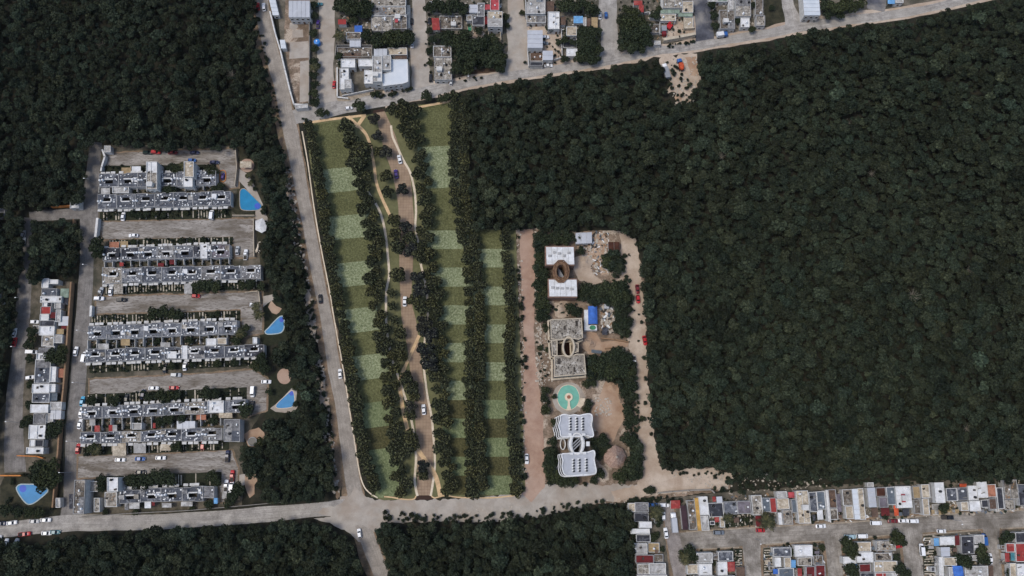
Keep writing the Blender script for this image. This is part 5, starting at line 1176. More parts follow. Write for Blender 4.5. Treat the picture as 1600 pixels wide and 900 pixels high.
def car_type(kind):
    parts = []
    if kind in ('sedan', 'hatch'):
        Lh = 2.2 if kind == 'sedan' else 1.95
        body = loft([(-Lh, .62, .35, .72), (-Lh + .12, .78, .25, .86), (-Lh + .7, .87, .22, .93), (-.3, .88, .2, .95), (.7, .88, .2, .93), (Lh - .6, .84, .22, .84), (Lh - .12, .74, .26, .72), (Lh, .56, .34, .6)], 12)
        r0, r1 = (-1.0, .35) if kind == 'sedan' else (-1.35, .3); b0, b1 = (-1.75, 1.05) if kind == 'sedan' else (-1.85, 1.0)
        zr, wr, wb = 1.43, .62, .78; zb = .9
    elif kind in ('suv', 'van'):
        Lh = 2.3 if kind == 'suv' else 2.45
        body = loft([(-Lh, .7, .4, .95), (-Lh + .1, .84, .3, 1.05), (-.3, .92, .26, 1.08), (.9, .92, .26, 1.06), (Lh - .3, .86, .28, .98), (Lh, .66, .4, .8)], 12)
        if kind == 'suv': r0, r1, b0, b1, zr, wr, wb, zb = -1.75, .45, -2.15, 1.1, 1.72, .68, .84, 1.04
        else: r0, r1, b0, b1, zr, wr, wb, zb = -2.2, 1.05, -2.38, 1.75, 2.0, .76, .86, 1.04
    else:   # pickup
        Lh = 2.55
        body = loft([(-Lh, .75, .42, .98), (-Lh + .08, .86, .34, 1.0), (-.3, .9, .3, 1.02), (1.0, .9, .3, 1.0), (Lh - .25, .84, .32, .94), (Lh, .64, .42, .78)], 12)
        r0, r1, b0, b1, zr, wr, wb, zb = -.25, .7, -.5, 1.3, 1.68, .66, .82, .98
    parts.append(('body', body.mesh('body', PLACE, True), 1))
    cab = MB().add([(-wb, b0, zb), (wb, b0, zb), (wb, b1, zb), (-wb, b1, zb), (-wr, r0, zr), (wr, r0, zr), (wr, r1, zr), (-wr, r1, zr)], [(0, 1, 5, 4), (1, 2, 6, 5), (2, 3, 7, 6), (3, 0, 4, 7), (4, 5, 6, 7)])
    parts.append(('cabin', cab.mesh('cabin', PLACE), 1))
    parts.append(('roof_panel', MB().prism([(-wr, r0), (wr, r0), (wr, r1), (-wr, r1)], zr, zr + .05).mesh('roof_panel', PLACE), 1))
    def lerp(a, b, t): return tuple(x + (y - x) * t for x, y in zip(a, b))
    def pane(a, b, c_, d): # bottom a,b ; top c,d
        u = .06; return [lerp(lerp(a, b, u), lerp(d, c_, u), .1), lerp(lerp(a, b, 1 - u), lerp(d, c_, 1 - u), .1), lerp(lerp(a, b, 1 - u), lerp(d, c_, 1 - u), .92), lerp(lerp(a, b, u), lerp(d, c_, u), .92)]
    V = cab.v
    parts.append(('windscreen', slab(pane(V[2], V[3], V[7], V[6]), .015).mesh('windscreen', 'window_dark'), 0))
    parts.append(('rear_window', slab(pane(V[0], V[1], V[5], V[4]), .015).mesh('rear_window', 'window_dark'), 0))
    parts.append(('side_window', slab(pane(V[1], V[2], V[6], V[5]), .015).mesh('side_window', 'window_dark'), 0))
    parts.append(('side_window', slab(pane(V[3], V[0], V[4], V[7]), .015).mesh('side_window', 'window_dark'), 0))
    if kind == 'pickup': parts.append(('load_bed', MB().box(-.72, -2.4, .8, .72, -.6, 1.035).mesh('load_bed', 'wall_dark'), 0))
    wy = Lh * .6
    return parts, [(-.8, wy), (.8, wy), (-.8, -wy), (.8, -wy)], Lh
CARS = {k: car_type(k) for k in ('sedan', 'hatch', 'suv', 'van', 'pickup')}
PAINT = dict(white=(232, 234, 236), silver=(170, 174, 178), red=(178, 36, 42), darkred=(112, 30, 34), black=(30, 31, 34), blue=(44, 92, 158), navy=(38, 46, 78), cyan=(70, 160, 196), green=(36, 56, 52), purple=(70, 50, 120), grey=(110, 118, 128), teal=(60, 116, 128), orange=(224, 118, 60), lightblue=(176, 204, 214))
PM = {k: plain('paint_' + k, v, .3, .5) for k, v in PAINT.items()}
def car(px, py, ang, col, kind='sedan', zone='', ltext=None, k=1.0):
    """ang: heading in degrees clockwise from north as seen in the photo"""
    parts, wh, Lh = CARS[kind]; p = G(px, py, .7); p.z = .07
    root = empty('pickup_truck' if kind == 'pickup' else 'van' if kind == 'van' else 'car', p, -math.radians(ang)); root.scale = (k, k, k)
    for nm, me, paint in parts:
        o = link(nm, me, root)
        if paint: o.material_slots[0].link = 'OBJECT'; o.material_slots[0].material = PM[col]
    for x, y in wh: link('rim', RIMM, link('wheel', WHEELM, root, (x, y, .32)))
    for s in (-1, 1):
        link('headlight', LIGHTM, root, (s * .52, Lh - .08, .62)); link('tail_light', TAILM, root, (s * .55, -Lh + .04, .72))
    word = dict(sedan='sedan', hatch='hatchback', suv='sport utility car', van='van', pickup='pickup truck')[kind]
    cw = dict(darkred='dark red', navy='navy blue', cyan='bright cyan', lightblue='pale blue', green='dark green').get(col, col)
    if ltext: tag(root, ltext, 'van' if kind == 'van' else 'pickup' if kind == 'pickup' else 'car', 'parked and driving cars')
    else: later(root, '%s %s' % (cw, word), zone, 'van' if kind == 'van' else 'pickup' if kind == 'pickup' else 'car', px + py * .001, 'left', 'parked and driving cars')
    return root
Hh, Vv = 90, 0
ZZ = 'on the first estate lane'
for e in ((231, 238.5, Hh, 'green', 'suv'), (243.5, 238, Hh, 'red', 'suv'), (270, 238.5, Hh, 'darkred'), (304, 238.5, Hh, 'navy'), (300, 250.5, Hh, 'blue', 'hatch'), (335, 253.5, Hh, 'navy')): car(*e, zone=ZZ)
for e in ((192.5, 338, Vv, 'white'), (331, 336, Vv, 'white', 'van'), (208.5, 368, -90, 'white'), (371, 391.5, Vv, 'silver'), (384, 398, Vv, 'white', 'pickup')): car(*e, zone='by the second estate lane')
for e in ((173, 455, Vv, 'white'), (190, 468.5, Hh, 'black', 'suv'), (155, 466.5, Hh, 'white', 'suv'), (157, 457, 12, 'silver', 'pickup'), (306, 462.5, Hh, 'red', 'hatch'), (396, 476, Hh, 'white', 'hatch')): car(*e, zone='by the third estate lane')
for e in ((258, 575.5, Vv, 'black'), (289, 571.5, Vv, 'white'), (275, 586, Hh, 'silver', 'suv'), (240, 606.5, Hh, 'white'), (272, 606, Hh, 'red'), (395, 612, 180, 'white', 'van'), (394, 634, Vv, 'black'), (416, 596.5, Hh, 'white'), (197.5, 623, Vv, 'black'), (223.5, 616, Vv, 'navy')): car(*e, zone='by the fourth estate lane')
for e in ((187.5, 718.5, Hh, 'white'), (219, 717, Hh, 'blue'), (251, 715.5, Hh, 'white'), (219.5, 738, Hh, 'black'), (317, 696, Vv, 'red', 'hatch'), (355.5, 713, Vv, 'navy', 'pickup'), (363, 744, Vv, 'red', 'pickup'), (353.5, 759, Vv, 'white', 'pickup'), (362, 761, Vv, 'white', 'van')): car(*e, zone='by the fifth estate lane')
for e in ((118.5, 549, 4, 'white'), (132, 558, 4, 'white', 'van'), (137 - 8.3, 627, 4, 'cyan'), (127, 645, 4, 'white'), (125, 662.5, 6, 'white'), (122, 701, 2, 'red')): car(*e, zone='along the estate road')
for e in ((36.5, 378, 3, 'white'), (36.5, 366, 3, 'silver', 'hatch'), (22.5, 520, 3, 'white'), (22.8, 534.5, 3, 'red'), (22, 446.5, Hh, 'black'), (54, 503, Hh, 'white', 'hatch'), (50, 550, Hh, 'white', 'van'), (46.5, 590, 80, 'white', 'hatch'), (74, 326, Hh, 'black', 'suv')): car(*e, zone='along the far western street')
for e in ((18.5, 817, 82, 'white'), (53.5, 814.5, Hh, 'silver'), (71.5, 812.5, Hh, 'white'), (38.5, 834.5, 84, 'red', 'pickup'), (73, 833, Hh, 'white'), (86, 831.5, Hh, 'teal'), (10, 849, Vv, 'white', 'hatch'), (25, 850, 12, 'silver', 'suv'), (-1, 845, Vv, 'white'), (2, 818, Hh, 'navy')): car(*e, zone='along the lower left road')
car(403, 10, -8, 'red', ltext='red car driving on the main road at the top edge'); car(412.5, 11, -10, 'white', 'suv', ltext='white car driving on the main road beside the red one')
car(500.5, 467, -8, 'black', ltext='black car driving on the main road beside the park'); car(531.5, 584, -6, 'white', ltext='white car at the park side of the main road'); car(561.5, 833.5, -12, 'white', 'hatch', ltext='white car on the main road near the bottom edge')
car(624.5, 249, -14, 'white', ltext='northernmost white car on the brown park drive', k=1.06); car(619, 272, -10, 'purple', ltext='purple car on the brown park drive', k=1.06)
car(632.5, 471, 0, 'white', ltext='white car in the middle of the brown park drive', k=1.06); car(662, 640, -6, 'white', ltext='southernmost white car on the brown park drive', k=1.06)
for e in ((522, 132, 2, 'red'), (497, 38, Vv, 'purple', 'pickup'), (498, 7, 75, 'teal')): car(*e, zone='beside the first sandy street', k=.93)
for e in ((644, 69, Vv, 'white'), (672.5, 9, Vv, 'white', 'pickup'), (671, 33, Vv, 'black'), (673, 122, Vv, 'black', 'suv'), (643, 33, Vv, 'black', 'hatch')): car(*e, zone='beside the second sandy street', k=.93)
for e in ((704.5, 128, Vv, 'white', 'hatch'), (857, 102.5, 88, 'white'), (937.5, 24.5, Vv, 'white'), (947, 23.5, Vv, 'blue', 'hatch'), (851.5, 58.5, 80, 'white', 'suv'), (851, 67.5, Hh, 'grey', 'hatch'), (545, 169, 80, 'white', 'hatch')): car(*e, zone='in the top town', k=.93)
for e in ((996, 452, 178, 'darkred'), (997, 467.5, 175, 'red', 'hatch'), (1007.5, 532, 172, 'red'), (991, 565, 178, 'white', 'pickup')): car(*e, zone='on the right hand dirt road')
car(823, 717, 178, 'white', ltext='white car parked on the dirt road beside the park')
for e in ((1036.5, 806, Vv, 'white', 'hatch'), (1040.5, 833, -6, 'white'), (1021, 789, Hh, 'blue'), (1037.5, 789, Hh, 'white', 'suv'), (1123, 832, Hh, 'grey', 'suv'), (1188.5, 828.5, Hh, 'red', 'hatch'), (1282.5, 822, 88, 'white'), (1328, 838.5, Hh, 'lightblue', 'van'), (1347, 837.5, Hh, 'white', 'van'), (1368.5, 817, Hh, 'white', 'van'), (1395, 814, Hh, 'darkred'), (1411.5, 813.5, Hh, 'white'), (1427, 814, Hh, 'white', 'suv'), (1480.5, 808.5, Hh, 'black', 'pickup'), (1471, 830, Hh, 'white', 'hatch'), (1440, 859, 2, 'white', 'van'), (1403.5, 853, 80, 'red', 'hatch'), (1537.5, 843, 2, 'blue', 'van'), (1547, 873, 4, 'white')): car(*e, zone='in the village')
# orange frame round a purple car
c = G(348, 275); fr = empty('parking_frame', c); tag(fr, 'orange rounded kerb frame on the first estate lane with a purple car inside', 'kerb')
T = rel(smooth_closed([(344.5, 269), (347, 267), (351, 267.5), (352.5, 271), (352.5, 279), (351, 283), (347, 283.5), (344.5, 281)], 2), 0, c); MB().ring(inset(T, -.3), T, .04, .35).obj('kerb_ring', 'wall_orange', fr)
car(348.3, 275.5, 4, 'purple', 'hatch', ltext='purple car inside an orange kerb frame on the first estate lane', k=.85)
# trucks
def truck(px, py, ang, cabc, boxm, L, label, mixer=False, k=1.0):
    p = G(px, py, 1); p.z = .07; root = empty('truck', p, -math.radians(ang)); root.scale = (k, k, k)
    cb = loft([(L / 2 - 2.0, 1.1, .5, 2.5), (L / 2 - .5, 1.12, .5, 2.5), (L / 2 - .12, 1.08, .5, 1.9), (L / 2, .95, .6, 1.3)], 12).obj('cab', PM[cabc], root)
    slab([(.95, L / 2 - .36, 1.5), (-.95, L / 2 - .36, 1.5), (-.9, L / 2 - .52, 2.3), (.9, L / 2 - .52, 2.3)], .04).obj('windscreen', 'window_dark', root)
    MB().box(-.5, -L / 2, .6, .5, L / 2 - 2, .85).obj('chassis', 'wall_dark', root)
    if mixer:
        loft([(-L / 2 + .2, .6, 1.6, 2.8), (-L / 2 + 1.4, 1.15, .95, 3.2), (0, 1.2, .9, 3.2), (L / 2 - 2.4, .7, 1.1, 2.3)], 14).obj('drum', boxm, root, smooth=True)
    else:
        MB().box(-1.2, -L / 2, .9, 1.2, L / 2 - 2.2, 2.7).obj('load_box', boxm, root)
        MB().box(-1.24, -L / 2 - .03, 2.703, -1.06, L / 2 - 2.17, 2.8).box(1.06, -L / 2 - .03, 2.703, 1.24, L / 2 - 2.17, 2.8).obj('top_rail', 'metal_grey', root)
    for y in (L / 2 - 1.2, -L / 2 + 1.0, -L / 2 + 2.1):
        for s in (-1, 1): o = link('wheel', WHEELM, root, (s * 1.0, y, .48)); o.scale = (1.6, 1.5, 1.5)
    tag(root, label, 'truck', 'trucks'); return root
truck(1052.5, 816, -3, 'white', 'roof_metal', 8.0, 'long silver boxed truck with white cab parked in the village street')
truck(1040, 112, -12, 'white', 'metal_grey', 8.0, 'grey truck with white cab in the roadside clearing')
truck(1063, 102, -12, 'blue', 'roof_orange', 6.5, 'orange drum mixer truck with blue cab in the roadside clearing', True)
truck(1128, 55, 82, 'blue', 'roof_white', 5.6, 'white boxed truck with blue cab beside the top road')
tl = truck(1037, 50, 178, 'darkred', 'metal_grey', 5.0, 'grey box trailer truck in the excavator yard')
p = G(351, 773.5, .5); p.z = .07; t = empty('trailer', p); tag(t, 'small pale flat trailer behind the pickup at the estate southeast', 'trailer')
MB().box(-.95, -1.5, .5, .95, 1.5, .75).obj('bed', 'roof_lgrey', t); MB().box(-.06, 1.5, .5, .06, 2.5, .6).obj('drawbar', 'metal_grey', t)
for s in (-1, 1): link('wheel', WHEELM, t, (s * 1.05, 0, .34))
# excavator
p = G(1046, 41, 1); p.z = .07; ex = empty('excavator', p, -.6); tag(ex, 'red excavator with its arm out in the sandy yard of the fourth block', 'excavator')
for s in (-1, 1): MB().box(s * 1.1 - .3, -1.6, 0, s * 1.1 + .3, 1.6, .7).obj('track', 'wall_dark', ex)
MB().box(-1.2, -1.7, .85, 1.2, 1.0, 1.9).obj('engine_house', PM['red'], ex); MB().box(-1.15, .3, 1.9, -.1, 1.3, 2.7).obj('cab', PM['red'], ex)
MB().tube([(.3, .9, 1.6), (.4, 2.6, 3.2), (.4, 4.2, 2.2)], [.3, .26, .18], 6).obj('arm', 'wall_brown', ex); MB().box(0, 4.0, 1.3, .8, 4.6, 2.1).obj('bucket', 'wall_dark', ex)
# lamp posts and poles
def lamp(px, py, label, arm=(1.6, 0)):
    c = G(px, py); root = empty('street_lamp', c)
    MB().cyl((0, 0), .09, 0, 6.5, 8, .06).obj('post', 'metal_grey', root); MB().tube([(0, 0, 6.4), (arm[0] * .5, arm[1] * .5, 6.8), (arm[0], arm[1], 6.8)], .05, 5).obj('arm', 'metal_grey', root)
    MB().box(arm[0] - .3, arm[1] - .15, 6.7, arm[0] + .3, arm[1] + .15, 6.85).obj('lamp_head', 'machine_white', root); tag(root, label, 'street lamp', 'street lamps')
for i, (x, y) in enumerate(((149, 287), (148, 419), (139, 520), (133, 600), (124, 690), (113, 738))): lamp(x, y, 'grey street lamp on the east kerb of the estate road, %s from the north' % ordn(i + 1), (-1.6, 0))
for i, (x, y) in enumerate(((44, 470), (38, 545), (30, 660))): lamp(x, y, 'grey street lamp on the far western street, %s from the north' % ordn(i + 1), (-1.4, 0))
for i, (x, y) in enumerate(((733, 126), (1180, 842), (1316, 834), (1488, 812))): lamp(x, y, ['grey lamp post beside the brown bare patch at the top road', 'grey lamp post at the mouth of the second village street', 'grey lamp post at the mouth of the third village street', 'grey lamp post in front of the tall white village house'][i], (0, -1.4))
# round manhole-like rubble heap things: earth heaps
def heap(px, py, r, h, mat, label):
    c = G(px, py); v = [(0, 0, h)]; f = []; n = 14; rr = random.Random(int(px * 7 + py))
    for j, t in enumerate((.35, .7, 1.0)):
        for k in range(n):
            a = 2 * math.pi * k / n; q = r * .28 * t * rr.uniform(.8, 1.15); v.append((q * math.cos(a), q * math.sin(a), h * (1 - t) ** 1.2 * rr.uniform(.8, 1.1) + .03))
    for k in range(n): f.append((0, 1 + k, 1 + (k + 1) % n))
    for j in range(2):
        for k in range(n): a = 1 + j * n + k; b = 1 + j * n + (k + 1) % n; f.append((a, a + n, b + n, b))
    o = link('earth_heap', mesh('earth_heap', v, f, mat), None, c); tag(o, label, 'heap', 'earth heaps'); return o
heap(876, 483, 14, 2.2, 'sand', 'pale sand heap between the panel roofed and bare concrete hotels'); heap(921, 538, 12, 2.0, 'rust_soil', 'rusty earth heap right of the bare concrete hotel'); heap(915, 410, 13, 1.6, 'sand', 'pale sand mound right of the panel roofed hotel')
heap(956, 604, 9, 1.0, 'rust_soil', 'orange earth heap at the top of the excavated lot'); heap(1060, 792 - 640, 7, 1.0, 'rust_soil', 'small earth heap at the foot of the roadside clearing'); heap(746, 55, 9, 1.2, 'roof_dirty' if False else 'sand', 'heap of pale rubble below the dark roof in the second town block')
# ------------------------------------------------------------------ trees
def crown(name, seed, mat, nl=9, leaves=900, ls=(.12, .2), flat=.75, lobe=(.34, .5), spread=.68, up=.25, edge=0.0):
    """crown of unit radius: leaf-sized folded faces spread over lumpy lobes; z from 0 up"""
    r = np.random.default_rng(seed)
    cen = []
    for i in range(nl):
        a = 2 * math.pi * (i * .618 + r.uniform(-.08, .08)); d = spread * math.sqrt((i + .3) / nl)
        cen.append((d * math.cos(a), d * math.sin(a), flat * (.55 + .45 * (1 - d * d)) + r.uniform(-.1, .1), r.uniform(*lobe)))
    per = leaves // nl; V = []; Fc = []
    for (cx, cy, cz, R_) in cen:
        n = r.normal(size=(per, 3)); n[:, 2] = np.abs(n[:, 2]) * 1.0 - up * .6; n /= np.linalg.norm(n, axis=1)[:, None]
        pos = np.array((cx, cy, cz)) + n * R_ * r.uniform(.72, 1.12, (per, 1)) * np.array((1, 1, .8))
        nr = n + r.normal(size=(per, 3)) * .55; nr /= np.linalg.norm(nr, axis=1)[:, None]
        t = np.cross(nr, r.normal(size=(per, 3))); t /= np.linalg.norm(t, axis=1)[:, None]; b = np.cross(nr, t)
        s = r.uniform(ls[0], ls[1], (per, 1))
        p0 = pos - t * s; p1 = pos + b * s * .66 + nr * s * .12; p2 = pos + t * s; p3 = pos - b * s * .66 + nr * s * .12
        base = len(V) * 4
        V.append(np.stack([p0, p1, p2, p3], 1).reshape(-1, 3))
    V = np.concatenate(V); m = len(V) // 4
    me = bpy.data.meshes.new(name)
    me.vertices.add(len(V)); me.vertices.foreach_set('co', V.astype(np.float32).ravel())
    me.loops.add(m * 4); me.loops.foreach_set('vertex_index', np.arange(m * 4, dtype=np.int32))
    me.polygons.add(m); me.polygons.foreach_set('loop_start', np.arange(0, m * 4, 4, dtype=np.int32)); me.polygons.foreach_set('loop_total', np.full(m, 4, np.int32))
    me.update(calc_edges=True); me.materials.append(MATS[mat]); return me
def trunkmesh(seed, h=1.0):
    r = random.Random(seed); mb = MB()
    mb.tube([(0, 0, -.45), (.02, .01, -.1), (r.uniform(-.05, .05), r.uniform(-.05, .05), .35)], [.07, .055, .04], 7)
    for i in range(4):
        a = i * 1.57 + r.uniform(-.4, .4); mb.tube([(0, 0, -.05 + .08 * i), (.25 * math.cos(a), .25 * math.sin(a), .25), (.55 * math.cos(a), .55 * math.sin(a), .5)], [.035, .025, .012], 5)
    return mb.mesh('trunk', 'bark')
TRUNK = [trunkmesh(i) for i in range(3)]
PARKC = [crown('crown', 100 + i, 'leaf_park', 11 + i % 3, 1500, (.07, .125), lobe=(.24, .36), spread=.66) for i in range(6)]
NAVYC = [crown('crown', 150 + i, 'leaf_navy', 11, 1500, (.07, .125), lobe=(.24, .36), spread=.66) for i in range(2)]
GARDC = [crown('crown', 200 + i, 'leaf_garden', 9 + i % 3, 1000, (.08, .14), lobe=(.3, .44), spread=.7) for i in range(5)]
TREES = []
def tree(px, py, r_m, base, zone, crowns=PARKC, name='tree', hk=.9, key=None, axis='top', group='park trees'):
    TREES.append((px, py, r_m * U(.94, 1.06), base, zone, crowns, name, hk, key if key is not None else py, axis, group))
def tree_at(px, py, s, base, zone, crowns, name, hk, key, axis, group):
    h = s * hk                         # crown base height
    p = G(px, py, h + s * .45)
    root = empty(name, (p.x, p.y, 0), U(0, 6.28))
    o = link('crown', RNG.choice(crowns), root, (0, 0, h * .75)); o.scale = (s, s, s * U(.85, 1.1))
    t = link('trunk', RNG.choice(TRUNK), root, (0, 0, h * .75)); t.scale = (s, s, max(.5, h * .75 / .45))
    later(root, base, zone, 'bush' if name == 'bush' else 'tree', key, axis, group)
def row(P, step, jit, r_rng, base, zone, y0=None, y1=None, lanes=1, lane_w=0):
    L = [(p[0], p[1]) for p in smooth_line(P, 6)]; acc = 0; nxt = 0; k = 0
    for a, b in zip(L[:-1], L[1:]):
        d = math.hypot(b[0] - a[0], b[1] - a[1]); 
        while nxt <= acc + d:
            t = (nxt - acc) / d if d else 0; x = a[0] + (b[0] - a[0]) * t; y = a[1] + (b[1] - a[1]) * t
            off = ((k % lanes) - (lanes - 1) / 2) * lane_w
            tree(x + off + U(-jit, jit), y + U(-jit, jit), U(*r_rng), base, zone, key=y + .01 * k); k += 1
            nxt += step * U(.85, 1.15)
        acc += d
row(RA, 14.5, 2.0, (3.0, 3.9), 'dense leafy tree', 'in the park row along the main road')
row([(x - 3, y) for x, y in RB[1:]], 10.8, 2.5, (2.8, 3.8), 'dense leafy tree', 'in the park row left of the white path', lanes=2, lane_w=11)
row(RC, 11.2, 2.5, (2.8, 3.8), 'dense leafy tree', 'in the park row right of the brown drive', lanes=2, lane_w=11)
row(RD, 7.8, 2.0, (2.9, 3.6), 'dense leafy tree', 'in the broad eastern park row', lanes=2, lane_w=16)
row(RE, 12.5, 2.0, (2.8, 3.5), 'dense leafy tree', 'in the park row along the pink dirt road')
for x, y, r_ in ((540, 196, 4.2), (548, 212, 4.4), (560, 232, 4.6), (565, 250, 4.4), (572, 232, 3.4), (553, 255, 4.0), (615, 170, 3.6), (628, 176, 3.8), (648, 172, 3.6), (640, 212, 3.8), (628, 200, 3.2)):
    tree(x, y, r_ * 1.1, 'big dark leafy tree', 'in the northern tree clump of the park')
NAVY = {(584, 186), (590, 212), (603, 236), (628, 296), (633, 354), (644, 390), (652, 434), (655, 454), (662, 506), (670, 522), (664, 548), (672, 568), (626, 540), (641, 636), (661, 728), (661, 742)}
for x, y, r_ in ((584, 186, 3.2), (590, 212, 3.0), (603, 236, 3.2), (592, 236, 2.6), (574, 274, 3.2), (603, 274, 3.4), (606, 300, 3.0), (628, 296, 3.2), (616, 344, 3.2), (633, 354, 3.0), (618, 366, 3.4), (640, 372, 3.4), (622, 386, 3.6), (644, 390, 3.8), (655, 398, 3.6), (668, 396, 3.2),
                (622, 430, 3.8), (652, 434, 3.6), (655, 454, 3.8), (648, 468, 3.6), (660, 482, 3.6), (612, 458, 2.4), (613, 478, 2.4), (616, 500, 2.4), (624, 520, 3.0), (626, 540, 2.8), (628, 556, 3.0), (662, 506, 4.0), (670, 522, 4.2), (664, 548, 4.2), (672, 568, 4.2), (676, 586, 3.6),
                (634, 590, 3.4), (644, 606, 3.4), (648, 618, 2.8), (641, 636, 3.0), (641, 648, 2.8), (641, 682, 3.2), (646, 694, 3.2), (638, 700, 3.2), (661, 728, 2.8), (661, 742, 2.6)):
    tree(x, y, r_ * 1.12, 'leafy tree', 'on the middle lawn along the brown park drive', NAVYC if (x, y) in NAVY else PARKC)
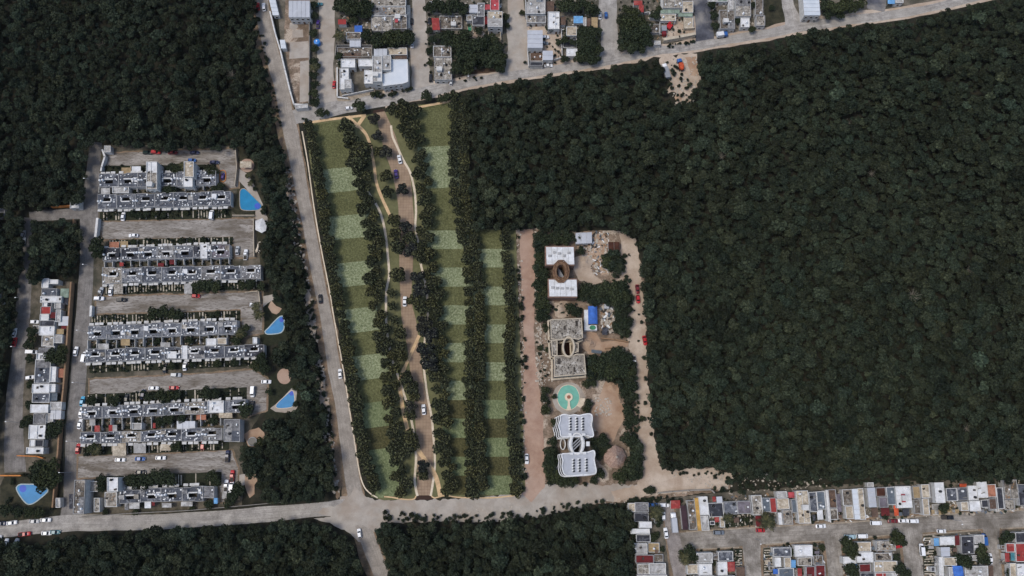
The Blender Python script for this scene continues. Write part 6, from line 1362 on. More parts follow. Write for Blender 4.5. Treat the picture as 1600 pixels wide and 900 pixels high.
# street and garden trees
GT = [('in the first town block', [(562, 165, 3.6), (500, 176, 2.6), (511, 176, 1.8), (533, 100, 2.2), (529, 88, 2.4), (573, 55, 3.6), (590, 62, 4.2), (608, 60, 4.4), (626, 58, 4.2), (640, 60, 3.4), (545, 12, 4.6), (560, 16, 4.6), (532, 10, 4.0), (572, 10, 4.0), (552, 30, 2.6), (570, 20, 3.6)]),
      ('at the north edge of the park', [(667, 150, 3.0), (690, 154, 2.4), (700, 151, 2.6), (583, 148, 1.6), (590, 146, 1.6)]),
      ('in the hedge of the first sandy street', [(489, 8, 2.4), (491, 24, 2.4), (490, 52, 2.4), (492, 76, 2.2), (491, 96, 2.4), (494, 104, 2.6), (490, 118, 2.4), (492, 132, 2.4), (491, 146, 2.6), (492, 160, 2.8)]),
      ('in the second town block', [(672, 12, 3.2), (684, 8, 4.0), (698, 12, 4.0), (712, 8, 4.2), (724, 14, 3.6), (671, 48, 2.0), (676, 62, 2.6), (670, 80, 2.0), (672, 98, 1.6), (700, 58, 3.6), (714, 66, 4.0), (726, 56, 4.0), (730, 76, 4.4), (744, 72, 4.2), (756, 66, 4.2), (768, 60, 3.4), (776, 76, 4.2), (784, 92, 3.6), (770, 92, 4.4), (752, 90, 4.4), (736, 94, 4.4), (720, 88, 4.2), (714, 106, 3.8), (730, 108, 3.4), (782, 108, 3.0), (790, 26, 2.2), (793, 40, 1.8), (748, 48, 2.2)]),
      ('in the third town block', [(859, 44, 2.4), (880, 8, 3.8), (894, 10, 4.0), (908, 8, 4.2), (922, 12, 4.0), (930, 18, 3.0), (873, 66, 2.2), (882, 62, 2.2), (894, 66, 2.0), (912, 50, 3.2), (926, 50, 3.2), (910, 66, 4.0), (924, 66, 4.2), (933, 78, 3.4), (918, 80, 4.2), (908, 88, 3.6), (926, 92, 3.4), (882, 92, 2.2), (816, 20, 1.6)]),
      ('in the fourth town block', [(978, 14, 2.6), (990, 20, 3.4), (972, 34, 3.0), (984, 36, 4.4), (998, 34, 4.2), (1008, 44, 4.4), (978, 54, 4.4), (994, 54, 4.6), (1010, 62, 4.0), (974, 70, 3.4), (988, 74, 4.0), (1002, 76, 3.0), (1024, 24, 3.0), (1030, 14, 2.0)]),
      ('in the fifth town block', [(1112, 8, 2.4), (1116, 24, 2.6), (1118, 40, 2.4), (1153, 32, 1.8), (1175, 46, 2.0), (1176, 8, 2.2), (1206, 12, 1.8)]),
      ('at the top right edge', [(1290, 8, 3.8), (1304, 12, 4.2), (1318, 10, 4.2), (1332, 10, 4.0), (1344, 6, 3.4), (1294, 22, 3.0), (1312, 24, 2.6)]),
      ('in the western part of the estate', [(151, 384, 4.2), (153, 396, 3.0), (80, 556, 3.4), (92, 560, 3.6), (98, 548, 3.0), (88, 668, 3.8), (80, 676, 3.0), (46, 538, 3.0), (52, 528, 2.2), (44, 656, 2.4), (38, 662, 2.2), (47, 632, 2.2), (46, 560, 2.2), (48, 600, 2.2), (50, 518, 2.6), (60, 742, 4.4), (72, 744, 4.6), (82, 748, 4.4), (66, 755, 4.2), (60, 730, 4.0), (78, 730, 4.0), (46, 800, 2.6), (28, 800, 2.6), (10, 796, 3.0), (62, 802, 2.4)]),
      ('in the gardens of the northern terraces', [(276, 263, 2.8), (268, 262, 2.4), (328, 266, 2.6), (336, 270, 2.4), (345, 292, 2.4), (335, 294, 2.2), (262, 296, 2.6), (270, 296, 2.2), (206, 334, 1.8), (217, 336, 1.8), (228, 334, 1.8), (240, 335, 1.6), (256, 336, 1.6), (290, 333, 1.6), (350, 331, 1.6)]),
      ('in the gardens of the middle terraces', [(210, 378, 1.6), (284, 377, 2.0), (298, 376, 1.6), (318, 375, 1.8), (310, 447, 3.4), (324, 446, 3.4), (338, 448, 3.0), (380, 446, 2.6), (392, 444, 2.6), (240, 490, 3.4), (254, 488, 3.6), (266, 490, 3.0), (278, 492, 2.6), (340, 490, 1.6), (246, 534, 1.8), (296, 532, 2.2), (370, 532, 2.6), (378, 522, 2.4), (384, 512, 2.2), (268, 572, 2.0), (300, 570, 1.6), (340, 568, 2.0), (366, 566, 2.0), (408, 560, 3.2), (400, 572, 3.0), (414, 576, 2.8)]),
      ('in the gardens of the southern terraces', [(144, 626, 2.4), (178, 626, 3.0), (232, 622, 2.2), (252, 618, 3.2), (262, 620, 3.0), (276, 618, 2.4), (322, 614, 3.0), (336, 616, 2.8), (384, 642, 3.4), (378, 634, 2.6), (250, 660, 2.4), (264, 656, 2.6), (284, 654, 2.2), (334, 656, 2.4), (145, 700, 2.8), (152, 704, 2.4), (276, 698, 2.6), (202, 750, 2.8), (212, 752, 3.0), (226, 752, 3.4), (240, 746, 3.6), (254, 744, 3.6), (266, 748, 3.4), (330, 744, 2.8), (338, 750, 2.6), (160, 750, 2.6), (158, 762, 2.2), (326, 788, 2.2), (212, 800, 1.6), (300, 794, 1.4), (165, 800, 1.4)]),
      ('beside the estate pools', [(408, 448, 2.4), (386, 276, 1.0), (394, 283, 1.2), (398, 295, 1.2), (412, 324, 1.4), (412, 331, 1.6), (416, 350, 1.8), (462, 606, 1.8), (462, 631, 1.6), (421, 612, 1.8), (364, 776, 2.8), (372, 764, 3.0), (356, 786, 2.4), (408, 690, 2.4)]),
      ('on the building site', [(846, 402, 3.0), (842, 416, 3.0), (848, 430, 3.4), (842, 446, 3.4), (850, 456, 3.4), (846, 474, 3.4), (856, 482, 2.6), (846, 494, 3.0), (853, 512, 2.4), (844, 544, 1.6), (855, 546, 1.4), (908, 392, 2.4), (904, 372, 2.2), (866, 372, 3.4), (884, 374, 3.2), (850, 376, 3.2), (948, 408, 3.2), (958, 416, 3.2), (964, 404, 2.6), (956, 398, 2.4), (976, 400, 1.2), (905, 462, 2.6), (916, 450, 3.2), (930, 456, 3.6), (944, 450, 3.8), (958, 452, 3.8), (970, 448, 3.2), (976, 464, 3.2), (964, 468, 3.6), (948, 466, 3.2), (930, 470, 2.8), (890, 480, 2.4), (900, 488, 2.6), (968, 490, 3.2), (974, 506, 3.0), (964, 510, 2.8), (978, 520, 2.2), (926, 562, 3.0), (924, 580, 3.2), (938, 572, 3.8), (952, 560, 3.8), (966, 552, 3.6), (978, 562, 3.6), (954, 580, 4.0), (970, 578, 4.0), (984, 584, 3.2), (984, 602, 3.2), (976, 612, 3.0), (986, 620, 3.0), (926, 598, 2.2), (916, 600, 2.0), (980, 640, 2.8), (984, 652, 2.8), (980, 664, 2.6), (992, 658, 2.2), (852, 610, 2.4), (850, 622, 2.0), (852, 640, 2.6), (866, 620, 1.4), (919, 630, 2.2), (916, 640, 2.0), (866, 660, 2.0), (864, 690, 2.4), (858, 706, 3.0), (862, 722, 3.2), (858, 736, 3.2), (868, 746, 3.2), (882, 750, 3.0), (896, 750, 2.4), (930, 692, 2.6), (942, 686, 3.0), (948, 698, 2.4), (940, 704, 2.4), (978, 684, 3.0), (990, 690, 3.2), (996, 702, 3.0), (992, 718, 3.4), (984, 732, 3.4), (970, 744, 3.4), (990, 742, 3.0), (938, 740, 2.4), (928, 750, 2.0), (1004, 654, 1.6), (1015, 766, 2.0), (1021, 766, 1.4), (1008, 766, 1.0)]),
      ('in the village', [(1068, 868, 2.4), (1078, 862, 3.2), (1082, 870, 3.0), (1026, 806, 2.2), (1028, 816, 2.0), (1020, 840, 1.8), (1026, 836, 1.6), (1035, 858, 1.4), (990, 822, 2.0), (1145, 814, 1.4), (1166, 812, 1.4), (1327, 854, 3.8), (1332, 864, 3.0), (1322, 846, 2.6), (1402, 840, 3.4), (1408, 846, 2.6), (1330, 890, 3.2), (1336, 900, 2.6), (1408, 890, 3.2), (1416, 898, 2.6), (1400, 872, 1.8), (1500, 874, 3.0), (1510, 878, 3.0), (1534, 862, 3.4), (1538, 874, 3.0), (1574, 838, 3.0), (1566, 846, 1.8), (1474, 795, 2.2), (1480, 792, 2.0), (1382, 806, 1.8), (1246, 812, 1.2), (1272, 864, 1.6), (1236, 862, 1.8), (1284, 855, 1.6), (1578, 895, 2.0), (1116, 880, 1.2), (1118, 870, 1.4), (1268, 812, 1.6)])]
for zone, L in GT:
    for x, y, r_ in L:
        b = 'big dark green tree' if r_ >= 3.6 else 'dark green tree' if r_ >= 2.4 else 'small dark green tree'
        tree(x, y, r_, b, zone, GARDC, 'tree' if r_ >= 1.7 else 'bush', .75 if r_ > 1.7 else .3, key=x, axis='left', group='garden and street trees')
# the 300 largest are trees of their own; the smaller rest joins one thicket per place (built below)
TREES.sort(key=lambda t: -t[2])
REST = {}; nT = 0
for t in TREES:
    if t[6] == 'bush' or nT < 300:
        nT += t[6] != 'bush'; tree_at(*t)
    else: REST.setdefault(t[4], []).append(t)
# palms: a star of drooping fronds
def frondmesh(seed):
    r = random.Random(seed); mb = MB(); n = 8
    for k in range(n):
        t = (k + .4) / n; x = t; z = .28 * math.sin(t * 2.4) - .34 * t * t
        for s in (-1, 1):
            l = .24 * math.sin(math.pi * min(1, t * .9 + .12)) + .03
            mb.add([(x - .05, 0, z), (x + .05, 0, z), (x + .14 + .04 * r.random(), s * l, z - .06), (x + .06, s * l * .9, z - .07)], [(0, 1, 2, 3) if s > 0 else (3, 2, 1, 0)])
    mb.tube([(0, 0, 0), (.5, 0, .24), (1, 0, -.08)], [.02, .014, .006], 4)
    return mb.mesh('frond', 'leaf_palm')
FROND = [frondmesh(i) for i in range(3)]
PTR = MB().tube([(0, 0, 0), (.05, .02, .5), (0, 0, 1)], [.2, .15, .13], 8).mesh('trunk', 'bark')
def palm(px, py, r_m, label, h=4.5):
    p = G(px, py, h); root = empty('palm_tree', (p.x, p.y, 0), U(0, 6)); n = 15
    t = link('trunk', PTR, root); t.scale = (1, 1, h)
    for i in range(n):
        o = link('frond', RNG.choice(FROND), root, (0, 0, h)); o.rotation_euler = (0, U(-.25, .25), i * 2.4 + U(-.2, .2)); s = r_m * U(.8, 1.08); o.scale = (s, s, s)
    tag(root, label, 'palm', 'palm trees')
palm(530, 56, 3.4, 'large star shaped palm beside the first sandy street'); palm(491, 105, 2.6, 'palm in the hedge along the first sandy street', 4)
palm(1026, 800, 3.6, 'yellowish palm at the top of the western village street'); palm(1070, 872, 3.0, 'palm at the corner of the block beside the western village street'); palm(1198, 815, 4.2, 'big dark star shaped palm beside the northern village row'); palm(1137, 810, 2.6, 'pale palm in the strip garden of the northern village row', 3.5)
palm(400, 480, 2.8, 'palm by the lane end beside the sky blue pool'); palm(404, 492, 2.8, 'palm left of the sky blue pool below the first one'); palm(388, 278 - 4, 1.6, 'small palm on the pool deck of the northern pool', 2.5); palm(391, 287, 1.6, 'second small palm on the pool deck of the northern pool', 2.5); palm(284, 260, 2.6, 'palm in the northernmost front gardens', 3.5)
palm(150, 702, 2.8, 'palm in the western front garden of the eighth terrace', 3.5); palm(178, 624, 2.8, 'palm in a front garden of the seventh terrace', 3.5); palm(235, 748, 2.6, 'palm among the trees above the southernmost terrace', 3.5); palm(375, 520, 2.6, 'palm at the east end of the fifth terrace', 3.5)

# ------------------------------------------------------------------ forest, thickets, scrub (uncountable): crowns on points
def src_collection(name, meshes):
    cl = bpy.data.collections.new(name)
    for i, me in enumerate(meshes):
        o = bpy.data.objects.new('%s_%02d' % (name, i), me); cl.objects.link(o)
    return cl
def scatter_group(name, cl):
    ng = bpy.data.node_groups.new(name, 'GeometryNodeTree')
    ng.interface.new_socket('Geometry', in_out='INPUT', socket_type='NodeSocketGeometry'); ng.interface.new_socket('Geometry', in_out='OUTPUT', socket_type='NodeSocketGeometry')
    gi = ng.nodes.new('NodeGroupInput'); go = ng.nodes.new('NodeGroupOutput'); ip = ng.nodes.new('GeometryNodeInstanceOnPoints')
    ci = ng.nodes.new('GeometryNodeCollectionInfo'); ci.inputs['Collection'].default_value = cl; ci.inputs['Separate Children'].default_value = True; ci.inputs['Reset Children'].default_value = True
    def attr(nm, ty): a = ng.nodes.new('GeometryNodeInputNamedAttribute'); a.data_type = ty; a.inputs['Name'].default_value = nm; return a.outputs['Attribute']
    l = ng.links.new
    l(gi.outputs[0], ip.inputs['Points']); l(ci.outputs[0], ip.inputs['Instance']); ip.inputs['Pick Instance'].default_value = True
    l(attr('idx', 'INT'), ip.inputs['Instance Index']); l(attr('rot', 'FLOAT_VECTOR'), ip.inputs['Rotation']); l(attr('scl', 'FLOAT_VECTOR'), ip.inputs['Scale'])
    l(ip.outputs[0], go.inputs[0]); return ng
def scatter(name, ng, pts, nvar, label, cat):
    """pts: (Vector, rz, scale3, tint3)"""
    me = bpy.data.meshes.new(name); me.from_pydata([tuple(p[0]) for p in pts], [], [])
    a = me.attributes.new('idx', 'INT', 'POINT'); a.data.foreach_set('value', [(RNG.randrange(nvar) if nvar != 11 else (10 if name == 'forest' and U(0, 1) < .002 else RNG.randrange(10))) for _ in pts])
    a = me.attributes.new('rot', 'FLOAT_VECTOR', 'POINT'); a.data.foreach_set('vector', [q for p in pts for q in ((0, 0, p[1]) if not isinstance(p[1], tuple) else p[1])])
    a = me.attributes.new('scl', 'FLOAT_VECTOR', 'POINT'); a.data.foreach_set('vector', [q for p in pts for q in p[2]])
    a = me.attributes.new('tint', 'FLOAT_COLOR', 'POINT'); a.data.foreach_set('color', [q for p in pts for q in (p[3] + (1,))])
    o = link(name, me); md = o.modifiers.new('scatter', 'NODES'); md.node_group = ng
    tag(o, label, cat, kind='stuff'); return o
FC = [crown('forest_crown', 300 + i, 'leaf_forest', 6 + i % 5, 620, (.09, .16), flat=.95, lobe=(.3, .46), spread=.58) for i in range(10)]
tw = MB(); rr_ = random.Random(5)
for i in range(14):
    a_ = i * 2.4; l_ = rr_.uniform(.6, 1.0); tw.tube([(0, 0, .3), (.4 * l_ * math.cos(a_), .4 * l_ * math.sin(a_), .8), (l_ * math.cos(a_ + .2), l_ * math.sin(a_ + .2), 1.15)], [.04, .03, .012], 4)
FC.append(tw.mesh('bare_crown', surf('bare_wood', (122, 116, 104), (98, 92, 82), s=1.0, amt=.5)))
NGF = scatter_group('forest_scatter', src_collection('forest_crowns', FC))
SUBC = crown
STONE = []
for i in range(4):
    r = random.Random(i); v = []; mb = MB(); vv, ff = box_vf(-.5, -.5, 0, .5, .5, .6)
    mb.add([(x * r.uniform(.6, 1.2), y * r.uniform(.6, 1.2), z * r.uniform(.6, 1.2)) for x, y, z in vv], ff); STONE.append(mb.mesh('stone', surf('stone', (190, 182, 170), (150, 142, 130), s=.8, amt=.6)))
for i, m_ in enumerate(('wall_dark', 'wall_brown', 'machine_white', 'roof_bluegrey', 'wall_dark')):
    r = random.Random(50 + i); mb = MB(); vv, ff = box_vf(-.6, -.4, 0, .6, .4, .5); mb.add([(x * r.uniform(.7, 1.3), y * r.uniform(.7, 1.3), z) for x, y, z in vv], ff); STONE.append(mb.mesh('scrap', m_))
NGS = scatter_group('stone_scatter', src_collection('stones', STONE))
def tint(x, y):
    a = mnoise.noise(Vector((x * .012, y * .012, 3.0))); b = mnoise.noise(Vector((x * .05, y * .05, 7.0)))
    k = 1.0 + .28 * a + .2 * b + U(-.38, .38)
    if U(0, 1) < .04: k *= 1.55
    w = U(-.1, .1) + .08 * mnoise.noise(Vector((x * .02, y * .02, 11.0)))
    return (max(.35, k * (1 + w)), max(.35, k), max(.35, k * (1 - w * .7)))
def fill(poly, step, rr, holes=(), hz=(3.2, 6.0), keep=1.0, jit=.45):
    xs = [p[0] for p in poly]; ys = [p[1] for p in poly]; out = []; y = min(ys); k = 0
    while y < max(ys):
        x = min(xs) + (k % 2) * step / 2
        while x < max(xs):
            qx = x + U(-jit, jit) * step; qy = y + U(-jit, jit) * step
            if inpoly(qx, qy, poly) and U(0, 1) < keep and not any(inpoly(qx, qy, h) for h in holes):
                dens = mnoise.noise(Vector((qx * .03, qy * .03, 21.0)))
                R_ = U(*rr) * (1 + .25 * dens); h = U(*hz)
                p = G(qx, qy, h + R_ * .4); p.z = h - R_ * .2
                out.append((p, U(0, 6.28), (R_, R_, R_ * U(.8, 1.25)), tint(qx, qy)))
            x += step
        y += step * .86; k += 1
    return out
F1 = [(-90, -90), (388, -90), (396, 0), (404, 60), (414, 110), (424, 160), (430, 195), (434, 222), (425, 236), (414, 258), (398, 246), (376, 232), (340, 230), (300, 233), (240, 233), (200, 230), (176, 226), (165, 218), (142, 222), (134, 235), (131, 312), (112, 318), (80, 322), (40, 326), (-90, 328)]
F2 = [(52, 350), (75, 344), (110, 346), (121, 354), (120, 420), (112, 434), (95, 432), (65, 434), (50, 446), (46, 400)]
F2B = [(-90, 332), (24, 330), (38, 345), (34, 400), (28, 440), (26, 480), (18, 520), (8, 580), (-4, 640), (-14, 720), (-90, 740)]
F3 = [(412, 244), (440, 226), (446, 258), (452, 290), (459, 320), (461, 350), (467, 400), (476, 440), (486, 452), (490, 520), (497, 560), (505, 600), (511, 650), (514, 700), (522, 740), (516, 770), (490, 782), (440, 786), (420, 786), (408, 770), (404, 745), (384, 735), (372, 705), (385, 694), (412, 698), (418, 660), (450, 650), (474, 645), (468, 612), (464, 600), (460, 580), (446, 572), (428, 566), (424, 545), (450, 530), (449, 495), (445, 478), (432, 468), (432, 452), (420, 442), (412, 410), (414, 380), (424, 362), (424, 345), (418, 318), (404, 284), (400, 262)]
F4 = [(-90, 856), (0, 852), (100, 846), (150, 836), (250, 828), (350, 823), (430, 819), (480, 819), (508, 824), (528, 838), (544, 852), (562, 882), (578, 925), (590, 990), (-90, 990)]
F5 = [(590, 826), (606, 816), (640, 822), (700, 824), (760, 820), (830, 815), (880, 802), (960, 794), (982, 802), (985, 840), (990, 870), (990, 990), (628, 990), (608, 890), (592, 840)]
F6 = [(714, 152), (750, 141), (800, 131), (850, 125), (900, 113), (960, 107), (1000, 98), (1028, 94), (1036, 112), (1044, 132), (1038, 150), (1055, 168), (1076, 162), (1092, 130), (1090, 102), (1098, 88), (1150, 76), (1200, 71), (1260, 50), (1330, 43), (1400, 34), (1480, 18), (1560, 2), (1600, -8), (1690, -30), (1690, 738), (1600, 744), (1540, 748), (1480, 749), (1420, 744), (1380, 738), (1340, 746), (1300, 748), (1250, 753), (1200, 748), (1150, 737), (1100, 728), (1060, 733), (1037, 728), (1027, 700), (1020, 650), (1014, 600), (1012, 560), (1010, 500), (1003, 450), (1002, 400), (992, 370), (970, 360), (940, 354), (900, 356), (850, 356), (806, 357), (740, 358), (736, 300), (734, 170)]
RUB = [[(410, 522), (438, 490), (447, 492), (449, 508), (446, 524)], [(424, 645), (456, 604), (466, 606), (466, 646)], ell(444, 588, 13, 14, 12), [(370, 260), (396, 246), (400, 262), (420, 330), (422, 356), (396, 358)], [(444, 268), (454, 262), (462, 330), (452, 332)], [(477, 455), (492, 455), (494, 535), (482, 530)], [(494, 562), (512, 562), (518, 650), (502, 635)], [(515, 690), (530, 690), (534, 775), (519, 765)], [(400, 40), (416, 90), (424, 128), (414, 110), (402, 70)]]
for nm, P, lab in (('forest', F1, 'dark dense jungle in the upper left above the estate'), ('forest', F2, 'dark block of trees between the two western estate streets'), ('forest', F2B, 'dark trees along the left edge beside the far western street'),
                   ('forest', F3, 'dark tree belt between the estate and the main road'), ('forest', F4, 'dark dense jungle along the bottom left edge'), ('forest', F5, 'dark dense jungle at the bottom between main road and village'), ('forest', F6, 'vast dark jungle filling the right side of the photo')):
    P = rough_poly(P, 5.0, 5.0, 77.0)
    pts = fill(P, 8.5, (1.2, 2.2), RUB, hz=(1.5, 4.0), keep=.92)
    pts += fill(P, 12, (1.8, 3.0), RUB, hz=(3.0, 5.5), keep=.72)
    pts += fill(P, 30, (3.0, 4.2), RUB, hz=(4.0, 6.5), keep=.4)
    scatter(nm, NGF, pts, len(FC), lab, 'forest')
NGP = scatter_group('park_scatter', src_collection('park_crowns', PARKC)); NGG = scatter_group('garden_scatter', src_collection('garden_crowns', GARDC))
for zone, L in REST.items():
    pts = []
    for t in L:
        h = t[2] * t[7]; p = G(t[0], t[1], h + t[2] * .45); p.z = h * .75; pts.append((p, U(0, 6.28), (t[2], t[2], t[2]), (1, 1, 1)))
    pk = L[0][5] in (PARKC, NAVYC)
    scatter('thicket', NGP if pk else NGG, pts, 6 if pk else 5, 'smaller dark green trees growing close together ' + zone, 'trees')
THK = [([(928, 686), (946, 682), (950, 692), (941, 704), (940, 728), (932, 720)], 'dark thicket added for the shade between the finished hotel and the thatched roof'), ([(836, 386), (854, 386), (858, 430), (856, 500), (838, 502)], 'dark thicket left of the panel roofed hotel'), ([(838, 354), (898, 354), (897, 380), (852, 382), (838, 390)], 'dark thicket above the panel roofed hotel'), ([(904, 446), (940, 446), (975, 442), (988, 462), (984, 505), (976, 526), (962, 518), (960, 478), (930, 474), (906, 470)], 'dark thicket right of the panel roofed hotel'),  # first patch: crowns added to darken the shaded ground beside the thatched roof
      ([(918, 560), (945, 552), (975, 545), (992, 562), (994, 620), (980, 628), (970, 606), (940, 594), (920, 594)], 'dark thicket right of the bare concrete hotel'), ([(946, 398), (966, 394), (974, 424), (960, 434), (944, 424)], 'dark thicket below the rusty shed'), ([(853, 700), (868, 696), (872, 742), (900, 748), (896, 758), (856, 756)], 'dark thicket below the finished hotel'), ([(984, 686), (1000, 690), (1006, 742), (968, 754), (964, 745), (986, 732)], 'dark thicket right of the thatched roof'),
      ([(666, 58), (700, 48), (740, 64), (784, 66), (790, 104), (770, 104), (716, 116), (708, 74)], 'dark thicket in the second town block'), ([(526, -4), (578, -4), (580, 26), (528, 26)], 'dark thicket in the first town block'), ([(582, 52), (642, 48), (642, 70), (584, 76)], 'dark thicket above the white house complex'), ([(968, 24), (1008, 28), (1016, 66), (990, 80), (970, 74)], 'dark thicket in the fourth town block'), ([(905, 44), (936, 42), (936, 94), (906, 96)], 'dark thicket in the third town block')]
for P, lab in THK:
    scatter('thicket', NGF, fill(rough_poly(P, 4.0, 2.0, 5.0), 6.5, (1.2, 2.4), hz=(1.0, 3.0), keep=.85), len(FC), lab, 'trees')
# scrub on verges, in lots and at edges
SCRUB = [([(444, 262), (454, 262), (500, 540), (518, 650), (530, 770), (516, 770), (480, 500), (452, 340)], .45, 'low scrub on the rubbly verge of the main road beside the tree belt'),
         ([(398, 10), (404, 10), (426, 130), (440, 200), (432, 200), (412, 110)], .5, 'low scrub on the western verge of the main road at the top'),
         ([(600, 800), (700, 806), (820, 800), (880, 786), (980, 780), (1030, 776), (1040, 784), (960, 792), (830, 812), (700, 818), (600, 814)], .5, 'scrub along the southern edge of the sandy road'),
         ([(1040, 740), (1100, 734), (1150, 738), (1180, 756), (1260, 752), (1400, 742), (1500, 748), (1600, 742), (1600, 752), (1420, 756), (1250, 762), (1140, 772), (1110, 762), (1140, 750)], .45, 'scrub between the jungle and the village houses'),
         ([(1030, 776), (1060, 774), (1066, 782), (1010, 786), (985, 785)], .6, 'scrub above the western village column'),
         ([(808, 362), (814, 362), (822, 560), (822, 770), (816, 770)], .3, 'low scrub between the park edge and the pink dirt road'),
         ([(834, 480), (848, 480), (858, 600), (864, 660), (850, 660), (840, 560)], .18, 'sparse scrub on the left side of the building site'),
         ([(862, 476), (912, 474), (914, 492), (862, 494)], .4, 'scrub between the panel roofed and bare concrete hotels'),
         ([(945, 395), (972, 395), (984, 440), (990, 520), (982, 540), (960, 520), (958, 440)], .4, 'scrub between the building site and its right hand road'),
         ([(965, 600), (994, 560), (1000, 660), (1006, 740), (992, 740), (984, 660)], .45, 'scrub right of the excavated lot'),
         ([(836, 385), (856, 385), (860, 500), (838, 500)], .45, 'scrub left of the panel roofed hotel'),
         ([(854, 690), (868, 690), (872, 750), (920, 748), (930, 756), (860, 760)], .45, 'scrub round the finished hotel'),
         ([(950, 362), (975, 362), (1000, 400), (1006, 520), (1018, 660), (1028, 735), (1010, 660), (984, 500), (970, 420)], .06, 'sparse scrub along the right hand dirt road'),
         ([(1035, 95), (1060, 100), (1085, 130), (1080, 165), (1060, 168), (1045, 140)], .3, 'sparse scrub in the roadside clearing'),
         ([(583, 149), (610, 145), (644, 134), (648, 138), (610, 150), (586, 154)], 1.0, 'clipped dark hedge below the large pale blue hall'),
         ([(1036, 70), (1060, 67), (1084, 62), (1086, 67), (1060, 73), (1038, 76)], .9, 'dark hedge below the broad retaining wall at the top'),
         ([(375, 230), (400, 235), (425, 270), (430, 330), (420, 340), (395, 275)], .25, 'scattered bushes on the lawn by the northern pool'),
         ([(5, 740), (90, 738), (90, 805), (5, 808)], .12, 'scattered bushes round the lower left pool'),
         ([(984, 786), (992, 786), (1000, 900), (984, 900)], .6, 'scrub beside the western village column'),
         ([(464, 186), (520, 178), (575, 170), (576, 174), (520, 183), (466, 192)], .25, 'low bushes along the top road beside the park')]
POOLH = [[(20, 752), (80, 752), (80, 772), (50, 794), (40, 792), (22, 772)]] + RUB[:4]
for P, kp, lab in SCRUB:
    scatter('scrub', NGF, fill(P, 4.6, (.4, 1.4), POOLH, hz=(.1, .5), keep=kp, jit=1.6), len(FC), lab, 'scrub')
scatter('undergrowth', NGF, [p for P in ([(160, 258), (340, 256), (340, 270), (160, 272)], [(157, 330), (362, 326), (362, 340), (157, 344)], [(172, 375), (364, 371), (364, 382), (172, 387)], [(166, 446), (404, 438), (404, 451), (166, 460)], [(143, 493), (376, 486), (376, 499), (143, 507)], [(140, 567), (398, 557), (398, 572), (140, 583)], [(137, 616), (386, 606), (386, 622), (137, 634)], [(131, 694), (358, 688), (358, 702), (131, 711)], [(160, 294), (336, 291), (336, 299), (160, 302)], [(166, 410), (360, 405), (360, 413), (166, 418)], [(142, 534), (372, 524), (372, 535), (142, 545)], [(134, 658), (348, 649), (348, 664), (134, 673)]) for p in fill(P, 4.0, (.4, 1.0), hz=(.1, .4), keep=.34)], len(FC), 'small plants in the front and back gardens of the estate', 'plants')
scatter('undergrowth', NGF, [p for P in ([(1070, 782), (1600, 745), (1600, 800), (1070, 826)], [(1072, 860), (1160, 856), (1160, 905), (1072, 905)], [(1194, 852), (1288, 846), (1288, 905), (1194, 905)], [(1316, 840), (1404, 836), (1404, 905), (1316, 905)], [(1442, 836), (1538, 828), (1540, 905), (1442, 905)], [(664, 0), (790, 0), (790, 125), (664, 130)], [(820, 0), (934, 0), (934, 96), (820, 100)], [(966, 0), (1084, 0), (1084, 60), (966, 82)], [(523, 0), (642, 0), (642, 90), (525, 100)], [(1110, 0), (1192, 0), (1192, 44), (1110, 52)]) for p in fill(P, 5.5, (.5, 1.1), hz=(.1, .4), keep=.16)], len(FC), 'small plants in the yards of the town and village', 'plants')
# rubble and litter
def stones(P, step, sr, keep):
    return [(G(p[0].x / 1, 0) if False else p[0], p[1], p[2], (1, 1, 1)) for p in []]
def litter(P, n, s, lab, nv=4):
    xs = [p[0] for p in P]; ys = [p[1] for p in P]; out = []
    while len(out) < n:
        x = U(min(xs), max(xs)); y = U(min(ys), max(ys))
        if inpoly(x, y, P):
            w = U(*s); q = G(x, y, .03); q.z = .03; out.append((q, U(0, 6), (w, w * U(.4, 1), w * U(.3, .7)), (1, 1, 1)))
    scatter('rubble', NGS, out, nv, lab, 'rubble')
litter([(444, 262), (454, 262), (500, 540), (518, 650), (530, 770), (516, 770), (480, 500), (452, 340)], 420, (.3, 1.3), 'pale rubble on the verge of the main road')
litter([(900, 365), (950, 362), (958, 425), (930, 430), (908, 398)], 320, (.3, 1.3), 'mixed rubble in the upper part of the building site', 9)
litter([(938, 472), (962, 472), (962, 520), (940, 520)], 200, (.3, 1.4), 'rubble right of the blue tarp hut', 9)
litter([(930, 622), (955, 622), (955, 650), (930, 650)], 70, (.3, 1.0), 'debris in the middle of the excavated lot')
litter([(738, 48), (756, 48), (756, 62), (738, 62)], 60, (.3, 1.2), 'pale rubble below the dark roof in the second town block')
litter([(1072, 780), (1600, 748), (1600, 800), (1072, 828)], 1100, (.3, 1.1), 'litter and debris in the yards of the northern village row', 9)
for P_, n_, w_ in (([(1074, 862), (1160, 858), (1162, 905), (1074, 905)], 150, 'palm tree'), ([(1194, 854), (1286, 848), (1288, 905), (1194, 905)], 200, 'blue canopy'), ([(1316, 844), (1404, 840), (1406, 905), (1316, 905)], 170, 'round tree'), ([(1443, 838), (1536, 832), (1540, 905), (1443, 905)], 260, 'blue dome')):
    litter(P_, n_, (.3, 1.1), 'litter and debris in the yards of the %s village block' % w_, 9)
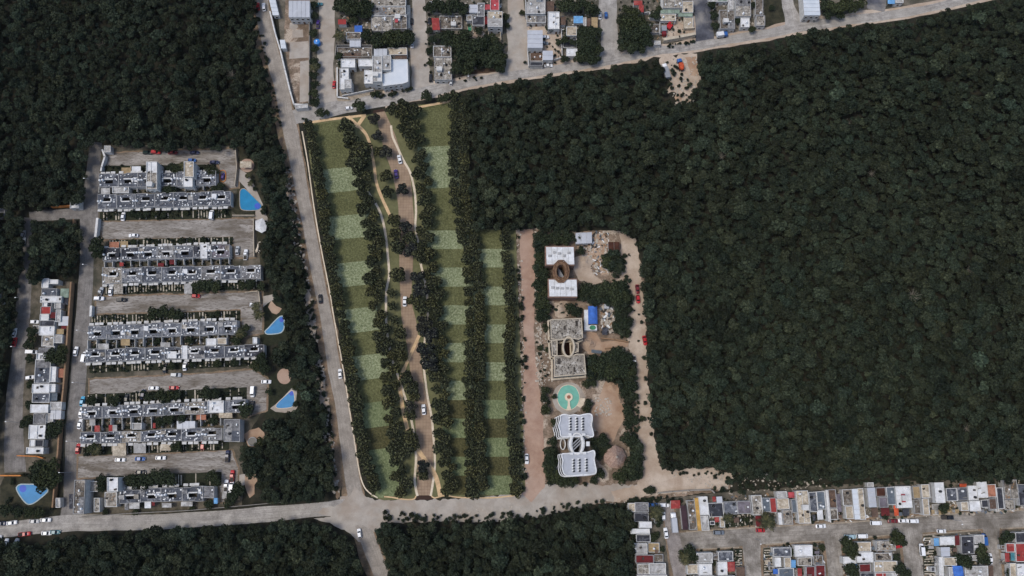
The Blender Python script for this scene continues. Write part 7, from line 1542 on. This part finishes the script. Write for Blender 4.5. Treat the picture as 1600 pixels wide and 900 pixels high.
for P_, n_, w_ in (([(525, 28), (640, 0), (640, 75), (525, 100)], 220, 'first'), ([(668, 0), (788, 0), (784, 70), (670, 70)], 150, 'second'), ([(822, 0), (934, 0), (930, 60), (880, 96), (826, 100)], 170, 'third'), ([(1004, 0), (1084, 0), (1084, 56), (1020, 68)], 150, 'fourth'), ([(1112, 0), (1192, 0), (1192, 44), (1120, 50)], 150, 'fifth')):
    litter(P_, n_, (.3, 1.1), 'litter and debris in the yards of the %s town block' % w_, 9)
litter([(1040, 740), (1150, 738), (1300, 748), (1300, 760), (1140, 772)], 160, (.3, 1.1), 'pale stones at the jungle edge above the village')
litter([(1035, 92), (1090, 88), (1085, 160), (1055, 165)], 160, (.3, 1.2), 'stones in the roadside clearing')
litter([(836, 500), (862, 520), (864, 600), (838, 600)], 90, (.3, 1.2), 'building rubble left of the bare concrete hotel')
litter([(700, 800), (980, 776), (1140, 752), (1140, 764), (980, 786), (700, 812)], 120, (.2, .8), 'stones along the sandy road below the hotels')
litter([(806, 362), (814, 362), (822, 600), (824, 770), (814, 770), (812, 520)], 130, (.2, .9), 'stones on the left verge of the pink dirt road')
litter([(834, 362), (842, 362), (846, 560), (858, 650), (850, 650), (838, 560)], 130, (.2, .9), 'stones on the right verge of the pink dirt road')
# thin matte air below the camera
surf_ = bpy.data.materials.new('air'); surf_.use_nodes = True; an = surf_.node_tree
an.nodes.remove(an.nodes['Principled BSDF']); pv = an.nodes.new('ShaderNodeVolumePrincipled'); pv.inputs['Color'].default_value = (.86, .9, .92, 1); pv.inputs['Density'].default_value = HAZE
an.links.new(pv.outputs[0], an.nodes['Material Output'].inputs['Volume'])
hz = link('haze', mesh('haze', *box_vf(-1700, -1700, -1, 1700, 1700, HC + 12), surf_)); tag(hz, 'thin pale haze over the whole landscape', 'haze', kind='stuff')
finish_labels()

litter([(142, 535), (372, 525), (372, 536), (142, 546)], 140, (.3, .9), 'odds and ends in the courtyards between fifth and sixth terraces', 9)
litter([(132, 657), (348, 648), (348, 664), (132, 674)], 160, (.3, .9), 'odds and ends in the courtyards between seventh and eighth terraces', 9)
